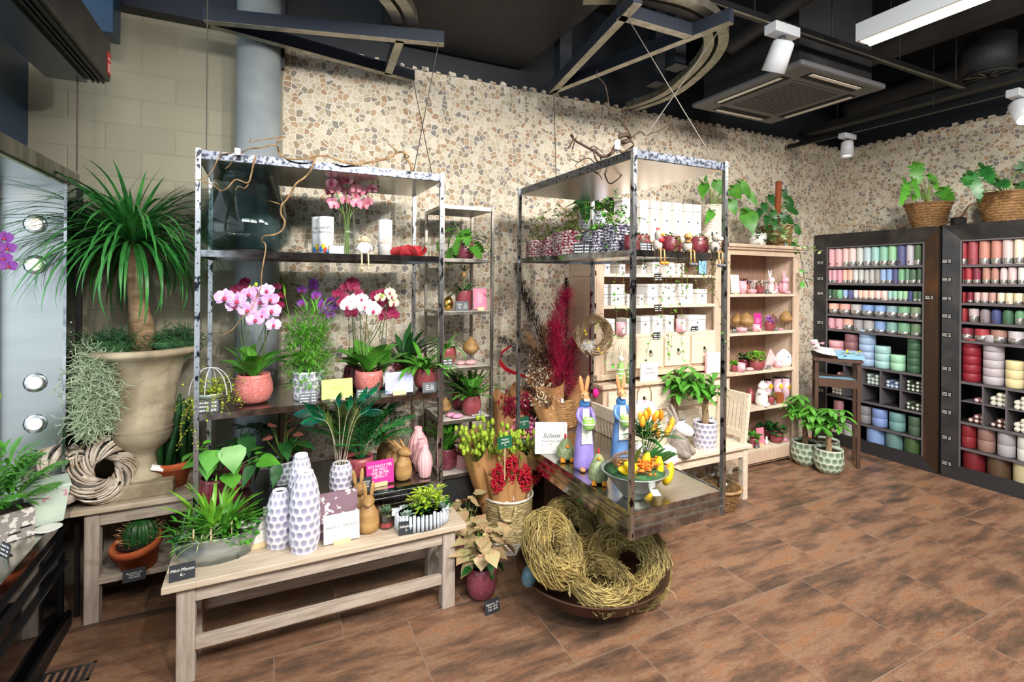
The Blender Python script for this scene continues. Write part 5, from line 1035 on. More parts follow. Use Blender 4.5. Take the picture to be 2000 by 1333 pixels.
def wrap_text(t, txt, r, z, size, mt, a0=-PI / 2):
    """lettering laid around a cylinder"""
    o = lettering(t, txt, size, mt, (0, 0, 0)); 
    for v in o.data.vertices: x, y = v.co.x, v.co.y; a = a0 + x / r; v.co = ((r + .0012) * math.cos(a), (r + .0012) * math.sin(a), z + y)
    o.rotation_euler = (0, 0, 0); return o
for px, Y, nm in ((636.5, 2.99, 'white birthday tin with coloured balloons beside the pink orchids'), (624, 3.08, 'second white balloon tin half hidden behind the first')):
    p = pl(px, Y, SU); r = W(29, p) / 2; hh = W(77, p); t = tin(nm, p, r, hh, 'tin_balloon', group='birthday tins')
    wrap_text(t, 'HAPPY\nBirthday', r, hh * .62, .022, 'ink', -1.8); m1, m2, m3 = M(), M(), M()
    for k, (a, z, q) in enumerate(((-2.3, .14, 0), (-1.75, .12, 1), (-1.2, .16, 2), (-2.0, .2, 2), (-1.45, .07, 0))): (m1, m2, m3)[q].ell((r * math.cos(a), r * math.sin(a), hh * z), (.004, .011, .017), 10, 8, Matrix.Rotation(a, 3, 'Z'))
    for m, c in ((m1, 'balloon_blue'), (m2, 'balloon_red'), (m3, 'yellow_flower')): build('balloon_print', m, c, t, smooth=True)
p = pl(752, 3.0, SU); r = W(27, p) / 2; t = tin('plain white gift tin with small lettering beside the red shell bowls', p, r, W(74, p), 'white_box', 'steel'); wrap_text(t, 'ALLES\nGUTE\nGEBURTSTAG', r, W(30, p), .012, 'orange', -1.75)
p = pl(677, 3.07, SU); r = W(30, p) / 2; hh = W(83, p); t = thing('glass_cylinder', 'tall clear glass cylinder vase holding the rose orchids', 'vase', p); build('vase_body', M().lathe([(r, 0), (r, hh), (r * .93, hh), (r * .93, .01), (0, .01)], 28), 'clear_jar', t, smooth=True)
t = thing('orchid_bunch', 'bunch of rose pink orchid stems in the clear glass cylinder', 'flowers', p); s = M(); m = M(); lip = M(); rn = rn_(101)
for k in range(22):
    q = aty(rn.uniform(642, 733), rn.uniform(352, 412), 3.07) - p; q.y += rn.uniform(-.08, .06)
    blossom(t, q, (rn.uniform(-.7, .7), -1, rn.uniform(-.4, .4)), .066, 'orchid_rose', 'orchid_lip')
    if k % 2 == 0: s.tube(smooth_path([(rn.uniform(-.015, .015), rn.uniform(-.01, .01), .012), (q.x * .1, 0, hh), q], 2), .0022, 4)
build('stem', s, 'stem', t); m = M(); [m.ell(aty(x, y, 3.05) - p, (.01, .01, .014), 8, 6) for x, y in ((648, 348), (694, 343), (728, 360), (738, 366), (686, 352))]; build('buds', m, 'leaf_lime', t, smooth=True)
p = pl(657, 2.86, SU); tag(build('small_sign_box', M().box(-W(14, p), W(14, p), -.012, .012, 0, W(17, p)), 'zinc', bev=.002, loc=p), 'small silver block with a printed emblem in front of the glass cylinder', 'box')
p = pl(711, 2.82, SU); t = thing('sitting_sheep', 'white ceramic sheep figure sitting on the shelf edge with dangling legs', 'figurine', p); k = W(1, p)
build('body', M().ell((0, 0, 13 * k), (14 * k, 12 * k, 13 * k), 16, 10), 'white_glaze', t, smooth=True); hd = build('head', M().ell((0, -.01, 30 * k), (7 * k, 7 * k, 7 * k), 14, 10).ell((0, -.025, 28 * k), (4.5 * k, 5 * k, 4 * k), 10, 6), 'skin_cream', t, smooth=True); build('ear', M().ell((-8 * k, 0, 29 * k), (4 * k, 2 * k, 2.5 * k)).ell((8 * k, 0, 29 * k), (4 * k, 2 * k, 2.5 * k)), 'skin_cream', hd, smooth=True); build('nose', M().ell((0, -.036, 29 * k), (1.4 * k, 1 * k, 1 * k), 6, 4), 'ink', hd)
for s_ in (-1, 1): build('leg', M().tube([(s_ * 6 * k, -.02, 3 * k), (s_ * 6 * k, -.037, -2 * k), (s_ * 6.5 * k, -.04, -24 * k)], 1.5 * k, 6).ell((s_ * 6.5 * k, -.046, -27 * k), (4 * k, 6 * k, 3 * k)), 'skin_cream', t, smooth=True); build('arm', M().tube([(s_ * 9 * k, -.01, 20 * k), (s_ * 13 * k, -.03, 13 * k), (s_ * 12 * k, -.04, 9 * k)], 2 * k, 6), 'white_glaze', t, smooth=True)
for px, Y, sc_, nm in ((803, 2.95, 1, 'right red rose-shaped bowl on the upper shelf'), (783, 3.0, .85, 'left red rose-shaped bowl beside the white tin')):
    p = pl(px, Y, SU); r = W(23, p) * sc_; t = thing('rose_bowl', nm, 'bowl', p, 0, 'red rose bowls'); m = M()
    for k in range(9): a = k * 2.1; m.blade((r * .35 * math.cos(a), r * .35 * math.sin(a), .005), hdir(a, .5), r * 1.25, r * 1.5, -.9, 'round', 6, -.3)
    m.lathe([(r * .5, 0), (r * .85, r * .3), (r * .9, r * .9), (r * .8, r * .9), (r * .7, r * .3), (0, r * .2)], 24); build('bowl', m, 'red_shell', t, smooth=True)
def branch(label, pts_list, mt='twig', loc=(0, 0, 0)):
    m = M()
    for pts, r in pts_list:
        q = smooth_path(pts, 2); m.tube([p - V(loc) for p in q], [r * (1 - .7 * j / len(q)) for j in range(len(q))], 6)
    return tag(build('twisted_branch', m, mt, smooth=True, loc=loc), label, 'branch')
def bpx(l, Y, rnd=None): 
    rn = rn_(7); return [aty(x, y, Y + rn.uniform(-.06, .06)) for x, y in l]
Yb = 2.79
o = aty(640, 318, Yb)
branch('twisted corkscrew branch lying along the top of the left hanging shelf', [
 (bpx([(805, 335), (802, 318), (790, 308), (792, 297), (775, 297), (760, 310), (730, 315), (700, 322), (670, 317), (640, 305), (620, 304), (600, 311), (560, 312), (545, 300), (541, 280), (510, 289), (485, 290), (470, 300), (455, 300), (430, 300)], Yb), .008),
 (bpx([(541, 280), (548, 272), (552, 268), (535, 270), (510, 272), (485, 280), (492, 268)], Yb), .005), (bpx([(775, 297), (763, 285), (757, 280), (756, 272)], Yb), .004), (bpx([(790, 300), (800, 304), (795, 310)], Yb), .007),
 (bpx([(545, 300), (560, 312)], Yb), .005), (bpx([(470, 300), (455, 305), (452, 320), (440, 330)], Yb), .003), (bpx([(430, 300), (410, 345), (380, 353), (425, 355), (430, 375)], Yb), .003)], loc=o)
o = aty(500, 420, Yb)
branch('long thin corkscrew twig trailing down in front of the smoke glass vase', [
 (bpx([(616, 306), (610, 330), (595, 348), (578, 357), (570, 375), (558, 393), (549, 400), (548, 420), (558, 432), (553, 450), (535, 460), (515, 460), (510, 470), (521, 478), (515, 510), (510, 540), (511, 560), (500, 585), (488, 610), (470, 622), (455, 645), (440, 652), (418, 663)], Yb - .03), .0055),
 (bpx([(549, 400), (535, 395), (525, 392)], Yb - .03), .003), (bpx([(500, 305), (495, 320), (490, 345), (485, 360), (468, 352), (458, 350), (445, 368), (430, 375), (420, 362), (395, 355), (382, 350)], Yb - .03), .005), (bpx([(485, 360), (478, 370), (465, 362), (460, 372)], Yb - .03), .003)], loc=o)
# ---- middle shelf
def orchid_plant(label, p, potk, potr, poth, potm, stems, leaf_n, leafL, fl_m, lip_m='orchid_lip', group=None, sd=0, fs=.075, leaf='leaf', Yf=None, buds=()):
    t = thing('orchid', label, 'orchid', p, 0, group); rn = rn_(sd)
    if potr: pot(t, potk, potr, poth, potm)
    m = M()
    for k in range(leaf_n): a = 2 * PI * k / leaf_n + rn.uniform(-.3, .3); m.blade((0, 0, poth * .85), hdir(a, rn.uniform(.6, 1.45)), leafL * rn.uniform(.75, 1.1), leafL * .33, .9, 'lance', 8, .25)
    if leaf_n: build('leaves', m, leaf, t)
    s = M(); f = M(); lip = M(); st = M()
    for stem_px, flowers, Y in stems:
        q = [V((rn.uniform(-.02, .02), rn.uniform(-.02, .02), poth * .8))] + [aty(x, y, Y) - p for x, y in stem_px]; s.tube(smooth_path(q, 2), .003, 5, cap=False); s.tube([q[0] + V((.02, .01, 0)), q[2].lerp(q[1], .3) + V((.012, .01, 0))], .0025, 4); s.tube([q[0] - V((.025, 0, 0)), q[1].lerp(q[2], .5) - V((.02, 0, 0))], .0025, 4)
        for x, y in flowers: blossom(t, aty(x, y, Y - .03 + rn.uniform(-.02, .02)) - p, (rn.uniform(-.5, .4), -1, rn.uniform(-.3, .3)), fs * rn.uniform(.85, 1.1), fl_m, lip_m)
    build('flower_stem', s, 'stem_dark', t)
    if buds:
        m = M(); [m.ell(aty(x, y, Yf or stems[0][2]) - p, (.009, .009, .013), 8, 6) for x, y in buds]; build('buds', m, 'leaf_lime', t, smooth=True)
    return t
Y1 = 2.96
p = pl(495, Y1, SM); r = W(70, p) / 2
orchid_plant('lilac pink orchid in a round salmon glazed pot on the middle shelf', p, 'belly', r, W(56, p), 'salmon_glaze',
  [([(480, 690), (478, 620), (470, 590), (440, 580)], [(440, 582), (465, 588), (458, 598), (482, 605), (487, 575), (498, 624)], Y1 - .02), ([(515, 690), (520, 620), (522, 585), (515, 565)], [(520, 568), (508, 590), (530, 608), (533, 635), (512, 615), (527, 584), (497, 573)], Y1)], 9, .25, 'orchid_lilac', sd=111, fs=.088, buds=((420, 580), (488, 562), (500, 556), (425, 578)))
p = pl(478, 3.2, SM); orchid_plant('dark wine red orchid standing behind the lilac orchid', p, 'belly', .055, .1, 'wine_glaze', [([(472, 640), (470, 580), (478, 560)], [(462, 566), (474, 560), (478, 550), (485, 575)], 3.2), ([(540, 620), (545, 570)], [(542, 560), (548, 578), (545, 596)], 3.2)], 6, .22, 'orchid_wine', sd=112, fs=.06)
p = pl(411, 2.87, SM); t = thing('wire_plant', 'trailing wire plant on white hoops in a small zinc pot, left end of the shelf', 'potted plant', p); pot(t, 'terra', W(21, p), W(34, p), 'zinc')
m, s = M(), M(); rn = rn_(115); vines(m, s, [((rn.uniform(-.03, .03), rn.uniform(-.03, .03), .07), hdir(rn.uniform(0, 6.3), rn.uniform(.5, 1.5))) for k in range(34)], .2, .012, 13, rn, .45); vines(m, s, [((-.03, -.01, .08), (-1, -.2, .3)) for k in range(6)], .28, .011, 15, rn, 1.3); bushy(m, (0, 0, .1), 200, .07, .012, .01, .8, 'round', rn); build('foliage', m, 'leaf_lime', t); build('vine_stems', s, 'stem_brown', t)
s = M()
for a, q in ((0, .09), (1.3, .07), (2.4, .1)): s.tube([(q * math.cos(a) * math.cos(b), q * math.sin(a) * math.cos(b), .08 + .13 * math.sin(b)) for b in [PI * k / 10 for k in range(11)]], .0022, 5)
build('wire_hoop', s, 'white_lamp', t)
price_sign('grey price sign before the trailing wire plant', pl(404, 2.82, SM), W(38, p), W(24, p), 0, mt='board_grey')
p = pl(601, 2.93, SM); r = W(58, p) / 2; t = thing('feathery_plant', 'bushy feathery green plant in a white honeycomb pot on the middle shelf', 'potted plant', p); pot(t, 'cyl', r, W(56, p), 'grey_glaze', scal=True)
m = bushy(M(), (0, 0, .22), 1500, .105, .075, .0075, 1.5, 'strap', rn_(121), .8, (-.2, 1.1)); bushy(m, (.03, .02, .42), 120, .1, .11, .009, .8, 'strap', rn_(122), .8, (-.2, 1.2)); bushy(m, (-.07, .03, .36), 60, .06, .1, .008, .8, 'strap', rn_(123), .8, (-.2, 1.2)); build('foliage', m, 'leaf_feather', t)
price_sign('grey price sign before the white honeycomb pot', pl(602, 2.83, SM), W(32, p), W(18, p), 0, mt='board_grey')
p = pl(592, 3.25, SM); orchid_plant('purple orchid behind the feathery plant', p, 'belly', .05, .1, 'white_glaze', [([(600, 640), (601, 580), (610, 560)], [(590, 566), (613, 562), (617, 578), (591, 594), (612, 552)], 3.25), ([(640, 640), (635, 600), (640, 590)], [(628, 596), (640, 602), (645, 588), (632, 612), (650, 600), (645, 615)], 3.25)], 4, .2, 'orchid_purple', sd=124, fs=.062)
p = pl(560, 3.2, SM); t = thing('jungle_vine', 'thin stem with narrow pale leaves rising behind the feathery plant', 'plant', p); m, s = M(), M(); q = aty(552, 552, 3.15) - p; s.tube(smooth_path([(0.03, 0, 0), (.05, 0, .2), q]), .002, 4); [m.blade(q, (math.cos(a), -.2, math.sin(a) * .7), .085, .014, .4, 'lance', 5) for a in (0.1, -.4, -1.4, 3.0, 2.6)]; q2 = aty(575, 528, 3.2) - p; s.tube(smooth_path([q, q.lerp(q2, .5) + V((0, 0, .03)), q2]), .0015, 4); [m.blade(q2 - V((.03 * j, 0, .02 * j)), (1, -.1, -.5 + .4 * j), .07, .01, .5, 'lance', 4) for j in range(4)]; build('stem', s, 'stem', t); build('leaves', m, 'leaf_bright', t)
p = pl(659, 2.83, SM); card('lime green greeting card in a wooden holder on the middle shelf', p, W(58, p), W(38, p), 'card_green', .05, -.14, 'Alles Liebe', 'orange', .13)
p = pl(653, 3.05, SM); tag(build('crystal_bowl', M().lathe([(.045, 0), (.055, .03), (.06, .07), (.055, .07), (.05, .03), (0, .02)], 24, fn=lambda a, z, r: r * (1 + .03 * math.cos(a * 12))), 'clear_jar', smooth=True, loc=p), 'cut glass bowl behind the lime green card', 'bowl')
p = pl(720, 2.94, SM); r = W(55, p) / 2
orchid_plant('white orchid with pink speckles in a salmon glazed pot on the middle shelf', p, 'bowl', r, W(45, p), 'salmon_glaze',
  [([(705, 690), (704, 620), (700, 595), (690, 590)], [(678, 598), (690, 590), (684, 594)], 2.92), ([(712, 690), (716, 620), (718, 590)], [(707, 585), (712, 600), (722, 600), (716, 606), (728, 606)], 2.9)], 9, .27, 'orchid_white', sd=131, fs=.085, leaf='leaf', buds=((670, 601), (746, 578)))
p = pl(690, 3.12, SM); orchid_plant('deep magenta orchid in a red pot behind the speckled white one', p, 'belly', .06, .13, 'wine_glaze', [([(690, 640), (685, 590), (688, 570)], [(675, 563), (690, 562), (700, 574), (688, 553), (672, 580), (660, 575), (686, 612), (668, 592)], 3.12), ([(745, 640), (752, 590), (742, 575)], [(735, 578), (745, 575), (752, 590), (740, 592), (755, 612), (768, 616), (748, 620), (762, 605)], 3.12)], 5, .22, 'orchid_wine', sd=132, fs=.075)
p = pl(748, 3.05, SM); orchid_plant('cream white orchid on tall stems right of the speckled one', p, 'belly', .045, .1, 'white_glaze', [([(745, 660), (755, 600), (762, 570)], [(742, 582), (762, 572), (768, 592), (766, 580)], 3.05)], 4, .2, 'orchid_cream', sd=133, fs=.07)
price_sign('grey price sign behind the peacock feathers on the middle shelf', pl(718, 2.82, SM), W(38, p), W(16, p), 0, mt='board_grey')
p = pl(780, 2.83, SM); card('lavender card with a printed verse in a wooden holder on the middle shelf', p, W(54, p), W(41, p), 'card_lav', -.03, -.12, 'Leben ist\nwenn du es\neinfach machst\nund lachst', 'paper', .1)
p = pl(757, 3.15, SM); ribbed_vase('light pink ribbed vase behind the lavender card', p, .05, .14, 'pink_matt', 'pink vases'); p = pl(775, 3.2, SM); ribbed_vase('red ribbed vase in the back row right of the light pink one', p, .05, .12, 'red_glaze')
p = pl(830, 2.93, SM); r = W(44, p) / 2; t = thing('fern_pot', 'strap fern in a rounded red glazed pot at the right end of the middle shelf', 'potted plant', p); pot(t, 'bowl', r, W(40, p), 'red_glaze'); m = M(); tuft(m, (-.01, 0, .1), 42, .26, .034, (.3, 1.3), 1.5, 'lance', 7, .03, rn_(135)); build('foliage', m, 'leaf', t)
p = pl(790, 3.2, SM); t = thing('fern_pot', 'dark strap leaf plant in the back right corner of the middle shelf', 'potted plant', p); pot(t, 'bowl', .06, .1, 'wine_glaze'); m = M(); tuft(m, (0, 0, .09), 26, .34, .04, (.4, 1.4), 1.1, 'lance', 7, .02, rn_(136)); build('foliage', m, 'leaf_dark', t)
price_sign('grey price sign before the strap fern at the right shelf end', pl(839, 2.82, SM), W(25, p), W(17, p), 0, 'Farn   12.-\nTopf   8.90\nTotal 20.90', mt='board_grey', scale=.2)
# ---- bottom tray
TB = T1 - .003
def pepe(label, p, pr, ph, mt, n, sd, lf, L=.12):
    t = thing('peperomia', label, 'potted plant', p); pot(t, 'belly', pr, ph, mt); m, s = M(), M(); rn = rn_(sd); broad(m, s, (0, 0, ph * .85), rspecs(n, (.5, 1.5), (.1, .26), L, L * .9, rn), 'heart', .004, .5, rn, .08); build('stalks', s, 'stem_dark', t); build('leaves', m, lf, t); return t
p = pl(426, 2.93, TB); t = pepe('glossy round-leaf pilea in a dark red pot at the front of the tray', p, W(72, p) / 2, W(62, p), 'wine_glaze', 12, 141, 'leaf', .13)
m = M(); q = aty(452, 872, 2.80) - p; m.blade(q, (.15, -.55, -1), .135, .125, .25, 'heart', 6, .08); q = aty(415, 880, 2.80) - p; m.blade(q, (-.2, -.6, -.9), .11, .105, .3, 'heart', 6, .08); build('big_leaves', m, 'leaf', t)
p = pl(464, 3.15, TB); pepe('dark round-leaf plant in a red pot behind the glossy pilea', p, .075, .16, 'wine_glaze', 14, 142, 'leaf_dark', .13)
p = pl(551, 3.14, TB); t = thing('anthurium', 'anthurium with coral flowers in a grey patterned pot on the tray', 'potted plant', p); pot(t, 'cyl', W(52, p) / 2, .13, 'blue_grey_glaze', scal=True); m, s, f = M(), M(), M(); rn = rn_(143); broad(m, s, (0, 0, .12), rspecs(15, (.2, 1.4), (.1, .3), .13, .07, rn), 'heart', .003, .5, rn)
for x, y in ((534, 834), (560, 826), (562, 846), (583, 852), (521, 860)): q = aty(x, y, 3.08) - p; s.tube(smooth_path([(0, 0, .12), (q.x * .3, 0, q.z * .6), q]), .002, 4); build('flower', M().blade(q, (rn.uniform(-.5, .5), -.5, .6), .06, .055, .3, 'heart', 6, -.1), 'anthurium', t)
build('stalks', s, 'stem', t); build('leaves', m, 'leaf_mid', t); 0
p = pl(703, 2.99, TB); t = thing('parlour_palm', 'parlour palm in a red glazed pot behind the pink quote card', 'potted plant', p); pot(t, 'bowl', W(52, p) / 2, W(48, p), 'red_glaze'); m = fronds(M(), (0, 0, .12), 24, .4, (.8, 1.45), .9, .018, .12, 8, rn_(145)); build('foliage', m, 'leaf_palm', t)
p = pl(690, 3.16, TB); t = thing('parlour_palm', 'second parlour palm in a wine red pot behind the first one', 'potted plant', p); pot(t, 'bowl', .07, .13, 'wine_glaze'); m = fronds(M(), (0, 0, .12), 12, .38, (.8, 1.45), .9, .016, .12, 8, rn_(146)); build('foliage', m, 'leaf_dark', t)
p = pl(743, 2.86, TB); card('bright pink card with a white four line saying in a wooden holder', p, W(54, p), W(46, p), 'card_pink', .12, -.1, "ICH MACH' MIR\nDIE WELT\nWIE SIE MIR\nGEFÄLLT!", 'paper', .17, line=.85)
price_sign('dark price sign left of the pink quote card', pl(709, 2.82, TB), .095, .075, .0, 'Chamaedorea\nTopf  18.90\nTotal 38.90', scale=.18)
for k, (px, Y, hh) in enumerate(((788, 2.9, 70), (775, 2.98, 66), (766, 3.06, 62), (757, 3.14, 59), (749, 3.22, 56))):
    p = pl(px, Y, TB); lb = ('front wooden rabbit of the row beside the pink card', 'second wooden rabbit of the row behind the front one', 'middle wooden rabbit of the row of five', 'fourth wooden rabbit of the row, darker', 'last wooden rabbit at the back of the row')[k]
    wood_rabbit(lb, p, W(hh, p) * 1.12, 'carved_wood' if k < 3 else 'carved_wood_dark', .75, 'row of wooden rabbits', ear=.85)
for k, (px, Y, hw, hh) in enumerate(((830, 2.88, 29, 64), (822, 2.98, 34, 62), (816, 3.12, 40, 70))):
    p = pl(px, Y, TB); ribbed_vase(('slim pink ribbed vase at the tray corner', 'flared pink vase behind the slim one', 'largest pink ribbed vase at the back of the tray')[k], p, W(hw, p) / 2, W(hh, p), 'pink_matt', 'pink ribbed vases', (None, [(.5, 0), (.6, .03), (1, .35), (.7, .55), (.4, .8), (.34, .9), (.42, 1), (.34, 1)], None)[k])
# ---------------- slim rack contents ----------------
RY = 3.26
SR = [z + .001 for z in SZ]
def potted(name, label, p, pk, r, hh, mt, fol, lm, group=None, cat='potted plant', scal=False, parts=()):
    t = thing(name, label, cat, p, 0, group); pot(t, pk, r, hh, mt, scal=scal); m = M(); fol(m, hh * .86); build('foliage', m, lm, t)
    return t
def stalked(name, label, p, pk, r, hh, mt, specs, prof, lm, sd, group=None, scal=False, rr=.0025, droop=.8):
    t = thing(name, label, 'potted plant', p, 0, group); pot(t, pk, r, hh, mt, scal=scal); m, s = M(), M(); broad(m, s, (0, 0, hh * .85), specs, prof, rr, droop, rn_(sd)); build('stalks', s, 'stem', t); build('leaves', m, lm, t); return t
def chick(label, p, r, mt='carved_wood', group=None, legs=.05):
    t = thing('wooden_chick', label, 'figurine', p, 0, group); build('body', M().lathe([(0, 0), (r * .6, r * .08), (r * .95, r * .5), (r, r * .8), (r * .75, r * 1.35), (r * .35, r * 1.75), (0, r * 1.9)], 20, c=(0, 0, legs)), mt, t, smooth=True)
    for s in (-1, 1): build('leg', M().tube([(s * r * .4, 0, legs + .01), (s * r * .4, 0, 0), (s * r * .4, -.03, 0)], .002, 5), 'iron', t)
    build('eye', M().ell((-r * .35, -r * .8, legs + r * .95), (.004, .003, .006), 6, 4).ell((r * .35, -r * .8, legs + r * .95), (.004, .003, .006), 6, 4), 'ink_dark', t)
    build('crest', M().ell((0, 0, legs + r * 1.92), (.006, .006, .012), 6, 4).ell((.01, 0, legs + r * 1.88), (.005, .005, .01), 6, 4), mt, t); return t
def stone(label, p, r, mt='pink_stone', group='pink stones'):
    return tag(build('pebble', M().ell((0, 0, r * .42), (r, r * .75, r * .42), 16, 10), mt, smooth=True, loc=p), label, 'stone', group)
p = pl(908, RY, SR[0]); stalked('mini_monstera', 'bright green split-leaf plant in a plum red pot on top of the slim rack', p, 'belly', W(38, p) / 2, W(34, p), 'plum_glaze', rspecs(22, (-.1, 1.4), (.08, .2), .12, .085, rn_(201)), 'fern', 'leaf', 202)
m = M(); [m.blade(aty(x, y, 3.2) - p, (.4, -.4, .7), .09, .05, .6, 'fern', 10, .1) for x, y in ((930, 420), (915, 430))]; t = p
p = pl(906, RY, SR[1]); t = potted('bromeliad', 'air-pineapple bromeliad with arching leaves in a red pot on the slim rack', p, 'cyl', W(34, p) / 2, W(38, p), 'red_glaze', lambda m, h: tuft(m, (0, 0, h), 26, .2, .016, (.2, 1.1), 1.6, 'strap', 7, .02, rn_(203)), 'leaf_mid')
m = M().tube([(0, 0, .1), (0, 0, .22)], .005, 6); build('flower_stalk', m, 'stem', t); build('fruit', M().ell((0, 0, .24), (.017, .017, .026), 10, 8), 'carved_wood', t, smooth=True); m = M(); tuft(m, (0, 0, .26), 12, .06, .008, (.7, 1.5), .5, 'strap', 4, .004, rn_(204)); build('fruit_crown', m, 'leaf_dark', t)
p = pl(875, 3.2, SR[1]); tag(build('gold_egg', M().ell((0, 0, .048), (.034, .034, .048), 18, 12), 'gold', smooth=True, loc=p), 'shiny gold egg beside the bromeliad on the slim rack', 'egg')
price_sign('grey price sign before the bromeliad pot', pl(903, 3.15, SR[1]), .095, .065, .05, 'Ananas    20.-\nTopf     12.90\nTotal    32.90', mt='board_grey', scale=.19)
card('rose pink card with small white writing in a holder on the slim rack', pl(938, 3.17, SR[1]), .1, .14, 'card_rose', .05, -.1, 'Happy\nGlück\nLiebe\nFreude\nSonne\nHerz', 'paper', .09)
p = pl(872, RY, SR[2]); potted('bromeliad', 'trailing strap-leaf plant in a red pot on the middle slim rack shelf', p, 'bowl', .065, .12, 'red_glaze', lambda m, h: tuft(m, (0, 0, h), 24, .22, .02, (.1, 1.2), 1.8, 'strap', 7, .02, rn_(205)), 'leaf')
p = pl(919, 3.28, SR[2]); chick('round carved wooden chick on wire legs on the slim rack', p, .058, group='wooden chicks', legs=.06)
p = pl(919, 3.2, SR[2]); stone('pale pink pebble, larger, below the round wooden chick', p, .04, 'pink_matt'); p = pl(900, 3.22, SR[2]); stone('pale pink pebble, smaller, left of the larger one under the chick', p, .033, 'pink_matt')
price_sign('grey price sign on the left of the middle slim rack shelf', pl(872, 3.15, SR[2]), .085, .06, 0, mt='board_grey')
p = pl(921, 3.2, SR[3]); potted('bird_nest_fern', 'bird nest fern in a round red pot on the fourth slim rack shelf', p, 'belly', W(38, p) / 2, W(38, p), 'red_glaze', lambda m, h: tuft(m, (0, 0, h), 34, .24, .05, (.5, 1.45), .9, 'fern', 10, .02, rn_(206)), 'leaf')
p = pl(899, 3.38, SR[3]); potted('bird_nest_fern', 'darker fern in a wine red pot behind the bird nest fern', p, 'belly', .065, .12, 'wine_glaze', lambda m, h: tuft(m, (0, 0, h), 24, .24, .05, (.5, 1.4), .9, 'fern', 10, .02, rn_(207)), 'leaf_dark')
p = pl(869, 3.24, SR[3]); chick('tall egg-shaped wooden chick beside the wine red pot', p, .045, group='wooden chicks', legs=.03)
for px, q, nm in ((893, .038, 'magenta pink pebble at the front of the fourth rack shelf'), (881, .034, 'magenta pink pebble left of the front one on the fourth rack shelf')): p = pl(px, 3.15 + (.05 if px < 890 else 0), SR[3]); stone(nm, p, q, 'pink_stone')
price_sign('grey price sign before the bird nest fern', pl(930, 3.15, SR[3]), .07, .05, 0, mt='board_grey')
p = pl(872, 3.24, SR[4]); potted('bird_nest_fern', 'bird nest fern in a plum red pot on the lowest slim rack shelf', p, 'belly', .075, .14, 'plum_glaze', lambda m, h: tuft(m, (0, 0, h), 36, .26, .05, (.6, 1.5), .8, 'fern', 10, .02, rn_(208)), 'leaf')
p = pl(902, 3.22, SR[4]); t = thing('pink_pot', 'faceted pale pink pot with a red plant and white tag on the lowest rack shelf', 'potted plant', p); build('pot', M().lathe([(.04, 0), (.06, .05), (.052, .09), (.048, .09), (.045, .07), (0, .07)], 6), 'pink_matt', t); m = M(); bushy(m, (0, 0, .13), 60, .05, .04, .02, .8, 'round', rn_(209)); build('foliage', m, 'berry', t); build('white_tag', M().box(-.012, .012, -.062, -.06, .05, .09), 'paper', t)
# ---------------- big basket of wrapped bouquets ----------------
BK = V((1.44, 3.02, 0))
t = thing('rope_basket', 'tall woven gold and white rope basket on the floor full of wrapped bouquets', 'basket', BK)
hb = .34; build('basket_body', basket_body(M(), [(.15, 0), (.158, .1), (.163, .25), (.166, hb)], 20, 34, .03), 'wicker_gold', t, smooth=True); build('white_base', basket_body(M(), [(.152, .0), (.1595, .075)], 5, 34, .03), 'wicker_white', t, smooth=True); build('rim', M().tube([(.166 * math.cos(a * PI / 18), .166 * math.sin(a * PI / 18), hb) for a in range(36)], .008, 6, closed=True), 'wicker_white', t, smooth=True)
a = -2.0; build('handle', M().tube(smooth_path([(.17 * math.cos(a - .3), .17 * math.sin(a - .3), hb - .02), (.19 * math.cos(a - .2), .19 * math.sin(a - .2), hb - .1), (.19 * math.cos(a + .2), .19 * math.sin(a + .2), hb - .1), (.17 * math.cos(a + .3), .17 * math.sin(a + .3), hb - .02)], 2), .011, 8), 'wicker_gold', t, smooth=True)
def cone_wrap(t, base, tip, r0, r1, op, sd, mt='kraft', tagp=True):
    """kraft paper cone round an axis, open to the front with a pointed back sheet"""
    base, tip = V(base), V(tip); ax = (tip - base); L = ax.length; ax.normalize(); q = V((0, 0, 1)).rotation_difference(ax).to_matrix(); rn = rn_(sd); m = M(); n, k = 30, 10
    for j in range(k + 1):
        u = j / k
        for a in range(n):
            th = 2 * PI * a / n - PI / 2; front = .5 + .5 * math.cos(th + PI / 2); hgt = L * u * (1 - op * front ** 2 * .5) ; r = r0 + (r1 - r0) * (u ** .8) * (hgt / (L * u) if u else 1)
            r *= 1 + .06 * math.sin(th * 7 + sd) * u; z = hgt + (.04 * L * math.sin(th * 3 + sd) if u == 1 else 0)
            m.v.append(tuple(base + q @ V((r * math.cos(th), r * math.sin(th), z))))
    for j in range(k):
        for a in range(n): b = (a + 1) % n; m.f.append((j * n + a, j * n + b, (j + 1) * n + b, (j + 1) * n + a))
    build('paper_wrap', m, mt, t, smooth=True)
    if tagp:
        o = build('price_tag', M().box(-.011, .011, -.001, .001, -.015, .015), 'paper', t); o.location = base + ax * L * .42 + q @ V((.2 * r1, -(r0 + (r1 - r0) * .45) - .006, 0)); o.rotation_euler = (-.15, .1, 0)
def berry_bunch(m, c, n, rad, sq, rn, br=.0065):
    for k in range(n):
        d = V((rn.gauss(0, 1), rn.gauss(0, 1), rn.gauss(0, 1))).normalized() * rad * rn.uniform(.6, 1); m.ell(V(c) + V((d.x * sq[0], d.y * sq[1], d.z * sq[2])), br, 6, 4)
rn = rn_(220)
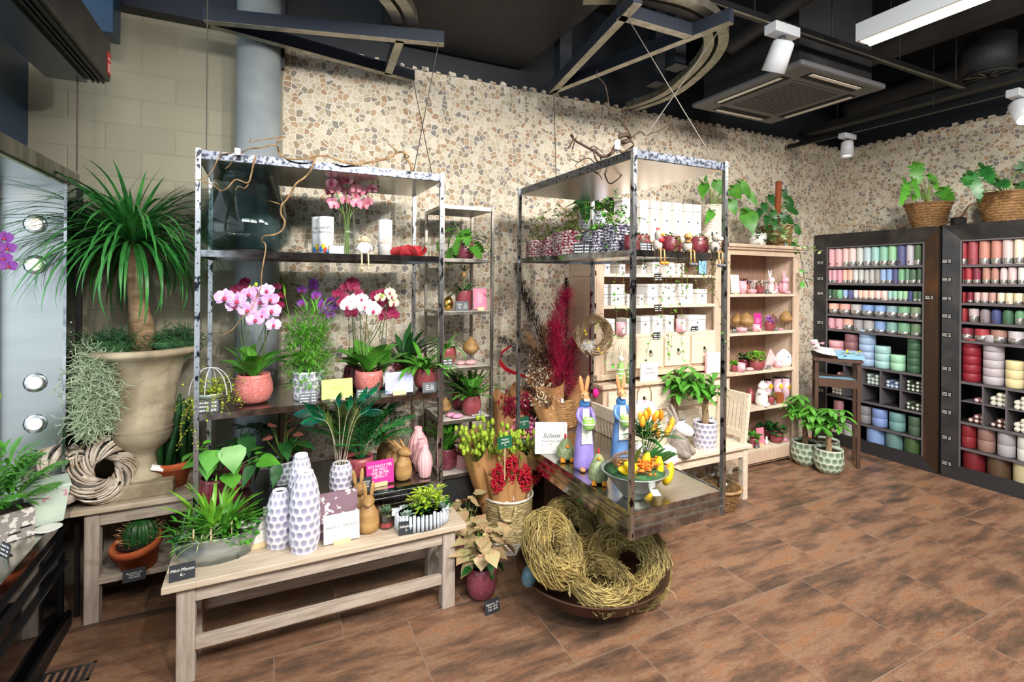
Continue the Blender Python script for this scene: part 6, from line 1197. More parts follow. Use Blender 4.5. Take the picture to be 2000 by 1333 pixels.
spec = [('kraft bouquet of red berries at the front left of the rope basket', 968, 925, .0, 'b'), ('kraft bouquet of red berries in the middle of the rope basket', 995, 905, .03, 'b'), ('kraft bouquet of red berries at the right of the rope basket', 1022, 925, .0, 'b'),
        ('tall kraft bouquet of yellow-green grass heads at the left of the basket', 925, 870, .1, 'g'), ('kraft bouquet of yellow-green grass heads behind the berries', 960, 880, .16, 'g'), ('kraft bouquet of yellow-green grass heads at the back right of the basket', 1015, 885, .16, 'g'), ('small kraft bouquet of red berries at the far right of the basket', 1042, 910, .1, 'b')]
for k, (lb, px, py, dy, ty) in enumerate(spec):
    tip = aty(px, py, 2.93 + dy); base = BK + V(((tip.x - BK.x) * .35, -.05 + dy * .8, .12)); t = thing('bouquet', lb, 'bouquet', base, 0, 'wrapped bouquets in the rope basket'); tp = tip - base
    if ty == 'b':
        cone_wrap(t, (0, 0, 0), tp + V((0, .02, .09)), .04, .082, .62, k + 2); m = M(); berry_bunch(m, tp * .96 + V((0, -.03, -.01)), 240, .062, (.8, .55, 1.6), rn, .0068); build('berries', m, 'berry', t, smooth=True)
    else:
        cone_wrap(t, (0, 0, 0), tp + V((0, .02, .05)), .04, .095, .4, k + 2); m, s = M(), M()
        for j in range(52):
            q = tp + V((rn.uniform(-.11, .11), rn.uniform(-.1, .05), rn.uniform(-.07, .15))); m.lathe([(0, 0), (.012, .008), (.014, .02), (.009, .036), (0, .042)], 7, c=q); s.tube([tp * .5, q], .0014, 3, cap=False)
        build('stems', s, 'stem', t); build('grass_heads', m, 'phalaris', t, smooth=True)
t = price_sign('dark green price sign reading Phalaris among the grass bouquets', aty(987, 876, 2.86) , .105, .072, .15, 'Phalaris\ngemischt\n9.-', mt='board_green', scale=.24); 
build('stick', M().tube([(0, .004, -.2), (0, .004, .03)], .003, 5), 'pale_block', t)
# back row of wrapped bouquets in a dark bucket behind
BB = V((1.56, 3.42, 0)); t = thing('flower_bucket', 'dark round bucket behind the rope basket with pink bouquets', 'bucket', BB); build('bucket', M().lathe([(.11, 0), (.14, .3), (.145, .3), (.14, .29), (0, .2)], 28), 'iron', t, smooth=True)
for k, (lb, px, py, mt) in enumerate((('kraft bouquet of magenta foxtails behind the left post', 992, 800, 'pampas_wine'), ('kraft bouquet of magenta berries left of the wicker bag', 1025, 790, 'pampas_wine'), ('kraft bouquet of pink daisies behind the green sign', 1012, 835, 'pink_bloom'), ('second bunch of pink daisies nearer the tray', 1035, 845, 'pink_bloom'))):
    tip = aty(px, py, 3.4); base = BB + V(((tip.x - BB.x) * .3, 0, .2)); t = thing('bouquet', lb, 'bouquet', base, 0, 'pink bouquets in the bucket'); tp = tip - base; cone_wrap(t, (0, 0, 0), tp + V((0, .03, .12)), .04, .095, .5, 20 + k); m = M(); c = M()
    for j in range(60 if mt == 'pink_bloom' else 110):
        q = tp + V((rn.gauss(0, .04), rn.gauss(-.03, .03), rn.gauss(.02, .045)))
        if mt == 'pink_bloom': m.ell(q, (.014, .012, .013), 8, 5); c.ell(q + V((0, -.011, .003)), .004, 6, 4)
        else: m.ell(q, (.008, .008, .011), 6, 4)
    build('blossoms', m, mt, t, smooth=True)
    if c.v: build('blossom_centres', c, 'yellow_flower', t)
t = price_sign('dark green price sign before the pink daisies', aty(1024, 838, 3.28), .09, .085, .1, 'Strohblume\n12.-', mt='board_green', scale=.2); build('stick', M().tube([(0, .004, -.25), (0, .004, .03)], .003, 5), 'pale_block', t)
# ---------------- pampas, wicker bag and dried bouquets ----------------
WB = pl(1092, 3.37, .62)
tag(build('display_stool', M().box(-.22, .22, -.16, .16, .0, .62), 'dark_wood', bev=.004, loc=(WB.x, WB.y, 0)), 'dark box stand under the handled wicker bag', 'stand')
t = thing('wicker_bag', 'handled natural wicker bag holding dried bouquets', 'basket', WB); build('bag_body', basket_body(M(), [(.15, 0), (.165, .1), (.17, .22)], 12, 30, .04, sy=.7), 'wicker', t, smooth=True)
for a in (-2.3, -.7): build('handle', M().tube(smooth_path([(.17 * math.cos(a) - .04, .12 * math.sin(a), .12), (.17 * math.cos(a) - .04, .125 * math.sin(a) - .01, .26), (.17 * math.cos(a) + .04, .125 * math.sin(a) - .01, .26), (.17 * math.cos(a) + .04, .12 * math.sin(a), .12)], 2), .008, 6), 'wicker', t, smooth=True)
def plume(m, pts, rad, n, rn, L=.09, w=.0042, up=.7):
    q = smooth_path(pts, 2); k = len(q)
    for j in range(n):
        u = rn.random(); i = min(k - 2, int(u * (k - 1))); p = q[i].lerp(q[i + 1], u * (k - 1) - i); d = (q[i + 1] - q[i]).normalized(); e = V((rn.uniform(-1, 1), rn.uniform(-1, 1), rn.uniform(-1, 1))); l = L * rn.uniform(.5, 1.1) * (1.1 - .7 * u)
        e.normalize(); m.blade(p + e * rad * rn.uniform(.1, .75) * (1.1 - .7 * u), d * up + e * .7, l * (1 if u < .97 else .6), w, .7, 'strap', 3, 0)
    m.tube(q, .003, 4)
PB = V((WB.x, WB.y, .80))
for lb, pts, rad, n, mt, L in (('black pampas plume leaning far to the upper left', [(1075, 720), (1050, 650), (1030, 600), (1018, 565), (1008, 520)], .1, 1500, 'pampas_black', .1), ('black pampas plume bending low to the left', [(1062, 715), (1050, 692), (1022, 680), (1000, 672), (975, 662)], .06, 1000, 'pampas_black', .07),
        ('tan pampas plume, left of the pair behind the kraft paper', [(1070, 750), (1050, 700), (1030, 660)], .1, 800, 'pampas_tan', .1), ('tan pampas plume, right of the pair behind the kraft paper', [(1078, 750), (1068, 690), (1060, 640)], .05, 600, 'pampas_tan', .1),
        ('tall bright pink pampas plume', [(1092, 750), (1088, 690), (1092, 630), (1108, 575)], .22, 3000, 'pampas_pink', .13), ('second bright pink plume, bushier and lower', [(1092, 745), (1080, 690), (1082, 640)], .18, 1500, 'pampas_pink', .13), ('deep wine red plume leaning right behind the pink one', [(1098, 745), (1112, 700), (1128, 670)], .16, 1200, 'pampas_wine', .11),
        ('black plume behind the pink plume', [(1100, 740), (1108, 640), (1106, 545)], .04, 600, 'pampas_black', .09)):
    P = [aty(x, y, WB.y - .03) for x, y in [(1085, 800)] + pts]; t = thing('pampas_plume', lb + ' in the wicker bag', 'dried plume', P[0], 0, 'dyed pampas plumes'); P = [q - P[0] for q in P]; build('stalk', M().tube(smooth_path(P[:3], 2), .003, 5), 'stem_brown', t); m = M(); plume(m, P[1:], rad, n, rn, L); build('plume', m, mt, t)
P = [aty(x, y, WB.y - .05) for x, y in ((1040, 742), (1015, 732), (990, 724), (974, 706), (978, 690), (995, 678), (1003, 674))]; o = P[0]; m = M()
for j, (a, b) in enumerate(zip(smooth_path(P, 3), smooth_path(P, 3)[1:])): w_ = .016 * math.sin(PI * (j + 1) / 58) + .002; i = m.n(); m.v += [tuple(a - o + V((0, -.01, w_))), tuple(a - o + V((0, .01, -w_))), tuple(b - o + V((0, .01, -w_))), tuple(b - o + V((0, -.01, w_)))]; m.f.append((i, i + 1, i + 2, i + 3))
tag(build('dried_ribbon', m, 'red_ribbon', loc=o), 'long curled red dried pod curving left from the pampas bouquet', 'dried pod')
for k, (lb, px, py, tx) in enumerate((('large open kraft paper bouquet cone with cream dried grass', 1068, 745, -1), ('kraft paper cone with cream dried flowers and one magenta bloom', 1150, 765, 1), ('lower left kraft paper bouquet leaning against the wicker bag', 1060, 790, -1))):
    tip = aty(px, py, WB.y - .08 - .05 * (k == 2)); base = V((WB.x + tx * .03 - (.1 if k == 2 else 0), WB.y - .03 - (.16 if k == 2 else 0), .70 - (.2 if k == 2 else 0))); t = thing('bouquet', lb, 'bouquet', base, 0, 'dried bouquets in the wicker bag'); tp = tip - base
    cone_wrap(t, (0, 0, 0), tp + V((0, .02, .05)), .03, (.15, .11, .09)[k], .35, 40 + k); m = M()
    c = tp + V((tx * .08 if k < 2 else 0, -.02, .05))
    for j in range(160): q = c + V((rn.gauss(0, .06), rn.gauss(0, .04), rn.gauss(.0, .045))); m.blade(q, V((rn.uniform(-1, 1), rn.uniform(-1, 1), rn.uniform(-.3, 1))), .03, .009, .4, 'lance', 3, .2)
    build('dried_flowers', m, 'cream_bloom', t)
    if k == 1: build('magenta_bloom', M().ell(aty(1162, 768, WB.y - .2) - base, (.03, .03, .035), 10, 8), 'magenta', t, smooth=True)
# ---------------- things on the right hanging shelf ----------------
S2z = Z2[0] + .001
def rope_box(label, p, lx, ly, hh, mt, rz=0., group='woven rope boxes'):
    t = thing('rope_box', label, 'basket', p, rz, group); m = M(); rows = int(hh / .016)
    for j in range(rows): z = (j + .5) * hh / rows; pts = [(-lx / 2, -ly / 2, z), (lx / 2, -ly / 2, z), (lx / 2, ly / 2, z), (-lx / 2, ly / 2, z)]; m.tube(pts, hh / rows * .62, 6, closed=True)
    build('rope_wall', m, mt, t, smooth=True); build('soil', M().box(-lx / 2, lx / 2, -ly / 2, ly / 2, .004, hh * .85), 'soil', t); return t
def ivy(label, p, n, sd, rad, hh, mt='leaf_oli', drop=.2, L=.2, name='ivy', group=None, leaf=.022, starts=None):
    t = thing(name, label, 'plant', p, 0, group); m, s = M(), M(); rn = rn_(sd); vines(m, s, starts or [((rn.uniform(-rad, rad), rn.uniform(-rad, rad), 0), hdir(rn.uniform(0, 6.3), rn.uniform(.6, 1.5))) for k in range(n)], L, leaf, 12, rn, drop); build('leaves', m, mt, t); build('vines', s, 'stem_brown', t); return t
xL = S2[0] + .07
for k, (px, py, lx, ly, hh, mt, lb) in enumerate(((1051, 503, .11, .11, .115, 'rope_mix', 'small red and white woven rope box at the far end of the shelf'), (1085, 499, .12, .12, .12, 'rope_mix', 'red and white woven rope box, second from the far end'), (1117, 496, .14, .2, .14, 'rope_mix', 'long red and white woven rope box in the middle of the shelf'), (1172, 491, .14, .16, .13, 'rope_blue', 'blue and white woven rope box near the shelf middle'), (1206, 490, .14, .15, .16, 'rope_blue', 'taller blue and white woven rope box beside the wine red pot'))):
    X = xL + (0, .0, .0, .06, .1)[k]; d = D(px, py); p = V((X, d[1] * X / d[0], S2z)); rope_box(lb, p, lx, ly, hh, mt); ivy(('leggy ivy in the small far rope box', 'dark leafy trailing plant in the second rope box', 'bushy small-leaved plant in the long rope box', 'trailing ivy in the blue rope box', 'climbing vine in the taller blue rope box')[k], p + V((0, 0, hh * .85)), (7, 10, 16, 14, 12)[k], 300 + k, .04, .2, 'leaf_oli' if k < 3 else 'leaf', .05, .24)
d = D(1237, 487); 
for k, (px, py, X, lb) in enumerate(((1236, 487, 1.70, 'wine red bowl pot behind the near post'), (1252, 486, 1.85, 'wine red pot right of the near post'), (1311, 488, 2.0, 'wine red pot with string plant behind the seated duck'), (1364, 488, 2.06, 'wine red pot with string plant left of the seated cow'))):
    Yp = (2.12, 2.12, 2.1, 2.1)[k]; p = pl(px, Yp, S2z); t = thing('wine_pot', lb + ' on the hanging shelf', 'potted plant', p, 0, 'wine red glazed pots'); r = W(40 if k > 1 else 38, p) / 2; pot(t, 'belly', r, W(34, p), 'wine_glaze'); m, s = M(), M(); rn = rn_(320 + k); vines(m, s, [((rn.uniform(-.5, .5) * r, -r * .6, W(34, p) * .9), (rn.uniform(-.5, .5), -.8, .6)) for q in range(8 if k > 1 else 3)], .34 if k > 1 else .2, .013, 16, rn, 1.6); bushy(m, (0, 0, W(34, p)), 60, r * .7, .02, .012, .3, 'round', rn); build('string_foliage', m, 'leaf_oli' if k > 1 else 'leaf_mid', t); build('vine_stems', s, 'stem_brown', t)
for k, (px, X) in enumerate(((1195, 1.6), (1262, 1.9), (1300, 2.05), (1330, 2.05))):
    p = aty(px, 500, 1.95 + .02); ivy(('trailing vine hanging below the shelf left of the near post', 'thin vine hanging just right of the near post', 'string of leaves hanging below the seated chicken', 'string of leaves hanging below the seated duck')[k], p, 2, 330 + k, .01, .1, 'leaf', 1.6, .55, 'hanging_vine', 'hanging vines', .019, [((0, 0, 0), (.1, -.3, -.6)), ((.03, .0, 0), (.3, -.2, -.5))])
price_sign('black price sign before the rope boxes', atx(1136, 496, 1.59) + V((0, 0, .0)), .1, .06, -.95); price_sign('dark price sign beside the seated chicken', pl(1262, 1.97, S2z), .075, .042, 0)
def sitter(label, px, Y, kind):
    p = pl(px, Y, S2z); k = W(1, p); t = thing('sitting_' + kind, label, 'figurine', p, 0, 'long-legged shelf sitters')
    bm, hm_, fm = {'chicken': ('cow_grey', 'cow_grey', 'orange'), 'duck': ('cow_grey', 'carved_wood', 'ink'), 'cow': ('cow_grey', 'cow_grey', 'ink')}[kind]
    build('body', M().ell((0, 0, 12 * k), (10 * k, 9 * k, 13 * k), 16, 10), bm, t, smooth=True); hz_ = 30 * k
    hd = build('head', M().ell((0, -3 * k, hz_), (8 * k if kind != 'cow' else 9 * k, 8 * k, (12 if kind == 'chicken' else 8) * k), 14, 10), hm_, t, smooth=True)
    if kind == 'chicken': build('comb', M().ell((-2 * k, -2 * k, hz_ + 13 * k), (3 * k, 2 * k, 3.5 * k)).ell((2 * k, -2 * k, hz_ + 12 * k), (3 * k, 2 * k, 3 * k)), 'hen_red', hd, smooth=True); build('beak', M().ell((3 * k, -11 * k, hz_ + 2 * k), (5 * k, 4 * k, 3 * k)), 'beak', hd, smooth=True); build('wattle', M().ell((2 * k, -10 * k, hz_ - 8 * k), (6 * k, 3 * k, 5 * k)), 'hen_red', hd, smooth=True)
    if kind == 'duck': build('beak', M().ell((-5 * k, -9 * k, hz_ - 2 * k), (5 * k, 4 * k, 2 * k)), 'carved_wood_dark', hd, smooth=True); build('scarf', M().ell((-3 * k, -6 * k, 20 * k), (7 * k, 5 * k, 3 * k)), 'carved_wood_dark', t, smooth=True)
    if kind == 'cow':
        build('muzzle', M().ell((3 * k, -11 * k, hz_ - 2 * k), (6 * k, 5 * k, 4.5 * k)), 'skin_cream', hd, smooth=True); [build('horn', M().ell((q * k, 0, hz_ + 8 * k), (2 * k, 2 * k, 4 * k)), 'ink_dark', hd, smooth=True) for q in (-7, 5)]; build('patch', M().ell((-5 * k, -7.2 * k, 9 * k), (4 * k, 2.5 * k, 4 * k)).ell((9 * k, -2 * k, 18 * k), (2 * k, 4 * k, 3 * k)), 'ink_dark', t, smooth=True)
    for s in (-1, 1):
        l = build('leg', M().tube([(s * 4 * k, -6 * k, 4 * k), (s * 4.5 * k, -14 * k, 2 * k), (s * 5 * k, -15 * k, -20 * k)], 1.6 * k, 6), 'carved_wood', t, smooth=True); build('foot', M().ell((s * 5 * k + (3 * k if kind == 'chicken' else 0), -17 * k, -24 * k), (6 * k, 5 * k, 3.5 * k)), fm, l, smooth=True)
sitter('grey chicken figure with red comb and orange feet sitting on the shelf edge', 1284, 1.945, 'chicken'); sitter('grey duck figure with a wooden head sitting on the shelf edge', 1342, 1.945, 'duck'); sitter('grey cow figure with black spots sitting on the shelf edge', 1396, 1.945, 'cow')
Yb = 2.3
branch('dark twisted branch tangled over the left edge of the right hanging shelf', [
 (bpx([(1208, 268), (1222, 262), (1232, 270), (1225, 278), (1213, 278), (1205, 290), (1195, 298), (1185, 307), (1172, 305), (1162, 295), (1150, 290), (1140, 284), (1122, 275), (1113, 262), (1122, 268), (1110, 290)], Yb), .013), (bpx([(1125, 270), (1120, 285), (1117, 293)], Yb), .004), (bpx([(1158, 293), (1163, 310), (1170, 322), (1160, 318), (1152, 308), (1135, 312), (1122, 325)], Yb), .006), (bpx([(1172, 305), (1178, 325), (1182, 345), (1190, 362), (1205, 352), (1215, 342), (1232, 330), (1241, 318), (1238, 300)], Yb), .005),
 (bpx([(1163, 318), (1158, 335), (1172, 342), (1176, 352)], Yb), .004), (bpx([(1232, 270), (1228, 255), (1216, 240), (1205, 228), (1189, 222), (1188, 195), (1184, 172), (1178, 160), (1165, 150), (1166, 138)], Yb), .006), (bpx([(1232, 270), (1242, 262), (1252, 256), (1262, 268), (1270, 260), (1290, 256), (1310, 238), (1315, 250), (1322, 264)], Yb), .005), (bpx([(1208, 290), (1215, 300), (1228, 292), (1240, 283), (1230, 275), (1215, 285)], Yb), .007), (bpx([(1195, 298), (1200, 282), (1210, 275), (1225, 272)], Yb), .005), (bpx([(1150, 290), (1160, 285), (1170, 292), (1178, 300)], Yb), .004), (bpx([(1130, 318), (1118, 312), (1112, 310)], Yb), .003)], 'twig_dark', aty(1200, 300, Yb))
tag(build('white_tag', M().box(-.018, .018, -.001, .001, -.025, .025), 'paper', loc=aty(1206, 283, Yb - .05)), 'small white tag tied to the dark branch on the right hanging shelf', 'tag'); tag(build('white_tag', M().box(-.012, .012, -.001, .001, -.016, .016), 'paper', loc=aty(464, 296, 2.74)), 'small white tag on the branch over the smoke glass vase', 'tag')
# --- steel tray of the right shelf
TT = T2 - .003
def tpt(px, py): return atz(px, py, TT)
p = tpt(1075, 890) + V((.02, .03, 0)); t = thing('gift_book', 'white dotted gift book reading Schoen standing on the steel tray', 'book', p, -.45); k = W(62, p); hb_ = W(60, p)
b = build('cover', M().box(-k / 2, k / 2, -.014, -.01, 0, hb_).box(-k / 2, k / 2, .01, .014, 0, hb_), 'paper', t); build('pages', M().box(-k / 2 + .003, k / 2 - .003, -.01, .01, .003, hb_ - .003), 'page', t); lettering(t, 'Schön', hb_ * .22, 'ink_dark', (0, -.0148, hb_ * .6), shear=.3); lettering(t, 'DASS ES DICH GIBT', hb_ * .07, 'ink', (0, -.0148, hb_ * .42)); m = M(); [m.disc((0, 0, 0), .0022, 8) for q in range(1)]; m = M()
rn = rn_(351)
for j in range(26): x, z = rn.uniform(-.46, .46) * k, rn.choice((rn.uniform(.05, .3), rn.uniform(.75, .96), rn.uniform(.05, .96))) * hb_; m.poly([(x, -.0146, z), (x + .003, -.0146, z), (x + .003, -.0146, z + .003), (x, -.0146, z + .003)], (0, .0004, 0))
build('dot_print', m, 'ink_dark', t); build('heart_print', M().box(-.003, .003, -.0147, -.0143, hb_ * .3, hb_ * .3 + .006), 'hen_red', t)
for e in t.children: pass
def hen(label, p, k, rz, tall):
    t = thing('ceramic_hen', label, 'figurine', p, rz, 'green speckled hens'); hh = (42 if not tall else 58) * k; r = (19 if not tall else 20) * k
    build('body', M().lathe([(r * .5, .004), (r * .9, hh * .12), (r, hh * .3), (r * .85, hh * .55), (r * .5, hh * .82), (r * .3, hh * .93), (0, hh)], 24), 'hen_green', t, smooth=True)
    z = hh * (.93 if tall else .82); y = -r * (.42 if tall else .72); build('comb', M().ell((0, r * .05, hh + 3 * k), (2 * k, 5 * k, 6 * k)).ell((0, r * .15, hh + 0 * k), (2 * k, 4 * k, 5 * k)), 'hen_red', t, smooth=True); build('beak', M().ell((0, y - 2 * k, z - 4 * k), (4 * k, 5 * k, 3.5 * k)), 'beak', t, smooth=True)
    for s in (-1, 1): build('foot', M().ell((s * r * .5, -r * .75, 4 * k), (5 * k, 7 * k, 5 * k)).ell((s * r * .5 - 3 * k, -r * .95, 3 * k), (2 * k, 4 * k, 3 * k)).ell((s * r * .5 + 3 * k, -r * .95, 3 * k), (2 * k, 4 * k, 3 * k)), 'beak', t, smooth=True)
p = tpt(1111, 902) + V((.0, .04, 0)); hen('low green speckled ceramic hen beside the dotted book', p, W(1, p), -.3, False); p = tpt(1177, 948) + V((0, .04, 0)); hen('tall green speckled ceramic hen in front of the rabbit ladies', p, W(1, p), -.5, True)
def rabbit_lady(label, px, py, mt, k0):
    p = tpt(px, py) + V((0, .03, 0)); k = W(1, p) * k0; t = thing('rabbit_lady', label, 'figurine', p, -.25, 'rabbit lady figures')
    build('dress', M().lathe([(20 * k, 0), (21 * k, 8 * k), (19 * k, 40 * k), (16 * k, 70 * k), (12 * k, 95 * k), (12 * k, 112 * k), (9 * k, 124 * k), (5 * k, 130 * k)], 24, sy=.8), mt, t, smooth=True)
    build('apron', M().lathe([(19.5 * k, 60 * k), (17.6 * k, 76 * k), (13.5 * k, 96 * k), (12.8 * k, 110 * k), (10 * k, 121 * k)], 24, sy=.84).n() and M().poly([(-11 * k, -17.2 * k, 52 * k), (11 * k, -17.2 * k, 52 * k), (9 * k, -13 * k, 90 * k), (-9 * k, -13 * k, 90 * k)], (0, 2 * k, 0)).poly([(-7 * k, -11 * k, 92 * k), (7 * k, -11 * k, 92 * k), (6 * k, -10.5 * k, 118 * k), (-6 * k, -10.5 * k, 118 * k)], (0, 2 * k, 0)), 'apron', t)
    build('scarf', M().lathe([(9 * k, 121 * k), (10.5 * k, 126 * k), (7 * k, 133 * k)], 18), 'scarf', t, smooth=True)
    hd = build('head', M().ell((0, -2 * k, 142 * k), (9 * k, 10 * k, 10 * k), 16, 10).ell((0, -11 * k, 139 * k), (6 * k, 6.5 * k, 5 * k), 12, 8), 'fur_tan', t, smooth=True); build('muzzle', M().ell((-2.5 * k, -14 * k, 136 * k), (4 * k, 4 * k, 3.6 * k)).ell((2.5 * k, -14 * k, 136 * k), (4 * k, 4 * k, 3.6 * k)), 'apron', hd, smooth=True); build('eye', M().ell((-5.5 * k, -9 * k, 144 * k), (1.4 * k, 1.4 * k, 1.8 * k), 8, 6).ell((5.5 * k, -9 * k, 144 * k), (1.4 * k, 1.4 * k, 1.8 * k), 8, 6), 'ink_dark', hd)
    for s in (-1, 1):
        e = build('ear', M().ell((s * 6 * k, 2 * k, 164 * k), (4.5 * k, 2.6 * k, 17 * k), 12, 8, Matrix.Rotation(s * .16, 3, 'Y')), 'fur_tan', hd, smooth=True); build('arm', M().tube(smooth_path([(s * 11 * k, -2 * k, 118 * k), (s * 17 * k, -6 * k, 103 * k), (s * 12 * k, -18 * k, 94 * k)], 2), 4 * k, 8), mt, t, smooth=True); build('paw', M().ell((s * 9 * k, -21 * k, 94 * k), (4 * k, 4 * k, 4.5 * k)), 'apron', t, smooth=True); f = build('foot', M().ell((s * 9 * k, -18 * k, 3.5 * k), (6 * k, 8 * k, 4 * k)), 'fur_tan', t, smooth=True)
    eg = build('egg_bowl', M().lathe([(0, 0), (6 * k, 1 * k), (11 * k, 8 * k), (12 * k, 16 * k), (10.5 * k, 24 * k), (9 * k, 20 * k), (0, 18 * k)], 18, c=(0, -25 * k, 80 * k), fn=lambda a, z, r: r), 'egg_green', t, smooth=True); build('bowl_band', M().lathe([(12.2 * k, 12 * k), (12.4 * k, 15 * k)], 18, c=(0, -25 * k, 80 * k)), 'apron', eg, smooth=True); build('bowl_filling', M().ell((0, -25 * k, 101 * k), (7 * k, 7 * k, 4 * k)), 'apron', eg, smooth=True)
    rn = rn_(int(px)); m = M()
    for j in range(16): m.ell((rn.uniform(-9, 9) * k, -17.6 * k + 3.6 * k * (j % 2) * 0, rn.uniform(55, 85) * k), (.7 * k, .5 * k, .7 * k), 6, 4)
    build('apron_dots', m, 'ink_dark', t)
rabbit_lady('purple dressed rabbit lady figure with apron and green egg bowl', 1146, 918, 'dress_purple', 1.0); rabbit_lady('blue dressed rabbit lady figure with apron and green egg bowl', 1218, 908, 'dress_blue', .96)
p = tpt(1255, 985) + V((.02, .09, 0)); k = W(1, p); t = thing('metal_bowl', 'conical brushed metal bowl on the steel tray planted with yellow tulips', 'bowl', p); build('bowl', M().lathe([(20 * k, 0), (22 * k, 3 * k), (62 * k, 52 * k), (66 * k, 54 * k), (61 * k, 54 * k), (30 * k, 12 * k), (0, 10 * k)], 40), 'zinc', t, smooth=True)
a = thing('tulip_arrangement', 'yellow tulip arrangement with orange moss and twigs in the metal bowl', 'flowers', p); build('moss', M().lathe([(60 * k, 50 * k), (40 * k, 58 * k), (0, 62 * k)], 24), 'moss', a, smooth=True)
def tulip(m, c, d, s):
    d = V(d).normalized(); q = V((0, 0, 1)).rotation_difference(d).to_matrix(); i = m.n(); m.lathe([(s * .1, 0), (s * .22, s * .2), (s * .25, s * .45), (s * .18, s * .8), (s * .06, s * 1.05)], 12, fn=lambda a, z, r: r * (1 + .09 * math.cos(3 * a))); m.tr(i, Matrix.Translation(V(c)) @ q.to_4x4())
m, lf, om, tw = M(), M(), M(), M(); rn = rn_(371)
for x, y, dx, dz in ((1222, 918, -1, .35), (1235, 920, -.6, .8), (1258, 905, .1, 1), (1278, 925, .1, 1), (1284, 915, .05, 1), (1304, 926, .3, .9), (1255, 968, -.9, -.1), (1228, 912, -.8, .6)): q = aty(x, y, p.y - .02 + rn.uniform(-.04, .03)) - p; m = M(); tulip(m, q - V((dx, 0, dz)).normalized() * 22 * k, (dx, rn.uniform(-.3, 0), dz), 44 * k); build('tulip', m, 'tulip_yellow', a, smooth=True)
for x, y in ((1265, 915), (1290, 935), (1300, 950), (1240, 955), (1275, 940), (1310, 955)): q = aty(x, y, p.y) - p; lf.blade(V((q.x * .6, 0, 50 * k)), (q.x, -.02, .15), 60 * k, 16 * k, .5, 'lance', 6)
for j in range(140): om.ell((rn.gauss(.01, .05), rn.gauss(-.06, .04), 62 * k + rn.uniform(0, .03)), (.008, .008, .006), 6, 4)
ring_strands(tw, (0, -.01, 62 * k), .09, .03, 26, (0, -.2, 1), .0022, rn, 12)
build('tulip_leaves', lf, 'leaf_mid', a); build('orange_moss', om, 'orange', a, smooth=True); build('twigs', tw, 'stem_brown', a); b = build('white_tag', M().box(-.03, .03, -.001, .001, -.018, .018), 'paper', a); b.location = aty(1280, 963, p.y - .12) - p; b.rotation_euler = (-.9, .2, .2)
p = tpt(1284, 925) + V((.02, .14, 0)); k = W(1, p); t = thing('tulip_vase', 'clear glass vase with a bouquet of orange tulips on the steel tray', 'vase', p); build('glass', M().lathe([(14 * k, 0), (24 * k, 52 * k), (22 * k, 52 * k), (12 * k, 3 * k), (0, 3 * k)], 24), 'clear_jar', t, smooth=True)
a = thing('tulip_bouquet', 'orange tulip bouquet with small white blossoms and palm leaf in a glass vase', 'flowers', p); m, lf, wf, st = M(), M(), M(), M()
for x, y in ((1252, 815), (1254, 825), (1262, 812), (1276, 815), (1272, 838), (1284, 848), (1308, 832), (1300, 842), (1290, 812), (1268, 806), (1312, 826)): q = aty(x, y, p.y - .06 + rn.uniform(-.05, .05)) - p; m = M(); tulip(m, q - V((0, 0, 9 * k)), (rn.uniform(-.4, .4), -.3, .9), 23 * k); build('tulip', m, 'tulip_orange', a, smooth=True); st.tube([(0, 0, 10 * k), q - V((0, 0, 8 * k))], .003, 4)
tuft(lf, (0, 0, 50 * k), 30, 70 * k, 10 * k, (.2, 1.3), .7, 'lance', 5, .02, rn); fronds(lf, (15 * k, -.02, 52 * k), 3, 60 * k, (.1, .3), .5, .006, .04, 8, rn, az=(-.6, .2)); bushy(wf, (0, -.03, 75 * k), 160, 30 * k, .01, .006, .7, 'round', rn); bushy(lf, (0, 0, 66 * k), 160, 32 * k, .03, .007, .6, 'lance', rn)
build('greenery', lf, 'leaf_mid', a); build('white_blossom', wf, 'cream_bloom', a); build('stems', st, 'stem', a)
# wreath hanging in the frame
c = aty(1160, 655, 2.9); t = thing('hanging_wreath', 'natural vine wreath with yellow flowers hung in the right hanging shelf', 'wreath', c); k = W(1, c); rn = rn_(381)
m = ring_strands(M(), (0, 0, 0), 30 * k, 9 * k, 90, (-.25, -1, .05), .0026, rn, 14, (2, 5), .4); build('vines', m, 'twig', t); m = ring_strands(M(), (0, 0, 0), 30 * k, 8 * k, 50, (-.25, -1, .05), .003, rn, 14, (2, 5), .2); build('pale_vines', m, 'wicker_grey', t)
m = M(); [m.ell((x * k, -9 * k + rn.uniform(-2, 2) * k, z * k), (3 * k, 2 * k, 3 * k), 8, 6) for x, z in ((-26, 10), (-24, 4), (-18, -12), (8, -30), (22, -24), (30, 8), (18, -32), (-10, -26), (28, 14), (4, -26), (12, -34))]; build('yellow_blossom', m, 'yellow_flower', t, smooth=True); m = M(); fuzz(m, (-18 * k, -9 * k, -20 * k), 150, 12 * k, .03, .0012, rn, 0, (1, .5, 1)); build('white_down', m, 'down_white', t)
m = M(); [m.blade((4 * k, -8 * k, 26 * k), d, 24 * k, 9 * k, .6, 'strap', 5, .1) for d in ((-.7, -.3, .1), (.7, -.3, .1), (-.4, -.2, -.9), (.5, -.2, -.8))]; build('ribbon_bow', m, 'ribbon_cream', t); build('hanging_wire', M().tube([(4 * k, 0, 34 * k), (2 * k, .05, (aty(1160, 510, 2.9).z - c.z))], .0015, 4), 'cable', t)
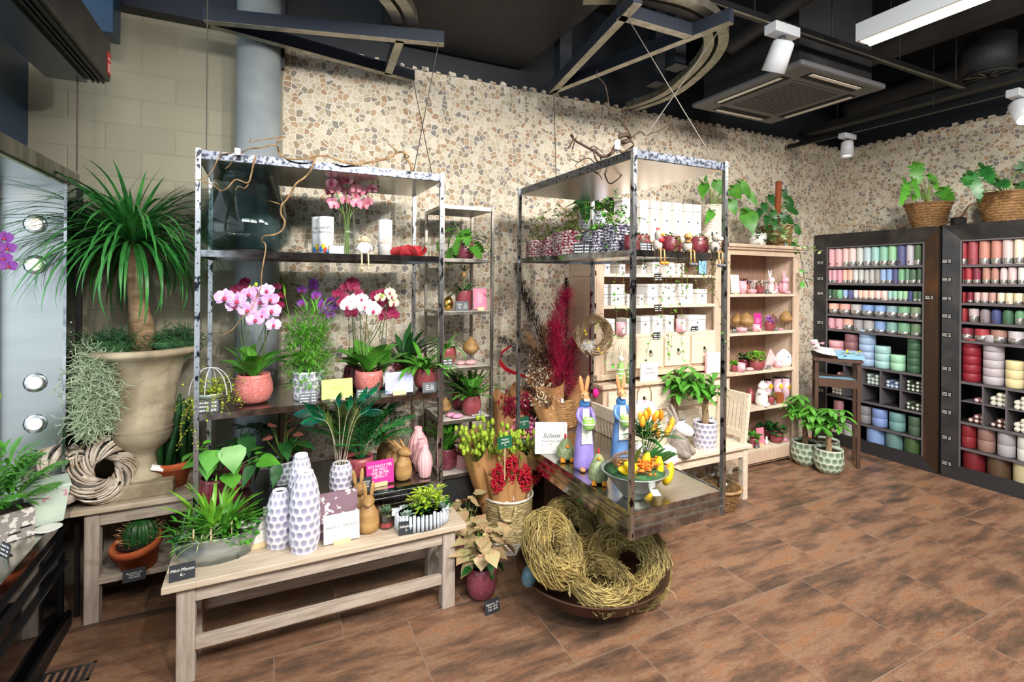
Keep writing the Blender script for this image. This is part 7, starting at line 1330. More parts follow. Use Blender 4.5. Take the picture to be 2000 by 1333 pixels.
# ---------------- fire bowl with vine nests ----------------
c = atz(1155, 1096, .2); c.z = 0; c.x += .0
t = thing('fire_bowl', 'wide rusty steel bowl on the floor filled with vine nests', 'bowl', c); build('bowl', M().lathe([(.12, .0), (.2, .02), (.33, .1), (.40, .195), (.415, .2), (.40, .2), (.33, .115), (.2, .04), (0, .03)], 56), 'rust_bowl', t, smooth=True)
def nest(label, p, R_, r, nrm, n, sd, th=.0026, loose=.35):
    t = thing('vine_nest', label, 'nest', p, 0, 'vine nests'); rn = rn_(sd)
    build('pale_vines', ring_strands(M(), (0, 0, 0), R_, r, n, nrm, th, rn, 16, (1.8, 4.5), loose), 'straw', t); build('brown_vines', ring_strands(M(), (0, 0, 0), R_, r * .93, int(n * .9), nrm, th, rn, 14, (1.8, 4.5), .1), 'straw_brown', t); m = M()
    q = V((0, 0, 1)).rotation_difference(V(nrm).normalized()).to_matrix()
    for k in range(26): a = rn.uniform(0, 6.28); p0 = q @ V((R_ * math.cos(a), R_ * math.sin(a), 0)); d = V((rn.uniform(-1, 1), rn.uniform(-1, 1), rn.uniform(-.2, .7))).normalized(); p1 = p0 + d * r * 1.5; m.tube(smooth_path([p0, p1, p1 + V((rn.uniform(-.04, .04), rn.uniform(-.04, .04), -.05))], 1), th * .8, 3)
    build('loose_ends', m, 'wicker_gold', t); return t
nest('tilted vine nest at the left of the rusty bowl', aty(1080, 1070, c.y - .06), .128, .066, (.45, -.72, .62), 430, 401, .0024, .12); nest('large vine nest standing at the right of the rusty bowl', aty(1228, 1100, c.y - .08), .15, .078, (-.42, -.72, .62), 560, 402, .0024, .15)
nest('flattened vine nest lying at the front of the rusty bowl', V((c.x - .08, c.y - .19, .215)), .13, .046, (.12, -.25, 1), 300, 403, .0024, .4); nest('shaded vine nest at the back of the rusty bowl under the tray', V((c.x + .02, c.y + .24, .28)), .12, .06, (0, -.6, .7), 260, 404, .0024, .1)
tag(build('egg', M().ell((0, 0, 0), (.04, .04, .055), 20, 14, Matrix.Rotation(.3, 3, 'Y')), 'egg_blue', smooth=True, loc=atz(1034, 1126, .23)), 'grey blue egg at the left rim of the rusty bowl', 'egg', 'eggs in the bowl'); tag(build('egg', M().ell((0, 0, 0), (.045, .045, .06), 20, 14), 'egg_blue', smooth=True, loc=aty(1130, 1098, c.y + .02)), 'dark egg deep between the nests in the rusty bowl', 'egg', 'eggs in the bowl')
# ---------------- syngoniums ----------------
for k, (px, py, lb, n, sd) in enumerate(((950, 1180, 'pink leaved arrowhead plant in a plum red pot on the floor beside the bench', 40, 411), (912, 1133, 'second arrowhead plant in a plum pot behind, half hidden by the bench leg', 32, 412))):
    p = atz(px, py) + V((0, .07, 0)); r = W(60, p) / 2; p = p + (V((0, .0, 0)) if k == 0 else V((.06, .1, 0))); t = thing('arrowhead_plant', lb, 'potted plant', p, 0, 'arrowhead plants'); hh = W(64, p); pot(t, 'bowl', r, hh, 'plum_glaze'); m, s, m2 = M(), M(), M(); rn = rn_(sd)
    broad(m, s, (0, 0, hh * .85), [(rn.uniform(0, 6.3), rn.uniform(.7, 1.5), rn.uniform(.08, .3), .085 * rn.uniform(.8, 1.15), .084) for q in range(n)], 'heart', .002, .35, rn, .15); broad(m2, s, (0, 0, hh * .85), rspecs(9, (.1, .9), (.05, .14), .08, .055, rn), 'heart', .002, .5, rn); build('stalks', s, 'stem', t); build('pink_leaves', m, 'leaf_syng', t); build('green_leaves', m2, 'leaf_mid', t)
price_sign('black price sign on the floor before the arrowhead plant', atz(964, 1201) + V((0, .01, 0)), .085, .07, .1, 'Syngonium  30.-\nTopf  18.90\nTotal  48.90', scale=.2)
# ---------------- money trees ----------------
def money_tree(label, p, pr, ph, mt, hh, n, sd, group=None, L=.13, leafm='leaf', scal=True, kind='bowl'):
    t = thing('money_tree', label, 'potted plant', p, 0, group); pot(t, kind, pr, ph, mt, scal=scal); rn = rn_(sd); m = M()
    for k in range(3): m.tube([(.012 * math.cos(k * 2.1 + z * 16), .012 * math.sin(k * 2.1 + z * 16), ph * .8 + z) for z in [hh * j / 12 for j in range(13)]], [.017 - .007 * j / 12 for j in range(13)], 8)
    build('braided_trunk', m, 'bark', t, smooth=True); lf, st = M(), M()
    for k in range(int(n * 1.6)):
        a = rn.uniform(0, 6.28); d = hdir(a, rn.uniform(-.2, 1.2)); c0 = V((0, 0, ph * .8 + hh * rn.uniform(.8, 1.0))); tip = c0 + d * rn.uniform(.05, .2) + V((0, 0, .02)); st.tube([c0, tip], .0018, 4, cap=False)
        for j in range(5): b = 2 * PI * j / 5 + a; lf.blade(tip, V((math.cos(b), math.sin(b), -.15)), L * rn.uniform(.7, 1.1), L * .33, .8, 'lance', 5, .2)
    build('leaf_stalks', st, 'stem', t); build('leaves', lf, leafm, t); return t
g = 'money trees on the floor'
p = atz(1592, 914) + V((0, .1, 0)); money_tree('money tree in a green scale pot beside the whitewashed wall unit', p, W(50, p) / 2, W(46, p), 'green_glaze', .30, 17, 421, g, .125)
p = atz(1640, 931) + V((0, .1, 0)); money_tree('money tree in a green scale pot nearest to the viewer by the magazine stand', p, W(53, p) / 2, W(48, p), 'green_glaze', .26, 17, 422, g, .125)
p = atz(1634, 900) + V((.03, .12, 0)); t = thing('scale_pot', 'empty dark green scale pot behind the two money trees', 'pot', p); pot(t, 'bowl', .12, .17, 'green_glaze', scal=True)
for px, py, lb in ((1583, 885, 'small terracotta pot on the floor left of the magazine stand legs'), (1613, 888, 'small terracotta pot on the floor between the magazine stand legs')): p = atz(px, py) + V((.05, .22, 0)); t = thing('clay_pot', lb, 'pot', p, 0, 'small clay pots on the floor'); pot(t, 'terra', .06, .1, 'terracotta')
# ---------------- bench at the wall ----------------
def gp(px, py): return atz(px, py, GZ)
def hexpot_tree(label, px, py, rpx, hpx, sd, hh, n, dy=0.): p = gp(px, py) + V((0, W(rpx, gp(px, py)) * .9 + dy, 0)); return money_tree(label, p, W(rpx, p), W(hpx, p), 'grey_glaze', hh, n, sd, 'honeycomb pot trees on the bench', .125, 'leaf', True, 'cyl')
hexpot_tree('money tree in a silver honeycomb pot on the slatted bench', 1393, 881, 23, 52, 431, .27, 16); hexpot_tree('money tree in a grey honeycomb pot behind the ceramic hare', 1335, 868, 21, 44, 432, .3, 14, .02)
t = thing('honeycomb_pot', 'honeycomb pot with a bare stem behind the silver one on the bench', 'pot', gp(1404, 862) + V((0, .16, 0))); pot(t, 'cyl', .08, .16, 'blue_grey_glaze', scal=True); build('bare_stem', M().tube([(0, 0, .12), (.01, 0, .3)], .012, 8), 'bark', t)
p = gp(1335, 893) + V((0, .04, 0)); k = W(1, p); t = thing('ceramic_hare', 'grey and white ceramic hare looking up on the slatted bench', 'figurine', p, .5); build('body', M().lathe([(18 * k, 0), (21 * k, 12 * k), (17 * k, 34 * k), (11 * k, 48 * k), (0, 54 * k)], 20), 'cow_grey', t, smooth=True)
hd = build('head', M().ell((0, -8 * k, 52 * k), (13 * k, 20 * k, 12 * k), 16, 10, Matrix.Rotation(.35, 3, 'X')), 'white_glaze', t, smooth=True); build('nose', M().ell((0, -27 * k, 45 * k), (3 * k, 2 * k, 2 * k), 8, 6), 'ink_dark', hd); 
for s in (-1, 1): build('ear', M().ell((s * 9 * k, 12 * k, 76 * k), (5 * k, 3 * k, 22 * k), 12, 8, Matrix.Rotation(-.5, 3, 'X') @ Matrix.Rotation(s * .25, 3, 'Y')), 'cow_grey', hd, smooth=True); build('paw', M().ell((s * 15 * k, -15 * k, 8 * k), (8 * k, 12 * k, 8 * k)), 'cow_grey', t, smooth=True)
p = gp(1308, 905) + V((0, .02, 0)); t = thing('patterned_egg_cosy', 'white egg-shaped cosy with a red print at the bench front', 'decoration', p); k = W(1, p); build('cosy', M().lathe([(19 * k, 0), (20 * k, 6 * k), (16 * k, 26 * k), (0, 36 * k)], 20), 'rose_white', t, smooth=True)
p = gp(1258, 905) + V((.0, .05, 0)); tag(build('egg_cosy', M().lathe([(18 * W(1, p), 0), (16 * W(1, p), 26 * W(1, p)), (0, 36 * W(1, p))], 20), 'grey_glaze', smooth=True, loc=p), 'grey patterned egg cosy beside the orange tulip vase', 'decoration')
p = gp(1197, 850) + V((.03, .08, 0)); t = thing('snake_plant', 'spiky cylindrical snake plant in a dark honeycomb pot behind the blue rabbit lady', 'potted plant', p + V((.0, .1, 0))); pot(t, 'cyl', .075, .12, 'blue_grey_glaze', scal=True); m = M(); rn = rn_(441)
for k in range(16): a = rn.uniform(0, 6.28); b = V((.05 * math.cos(a) * rn.random(), .05 * math.sin(a) * rn.random(), .1)); m.tube([b, b + V((b.x * .6, b.y * .6, .18 + rn.random() * .16)), b + V((b.x * 1.0, b.y, .26 + rn.random() * .17))], [.009, .008, .002], 7)
build('spikes', m, 'leaf', t, smooth=True)
# stone lantern jar on a cream crate
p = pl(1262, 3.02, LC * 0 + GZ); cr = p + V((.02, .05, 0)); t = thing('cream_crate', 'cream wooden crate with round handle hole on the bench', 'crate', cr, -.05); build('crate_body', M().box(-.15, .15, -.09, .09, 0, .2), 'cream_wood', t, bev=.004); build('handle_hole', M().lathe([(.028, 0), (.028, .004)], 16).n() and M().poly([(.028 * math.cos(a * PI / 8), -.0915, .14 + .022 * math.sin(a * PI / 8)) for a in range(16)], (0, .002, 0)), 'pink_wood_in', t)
q = V((cr.x - .0, cr.y, GZ + .2)); t = thing('lantern_jar', 'white and pink marbled lantern jar with a copper wire handle on the crate', 'lantern', q); build('jar', M().lathe([(.08, 0), (.095, .02), (.1, .1), (.09, .155), (.07, .17), (.065, .17), (.06, .15), (0, .15)], 28), 'rose_white', t, smooth=True); build('wire_handle', M().tube([(.07 * math.cos(PI * a / 14), 0, .16 + (.14 if 0 < a < 14 else 0) * math.sin(PI * a / 14) ** .4) for a in range(15)], .004, 6), 'stem_brown', t, smooth=True)
# basket with glass jars
p = atz(1432, 1003) + V((0, .13, 0)); k = W(1, p); t = thing('willow_basket', 'round willow basket with clear glass jars on the floor by the bench leg', 'basket', p); build('basket_body', basket_body(M(), [(28 * k, 0), (34 * k, 18 * k), (40 * k, 40 * k)], 9, 26, .07), 'wicker_brown', t, smooth=True); build('rim', M().tube([(40 * k * math.cos(a * PI / 14), 40 * k * math.sin(a * PI / 14), 40 * k) for a in range(28)], 3 * k, 6, closed=True), 'twig', t, smooth=True)
for j, (x, y, z, rx, ry) in enumerate(((-.12, .06, .2, .5, .4), (.0, -.05, .18, -.6, .9), (.08, .05, .19, 1.0, -.4), (.03, .1, .28, .3, 1.2), (-.05, .0, .27, 1.2, .3), (.1, -.03, .27, -.4, -.7))):
    g_ = thing('glass_jar', ('clear glass jar with a ribbed rim lying at the left of the willow basket', 'clear glass jar at the front of the willow basket', 'clear glass jar at the right side of the willow basket', 'topmost glass jar at the back of the willow basket', 'topmost tilted glass jar in the middle of the willow basket', 'glass jar resting on the right basket rim')[j], 'jar', p + V((x, y, z)), 0, 'glass jars in the willow basket'); o = build('jar', M().lathe([(.04, -.06), (.058, -.045), (.06, .02), (.045, .05), (.05, .06), (.046, .06), (.04, .048), (.054, .02), (.052, -.04), (0, -.053)], 20), 'clear_jar', g_, smooth=True); o.rotation_euler = (rx, ry, 0)
p = atz(1375, 962) + V((.0, .1, 0)); g_ = thing('glass_jar', 'big clear glass jar with looped handles standing under the bench', 'jar', p); build('jar', M().lathe([(.06, 0), (.1, .03), (.115, .1), (.1, .17), (.085, .2), (.08, .2), (.094, .17), (.108, .1), (.09, .03), (0, .02)], 24), 'clear_jar', g_, smooth=True)
# ---------------- white boxes in the left wall unit ----------------
def white_box(label, px, Y, z, wpx, hpx, d=.13, rz=0., lid=.3, group='white gift boxes', label_plate=True, name='gift_box'):
    p = pl(px, Y, z); w_, h_ = W(wpx, p), W(hpx, p); t = thing(name, label, 'box', p, rz, group)
    build('box_base', M().box(-w_ / 2 + .001, w_ / 2 - .001, 0, d, 0, h_ * (1 - lid)), 'white_box', t); build('box_lid', M().box(-w_ / 2, w_ / 2, -.002, d + .002, h_ * (1 - lid) + .003, h_), 'white_box', t, bev=.0015)
    build('base_shadow_gap', M().box(-w_ / 2 + .003, w_ / 2 - .003, .002, d - .002, h_ * (1 - lid), h_ * (1 - lid) + .003), 'stem_brown', t)
    if label_plate: build('label_plate', M().box(-.008, .008, -.004, -.002, h_ * .5, h_ * .5 + .013).box(-.0, .003, -.0045, -.002, h_ * .5 - .003, h_ * .5), 'ink', t)
    return t
bx = lambda x: 1120 + x * .2325
LZs = [z + .001 for z in LZ]; FY = UY + .02
for k, (a, b) in enumerate(((255, 312), (380, 440), (570, 610), (655, 725), (770, 860), (862, 940))): white_box(f'white box, {ORD[k]} from the left on the top open shelf of the unit', bx((a + b) / 2), FY, LZs[0], (b - a) * .2325, (82, 78, 75, 100, 98, 95)[k] * .2325, .12)
for k, (a, b) in enumerate(((187, 298), (303, 443), (610, 722), (728, 868), (872, 1020))):
    for j in range(2): white_box(f'white box, {ORD[k]} pair from the left on the middle shelf, ' + ('lower one' if j == 0 else 'upper one'), bx((a + b) / 2), FY, LZs[1] + j * W(88 * .2325, aty(1290, 580, FY)), (b - a) * .2325, (88, 84)[j] * .2325, .14)
white_box('small white box beside the left pairs on the middle shelf', bx(475), FY, LZs[1], 60 * .2325, 90 * .2325, .1); white_box('white box right of the near post on the middle shelf', bx(572), FY, LZs[1], 38 * .2325, 85 * .2325, .1); white_box('square white box at the right end of the middle shelf', bx(1080), FY, LZs[1], 112 * .2325, 120 * .2325, .14)
for k, (a, b, hh) in enumerate(((265, 355, 135), (440, 505, 130), (555, 650, 140), (655, 760, 140), (762, 855, 140), (945, 1135, 130))): white_box(f'white lidded box, {ORD[k]} from the left on the drawer top', bx((a + b) / 2), FY, LZs[2], (b - a) * .2325, hh * .2325, .14)
for k, (x, nm) in enumerate(((397, 'left'), (900, 'right'))): p = pl(bx(x), FY - .02, LZs[2]); t = thing('pink_jar', f'pink candle jar with a white rabbit print, the {nm} one on the drawer top', 'jar', p, 0, 'pink jars'); r = W(9.3, p); build('jar', M().lathe([(r, 0), (r, r * 2.7), (r * .93, r * 2.7), (r * .92, r * 2.3), (0, r * 2.3)], 24), 'pink_candle', t, smooth=True); m = M(); m.ell((0, -r, r * .9), (r * .4, r * .12, r * .6)).ell((-r * .2, -r, r * 1.7), (r * .12, r * .1, r * .4)).ell((r * .15, -r, r * 1.7), (r * .12, r * .1, r * .4)); build('rabbit_print', m, 'paper', t)
p = pl(bx(1085), FY, LZs[0]); t = thing('framed_picture', 'small wood framed picture at the right end of the top open shelf', 'picture', p, .1); w_, h_ = W(26, p), W(29, p); build('frame', M().box(-w_ / 2, w_ / 2, 0, .012, 0, h_), 'dark_wood', t); build('print', M().box(-w_ / 2 + .008, w_ / 2 - .008, -.001, 0, .008, h_ - .008), 'sky_page', t)
for x, y, nm, Y in ((712, 262, 'top open shelf', UY - .01), (712, 523, 'middle shelf', UY - .01), (702, 757, 'left part of the drawer top', UY - .03), (1020, 707, 'right part of the drawer top', UY + .0)): q = aty(bx(x), 480 + y * .2325, Y); t = thing('shelf_sign', f'black price plate with white writing on the {nm} edge', 'price sign', q - V((0, 0, W(7, q))), 0, 'black plates on the wall unit'); w_, h_ = W(18, q), W(13.5, q); build('plate', M().box(-w_ / 2, w_ / 2, 0, .003, 0, h_), 'iron', t, bev=.001); scribble(t, w_ * .9, h_ * .9, -.0015, 0)
# tall white bottle boxes and baskets on top of the unit
ZT = PT + .031
for k, x in enumerate((1222, 1258, 1279, 1302, 1324, 1345, 1362)):
    white_box(('tall white bottle box left of the near post', 'tall white bottle box right of the near post', 'tall white bottle box, second right of the near post', 'tall white bottle box behind the seated chicken', 'tall white bottle box in the middle of the row', 'tall white bottle box second from the wicker basket', 'tall white bottle box beside the wicker basket')[k] + ' on the wall unit', x, UY + .06, ZT, 19.5, (aty(x, 390 + (x - 1250) * .09, UY + .06).z - ZT) / W(1, aty(x, 420, UY + .06)), .1, 0, .2, 'tall bottle boxes')
for k, (x, nm) in enumerate(((1146, 'left'), (1172, 'right'))): p = pl(x, UY + .15, ZT); h_ = aty(x, 413, UY + .15).z - ZT; t = thing('honeycomb_planter', f'grey honeycomb planter with a big-leaved plant, {nm} of the two on the wall unit', 'potted plant', p, 0, 'honeycomb planters'); pot(t, 'cyl', W(14, p), h_, 'blue_grey_glaze' if k == 0 else 'grey_glaze', scal=True); m, s = M(), M(); broad(m, s, (0, 0, h_), rspecs(8, (.3, 1.2), (.1, .18), .15, .1, rn_(500 + k)), 'heart', .003, .6, rn_(502 + k)); build('stalks', s, 'stem', t); build('leaves', m, 'leaf_dark', t)
def alocasia(label, p, specs, r, hh, mt, lm, top_r=None, sq=False, sd=0, prof='heart', name='potted_aroid', L=.16, st='stem', extra=None, bname='basket_body'):
    t = thing(name, label, 'potted plant', p); tr_ = top_r or r
    build(bname, basket_body(M(), [(r, 0), ((r + tr_) / 2, hh * .5), (tr_, hh)], max(7, int(hh / .022)), 26, .06), mt, t, smooth=True); build('rim', M().tube([(tr_ * math.cos(a * PI / 14), tr_ * math.sin(a * PI / 14), hh) for a in range(28)], .009, 6, closed=True), mt, t, smooth=True); build('soil', M().disc((0, 0, hh * .9), tr_ * .93), 'soil', t)
    m, s = M(), M(); rn = rn_(sd)
    for x, y, dd, l, w_, ux, uz in specs:
        q = aty(x, y, p.y + dd) - p; s.tube(smooth_path([(rn.uniform(-.02, .02), rn.uniform(-.02, .02), hh * .9), (q.x * .35, q.y * .4, hh + (q.z - hh) * .65 + .03), q], 2), .0045, 5, cap=False); d = V((ux, rn.uniform(-.5, -.2), uz)).normalized(); m.blade(q - d * .02, d, l, w_, .5, prof, 10 if prof == 'mon' else 6, .12, rn.uniform(-.3, .3), d.cross(V((-p.x, -p.y, 1.2)))); m.blade(q, -d * .5 + V((.8, 0, .3)), l * .3, w_ * .4, -.2, 'round', 4, .05); m.blade(q, -d * .5 + V((-.8, 0, .3)), l * .3, w_ * .4, -.2, 'round', 4, .05)
    build('stalks', s, st, t); build('leaves', m, lm, t); return t
p = pl(1391, UY + .12, ZT); h_ = aty(1391, 404, UY + .12).z - ZT
alocasia('alocasia with arrow-shaped leaves in a tall white wicker basket on the wall unit', p, [(1375, 362, -.08, .19, .1, -.6, -.8), (1399, 357, 0, .15, .12, .2, -.6), (1378, 350, 0, .07, .03, -.1, 1), (1390, 415, -.12, .2, .08, -.75, -.55), (1432, 368, -.02, .16, .13, .5, -.8), (1447, 360, .0, .2, .1, .6, -.8), (1462, 378, .02, .18, .08, .5, -.9), (1428, 395, -.06, .16, .1, .1, -1), (1460, 418, -.04, .24, .17, -.1, -1), (1452, 412, .0, .14, .1, .6, -.7)], W(22, p), h_, 'wicker_white', 'leaf', W(23, p), sd=511)
p = pl(1517, UY + .13, ZT); h_ = aty(1517, 443, UY + .13).z - ZT
t = alocasia('monkey mask monstera on a moss pole in a brown wicker basket on the wall unit', p, [(x, y, dd, .12, .085, ux, uz) for x, y, dd, ux, uz in ((1492, 400, -.05, -.3, -.8), (1510, 415, -.08, -.1, -1), (1535, 398, -.04, .4, -.8), (1540, 388, .0, .5, -.6), (1530, 375, .02, .2, -.8), (1505, 385, .02, -.2, -.9), (1484, 412, -.03, -.6, -.6), (1528, 420, -.08, .1, -1), (1545, 408, -.02, .6, -.6), (1512, 432, -.1, -.3, -.8), (1498, 425, -.06, -.4, -.8), (1538, 425, -.06, .5, -.8), (1555, 442, -.1, .3, -.9), (1550, 478, -.14, .1, -1), (1522, 440, -.1, .2, -.8))], W(25, p), h_, 'wicker_brown', 'leaf_mid', W(28, p), sd=512, prof='mon')
q = aty(1521, 354, p.y) - p; build('moss_pole', M().tube([(.0, 0, h_ * .8), (q.x, 0, q.z - .01), (q.x, 0, q.z)], [.03, .028, .02], 12), 'bark_red', t, smooth=True)
p = pl(1480, UY + .08, ZT); h_ = aty(1480, 456, UY + .08).z - ZT; t = thing('trailing_aroid', 'speckled trailing plant in a white pot on the wall unit edge', 'potted plant', p); pot(t, 'cyl', W(16, p), h_, 'white_glaze'); m, s = M(), M(); bushy(m, (0, -.05, h_ * .7), 90, .1, .045, .03, .8, 'heart' if False else 'round', rn_(515)); build('foliage', m, 'leaf_mid', t); build('inner', M().disc((0, 0, h_ * .9), W(13, p)), 'soil', t)
p = pl(1515, UY + .02, ZT); t = thing('trailing_aroid', 'lime variegated trailing plant before the brown basket on the wall unit', 'plant', p); m, s = M(), M(); bushy(m, (0, -.03, .1), 34, .11, .1, .06, .55, 'lance', rn_(516)); vines(m, s, [((-.1, -.05, .03), (-.5, -.5, .2)), ((.1, -.05, .05), (.5, -.5, 0))], .3, .05, 8, rn_(517), .6); build('foliage', m, 'leaf_var', t); build('vines', s, 'stem', t)
P = [aty(x, y, UY - .06) for x, y in ((1561, 490), (1565, 510), (1569, 527), (1570, 545), (1578, 560))]; t = thing('hanging_vine', 'dark vine with leaves hanging at the right corner of the wall unit', 'plant', P[0], 0); build('vine', M().tube(smooth_path([q - P[0] for q in P], 2), .003, 5), 'stem_dark', t); m = M(); [m.blade(aty(x, y, UY - .06) - P[0], (ux, -.4, uz), .08, .05, .5, 'lance', 5) for x, y, ux, uz in ((1566, 528, -.6, -.2), (1566, 542, -.7, .1), (1572, 545, .9, -.1), (1572, 548, .3, -1), (1566, 550, -.4, -.8))]; build('leaves', m, 'leaf', t)
price_sign('dark price sign before the brown basket on top of the wall unit', pl(1536, UY - .0, ZT), .05, .035, 0, mt='board_grey')
# ---------------- pink decoration in the right wall unit ----------------
RZs = [z + .001 for z in RZ]; F0 = UY + .05
rx = lambda x: 1400 + x * .165
r2 = lambda x: 1400 + x * .18
def pk(name, label, cat, px, Y, z, grp=None, rz=0.): return thing(name, label, cat, pl(px, Y, z), rz, grp)
def rabbit_sit(label, px, Y, z, hpx, mt, rz=.3):
    p = pl(px, Y, z); k = W(hpx, p) / 100; t = thing('ceramic_rabbit', label, 'figurine', p, rz, 'sitting rabbit figures'); build('body', M().ell((8 * k, 4 * k, 26 * k), (22 * k, 20 * k, 26 * k), 16, 12).ell((-6 * k, -6 * k, 26 * k), (14 * k, 13 * k, 24 * k), 12, 8), mt, t, smooth=True); hd = build('head', M().ell((-9 * k, -9 * k, 56 * k), (13 * k, 15 * k, 13 * k), 14, 10), mt, t, smooth=True)
    for s in (-1, 1): build('ear', M().ell((-9 * k + s * 9 * k, -4 * k, 80 * k), (5 * k, 3 * k, 20 * k), 10, 8, Matrix.Rotation(s * .3, 3, 'Y')), mt, hd, smooth=True); build('paw', M().ell((-9 * k + s * 8 * k, -20 * k, 5 * k), (6 * k, 9 * k, 5 * k)), mt, t, smooth=True)
    return t
def smallpot(label, px, Y, z, rpx, hpx, mt, lm, n, L, kind='bowl', el=(.2, 1.3), prof='lance', w_=.4, name='small_potted_plant', grp=None, sd=0):
    p = pl(px, Y, z); t = thing(name, label, 'potted plant', p, 0, grp); hh = W(hpx, p); pot(t, kind, W(rpx, p), hh, mt); m = M(); bushy(m, (0, 0, hh * 1.15), n, W(rpx, p) * 1.15, W(L, p), W(L * w_, p), .5, prof, rn_(sd + int(px))); build('foliage', m, lm, t); return t
def pinkjar(label, px, Y, z, rpx, hpx, mt='pink_candle', grp='pink jars', name='pink_jar'):
    p = pl(px, Y, z); r, hh = W(rpx, p), W(hpx, p); t = thing(name, label, 'jar', p, 0, grp); build('jar', M().lathe([(r * .8, 0), (r, hh), (r * .92, hh), (r * .75, hh * .5), (0, hh * .4)], 22), mt, t, smooth=True); build('print', M().ell((0, -r * .9, hh * .5), (r * .4, r * .08, hh * .25)), 'rose_white', t, smooth=True); return t
def rosebowl(label, px, Y, z, rpx, mt='pink_candle'):
    p = pl(px, Y, z); r = W(rpx, p); t = thing('rose_bowl', label, 'bowl', p, 0, 'pink rose bowls'); m = M(); m.lathe([(r * .5, 0), (r * .9, r * .4), (r, r * .9), (r * .9, r * .9), (r * .7, r * .4), (0, r * .25)], 24, fn=lambda a, z_, q: q * (1 + .07 * math.cos(a * 5))); [m.blade((0, 0, r * .3), hdir(a, 1.0), r * .8, r, -.8, 'round', 5, -.3) for a in (0, 2, 4)]; build('bowl', m, mt, t, smooth=True)
z = RZs[0]
card('white card leaning at the left end of the top shelf of the right unit', pl(rx(222), F0, z), .09, .17, 'paper', -.2, -.1, holder=True); pinkjar('tall pink tumbler with a white rabbit print on the top shelf', rx(302), F0, z, 8, 25); rosebowl('pink rose bowl on the top shelf of the right unit', rx(415), F0, z, 9)
smallpot('small pot with a wilted pink-leaved plant on the top shelf', rx(508), F0 + .03, z, 8.5, 16, 'red_glaze', 'leaf_syng', 40, 12, sd=1); smallpot('small pot with dark purple foliage at the back of the top shelf', rx(345), F0 + .15, z, 8, 18, 'salmon_glaze', 'wine_glaze', 50, 9, sd=2)
rabbit_sit('white speckled rabbit figure with pink scarf on the top shelf', rx(625), F0 + .06, z, 46, 'rose_white'); rabbit_sit('matt pink rabbit figure at the right of the top shelf', rx(790), F0, z, 47, 'pink_candle'); rabbit_sit('small pink rabbit figure between the two big ones', rx(700), F0 + .02, z, 22, 'pink_candle')
tag(build('floral_box', M().box(-.11, .11, -.01, .06, 0, .13), 'rose_white', loc=pl(rx(520), F0 + .2, z)), 'flower printed box at the back of the top shelf', 'box'); price_sign('dark price sign in the middle of the top shelf of the right unit', pl(rx(604), F0 - .03, z), .055, .04, .1)
z = RZs[1]
p = pl(rx(350), F0 + .04, z); chick('large round wooden owl-like chick at the left of the second shelf', p, W(14, p), group='wooden chicks', legs=.045); p = pl(rx(240), F0 + .12, z); chick('second round wooden chick half hidden at the left of the second shelf', p, W(12, p), group='wooden chicks', legs=.05)
p = pl(rx(665), F0 + .16, z); chick('dark wooden chick at the back of the second shelf', p, W(8.5, p), 'carved_wood_dark', 'wooden chicks', .05); p = pl(rx(818), F0 + .02, z); chick('wooden chick on thin legs at the right of the second shelf', p, W(11.5, p), group='wooden chicks', legs=.07)
card('magenta card with white text on the second shelf of the right unit', pl(rx(493), F0 + .03, z), .095, .16, 'card_pink', .05, -.08, 'SCHÖN,\nDASS DU\nDA BIST', 'paper', .1); rosebowl('pink rose bowl at the left front of the second shelf', rx(295), F0 - .02, z, 10); pinkjar('pink rose tumbler before the magenta card', rx(465), F0 - .02, z, 7.5, 14)
smallpot('red pot with purple-leaved plant on the second shelf', rx(628), F0, z, 10, 17, 'red_glaze', 'amethyst', 50, 9, sd=3); p = pl(rx(760), F0 - .02, z); stone('pink pebble before the wooden chick on the second shelf', p, W(5, p)); price_sign('dark price sign at the left end of the second shelf', pl(rx(212), F0 - .03, z), .05, .04, 0); price_sign('dark price sign beside the purple-leaved pot on the second shelf', pl(rx(692), F0 - .03, z), .06, .04, 0)
z = RZs[2]
smallpot('red pot with small bright green leaves, left end of the third shelf', r2(183), F0, z, 5.5, 15, 'red_glaze', 'leaf_bright', 60, 6, sd=4, prof='round', w_=.8); smallpot('red pot with a bright bushy plant in the middle of the third shelf', r2(435), F0, z, 14, 22, 'red_glaze', 'leaf_bright', 240, 6, 'belly', sd=5, prof='round', w_=.8); smallpot('red pot with a dark bushy plant behind on the third shelf', r2(300), F0 + .12, z, 11, 18, 'wine_glaze', 'leaf_mid', 160, 6, sd=6, prof='round', w_=.8)
pinkjar('faceted pink candle jar on the third shelf', r2(258), F0 - .02, z, 9, 17); p = pl(r2(358), F0 - .02, z); stone('flat pink pebble beside the faceted candle jar', p, W(8.5, p), 'pink_matt'); pinkjar('round pink candle ball on the third shelf', r2(668), F0 - .01, z, 8, 13, 'pink_candle', None, 'pink_ball')
p = pl(r2(725), F0 + .06, z); t = thing('house_ornament', 'white pointed egg-house ornament with dark dots on the third shelf', 'ornament', p); k = W(1, p); build('body', M().lathe([(14 * k, 0), (17 * k, 10 * k), (14 * k, 22 * k), (5 * k, 30 * k), (0, 33 * k)], 20), 'white_glaze', t, smooth=True); build('dots', M().ell((-6 * k, -14 * k, 19 * k), (1.3 * k,) * 3, 6, 4).ell((6 * k, -14 * k, 18 * k), (1.3 * k,) * 3, 6, 4).ell((8 * k, -14.5 * k, 8 * k), (2 * k,) * 3, 6, 4), 'ink_dark', t)
tag(build('pink_cone', M().lathe([(.07, 0), (.05, .08), (0, .17)], 6), 'pink_matt', loc=pl(r2(580), F0 + .13, z)), 'pale pink pointed ornament behind the bushy plant on the third shelf', 'ornament'); price_sign('dark price sign before the bushy plant on the third shelf', pl(r2(565), F0 - .03, z), .05, .04, 0)
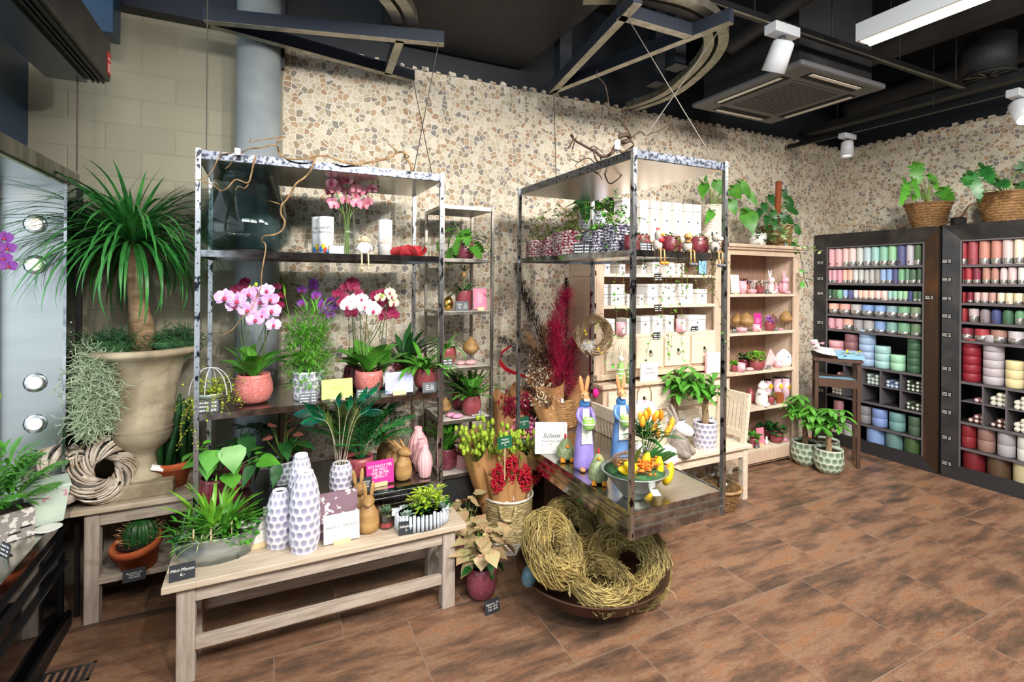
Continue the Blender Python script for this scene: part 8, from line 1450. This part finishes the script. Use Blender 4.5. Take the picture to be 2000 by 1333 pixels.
z = RZs[3]
for k, x in enumerate((550, 660, 755)):
    p = pl(r2(x), F0 + (.16, .12, .06)[k], z); t = tin(('dark pink flower tin, leftmost of the three on the fourth shelf', 'dark pink flower tin, middle one on the fourth shelf', 'pale pink flower tin with a yellow flower, rightmost on the fourth shelf')[k], p, W(8, p), W((38, 42, 44)[k], p), 'tin_pink', group='flower tins'); k_ = W(1, p); build('flower_print', M().ell((0, -8 * k_, 26 * k_), (6 * k_, 1 * k_, 5 * k_)), 'yellow_flower', t, smooth=True); build('text_print', M().box(-1 * k_, 3 * k_, -8.6 * k_, -8 * k_, 34 * k_, 42 * k_), 'card_purple', t); build('flower_stem_print', M().box(-.6 * k_, .4 * k_, -8.3 * k_, -7.9 * k_, 6 * k_, 24 * k_), 'ink', t)
p = pl(r2(485), F0, z); k = W(1, p); t = thing('unicorn_figure', 'white ceramic cat-like figure holding a pink ball on the fourth shelf', 'figurine', p, .3); build('body', M().lathe([(9 * k, 0), (12 * k, 8 * k), (11 * k, 20 * k), (7 * k, 32 * k), (0, 36 * k)], 18), 'white_glaze', t, smooth=True); hd = build('head', M().ell((0, -2 * k, 38 * k), (10 * k, 9 * k, 8 * k), 14, 10), 'white_glaze', t, smooth=True); build('ear', M().lathe([(2.5 * k, 0), (0, 6 * k)], 8, c=(-5 * k, -1 * k, 44 * k)).lathe([(2.5 * k, 0), (0, 6 * k)], 8, c=(5 * k, -1 * k, 44 * k)), 'white_glaze', hd); build('pink_ball', M().ell((8 * k, -9 * k, 24 * k), (4.5 * k,) * 3), 'pink_matt', t, smooth=True); build('leg', M().ell((-6 * k, -8 * k, 3 * k), (4 * k, 6 * k, 4 * k)).ell((6 * k, -8 * k, 3 * k), (4 * k, 6 * k, 4 * k)).ell((-12 * k, -3 * k, 28 * k), (7 * k, 3 * k, 3 * k)), 'white_glaze', t, smooth=True)
smallpot('small red pot with a few leaves before the flower tins', r2(580), F0 - .01, z, 7.5, 16, 'red_glaze', 'leaf', 16, 14, sd=7); tag(build('rust_block', M().box(-W(9, p), W(9, p), -.03, .03, 0, W(20, p)), 'bark_red', bev=.004, loc=pl(r2(665), F0 + .01, z)), 'rust brown ribbed pot before the middle flower tin', 'pot'); tag(build('pink_figure', M().lathe([(.035, 0), (.045, .05), (.035, .11), (0, .15)], 16), 'red_glaze', smooth=True, loc=pl(r2(365), F0 + .12, z)), 'dusky pink ceramic figure behind the white one on the fourth shelf', 'figurine'); price_sign('dark price sign on the fourth shelf of the right unit', pl(r2(628), F0 - .03, z), .055, .045, 0)
z = RZs[4]
smallpot('red pot with dark round leaves, front of the lowest shelf', r2(650), F0 + .0, z, 12, 20, 'red_glaze', 'leaf_mid', 40, 14, 'bowl', sd=8, prof='round', w_=.6); smallpot('red pot with dark foliage behind on the lowest shelf', r2(555), F0 + .12, z, 11, 20, 'wine_glaze', 'leaf_dark', 70, 13, sd=9, prof='round', w_=.7); smallpot('red pot with glossy leaves at the left of the lowest shelf', r2(405), F0, z, 8, 18, 'red_glaze', 'leaf', 46, 11, sd=10, prof='round', w_=.6)
card('rose red card with small text on the lowest shelf of the right unit', pl(r2(478), F0 - .0, z), .1, .16, 'card_rose', .0, -.08, 'DU BIST\nEIN\nSCHATZ', 'paper', .08); p = pl(r2(540), F0 - .01, z); tag(build('glitter_bottle', M().lathe([(.015, 0), (.017, .04), (.008, .06), (.008, .08), (0, .08)], 14), 'rose_white', smooth=True, loc=p), 'small white speckled bottle beside the rose red card', 'bottle'); p = pl(r2(745), F0 - .01, z); stone('flat pink pebble at the right of the lowest shelf', p, W(7, p)); price_sign('dark price sign at the front edge of the lowest shelf', pl(r2(443), F0 - .035, z), .07, .055, .1)
# ---------------- plants and branches on the candle cabinets ----------------
CT = CH + .001
def bowlb(px, py, s): p = atx(px, py, CX + .2); p.z = CT; return p
p = bowlb(1812, 441, 0); k = W(1, p)
alocasia('monstera in a tapered brown wicker basket on the left candle cabinet', p, [(x, y, dd, L, w_, ux, uz) for x, y, dd, L, w_, ux, uz in ((1790, 325, .0, .2, .15, -.25, -1), (1815, 345, -.05, .14, .1, .6, -.2), (1822, 352, -.02, .13, .08, .3, -.9), (1772, 362, -.1, .3, .09, -.8, -.6), (1785, 355, -.08, .2, .06, -.3, -.9), (1841, 372, -.05, .18, .15, .5, -.7), (1768, 368, .1, .13, .1, -.5, -.6), (1784, 382, .05, .1, .06, -.6, -.6))], 23 * k, 47 * k, 'wicker_brown', 'leaf', 38 * k, sd=531, prof='mon')
p = bowlb(1968, 428, 0)
alocasia('monstera in a tapered brown wicker basket on the right candle cabinet', p, [(x, y, dd, L, w_, ux, uz) for x, y, dd, L, w_, ux, uz in ((1922, 330, .0, .24, .13, -.7, -.5), (1888, 348, .0, .16, .1, -.7, -.3), (1898, 345, -.04, .22, .12, -.3, -1), (1950, 355, -.05, .18, .14, -.6, -.2), (1996, 332, -.05, .2, .16, .2, .5), (1915, 372, -.05, .16, .05, -.6, -.5), (1990, 365, -.03, .2, .12, .3, -.3))], 30 * k, 50 * k, 'wicker_brown', 'leaf_mid', 42 * k, sd=532, prof='mon')
XB = CX + .12
bx2 = lambda l: [atx(x, y, XB) for x, y in l]
branch('pale corkscrew branch lying on top of the left candle cabinet', [(bx2([(1740, 444), (1715, 447), (1700, 443), (1690, 440), (1675, 438), (1668, 442), (1670, 432), (1668, 430), (1650, 431), (1644, 436), (1643, 443), (1652, 446), (1640, 448), (1615, 457), (1600, 460)]), .007), (bx2([(1652, 446), (1652, 453), (1645, 460), (1636, 458)]), .004), (bx2([(1675, 438), (1690, 441), (1672, 452), (1666, 462), (1672, 466), (1655, 475), (1640, 480)]), .004), (bx2([(1643, 443), (1636, 432), (1640, 429)]), .003), (bx2([(1606, 438), (1600, 430), (1612, 420), (1608, 417)]), .003), (bx2([(1600, 460), (1590, 448)]), .003)], 'wicker_gold', atx(1660, 445, XB))
branch('thick brown twisted branch between the two baskets on the candle cabinets', [(bx2([(1757, 445), (1775, 436), (1790, 434)]), .008), (bx2([(1838, 440), (1855, 434), (1866, 428), (1880, 424), (1886, 410), (1895, 399), (1903, 398), (1912, 406), (1922, 409), (1931, 402)]), .011), (bx2([(1912, 406), (1922, 412), (1924, 420), (1918, 428), (1905, 432), (1892, 436)]), .009)], 'stem_brown', atx(1890, 425, XB))
p = atx(1872, 434, CX + .07); t = thing('clamp_lamp', 'small black clip spotlight on the right candle cabinet edge', 'lamp', V((p.x, p.y, CT)), -.6); build('housing', M().box(-.05, .05, -.03, .03, .0, .06), 'iron', t, bev=.006); m = M(); [m.box(-.05 + j * .012, -.045 + j * .012, -.033, .033, .06, .066) for j in range(8)]; build('cooling_fin', m, 'iron', t)
# plates and figures on the lower cabinet of the left unit
ZL = LC + .001
p = pl(1268, UY - .12, ZL); t = thing('white_plate_card', 'white square card with grey handwriting on the lower cabinet', 'card', p, .05); b = build('sheet', M().box(-.09, .09, 0, .01, 0, .14), 'paper', t); lettering(t, 'Hallo\nFrühling', .035, 'ink', (0, -.001, .08), shear=.2)
p = pl(1399, UY - .1, ZL); t = thing('pink_print', 'square pink and white heart print leaning at the right end of the lower cabinet', 'picture', p, -.15); build('canvas', M().box(-.09, .09, 0, .02, 0, .18), 'rose_white', t); build('frame_edge', M().box(-.1, -.09, 0, .022, 0, .18), 'pink_candle', t)
for k, (x, y) in enumerate(((1212, 680), (1232, 690))): 
    p = pl(x, UY - .14, ZL); kk = W(1, p); t = thing('striped_rabbit', ('tall green striped rabbit figure on the lower cabinet behind the spikes', 'second striped rabbit figure beside the near post')[k], 'figurine', p, .2, 'striped rabbit figures'); build('body', M().lathe([(7 * kk, 0), (9 * kk, 15 * kk), (6 * kk, 40 * kk), (0, 46 * kk)], 16), 'egg_green', t, smooth=True); m = M(); [m.lathe([(q * kk, z * kk), (q * kk, (z + 3) * kk)], 16) for q, z in ((9.1, 12), (8.6, 20), (7.7, 28))]; build('stripes', m, 'apron', t, smooth=True); hd = build('head', M().ell((0, 0, 50 * kk), (6 * kk, 6 * kk, 7 * kk)), 'apron', t, smooth=True); build('ear', M().ell((-3 * kk, 0, 66 * kk), (2.5 * kk, 1.5 * kk, 13 * kk), 10, 6, Matrix.Rotation(-.35, 3, 'Y')).ell((3 * kk, 0, 66 * kk), (2.5 * kk, 1.5 * kk, 13 * kk), 10, 6, Matrix.Rotation(-.1, 3, 'Y')), 'cream_bloom', hd, smooth=True)
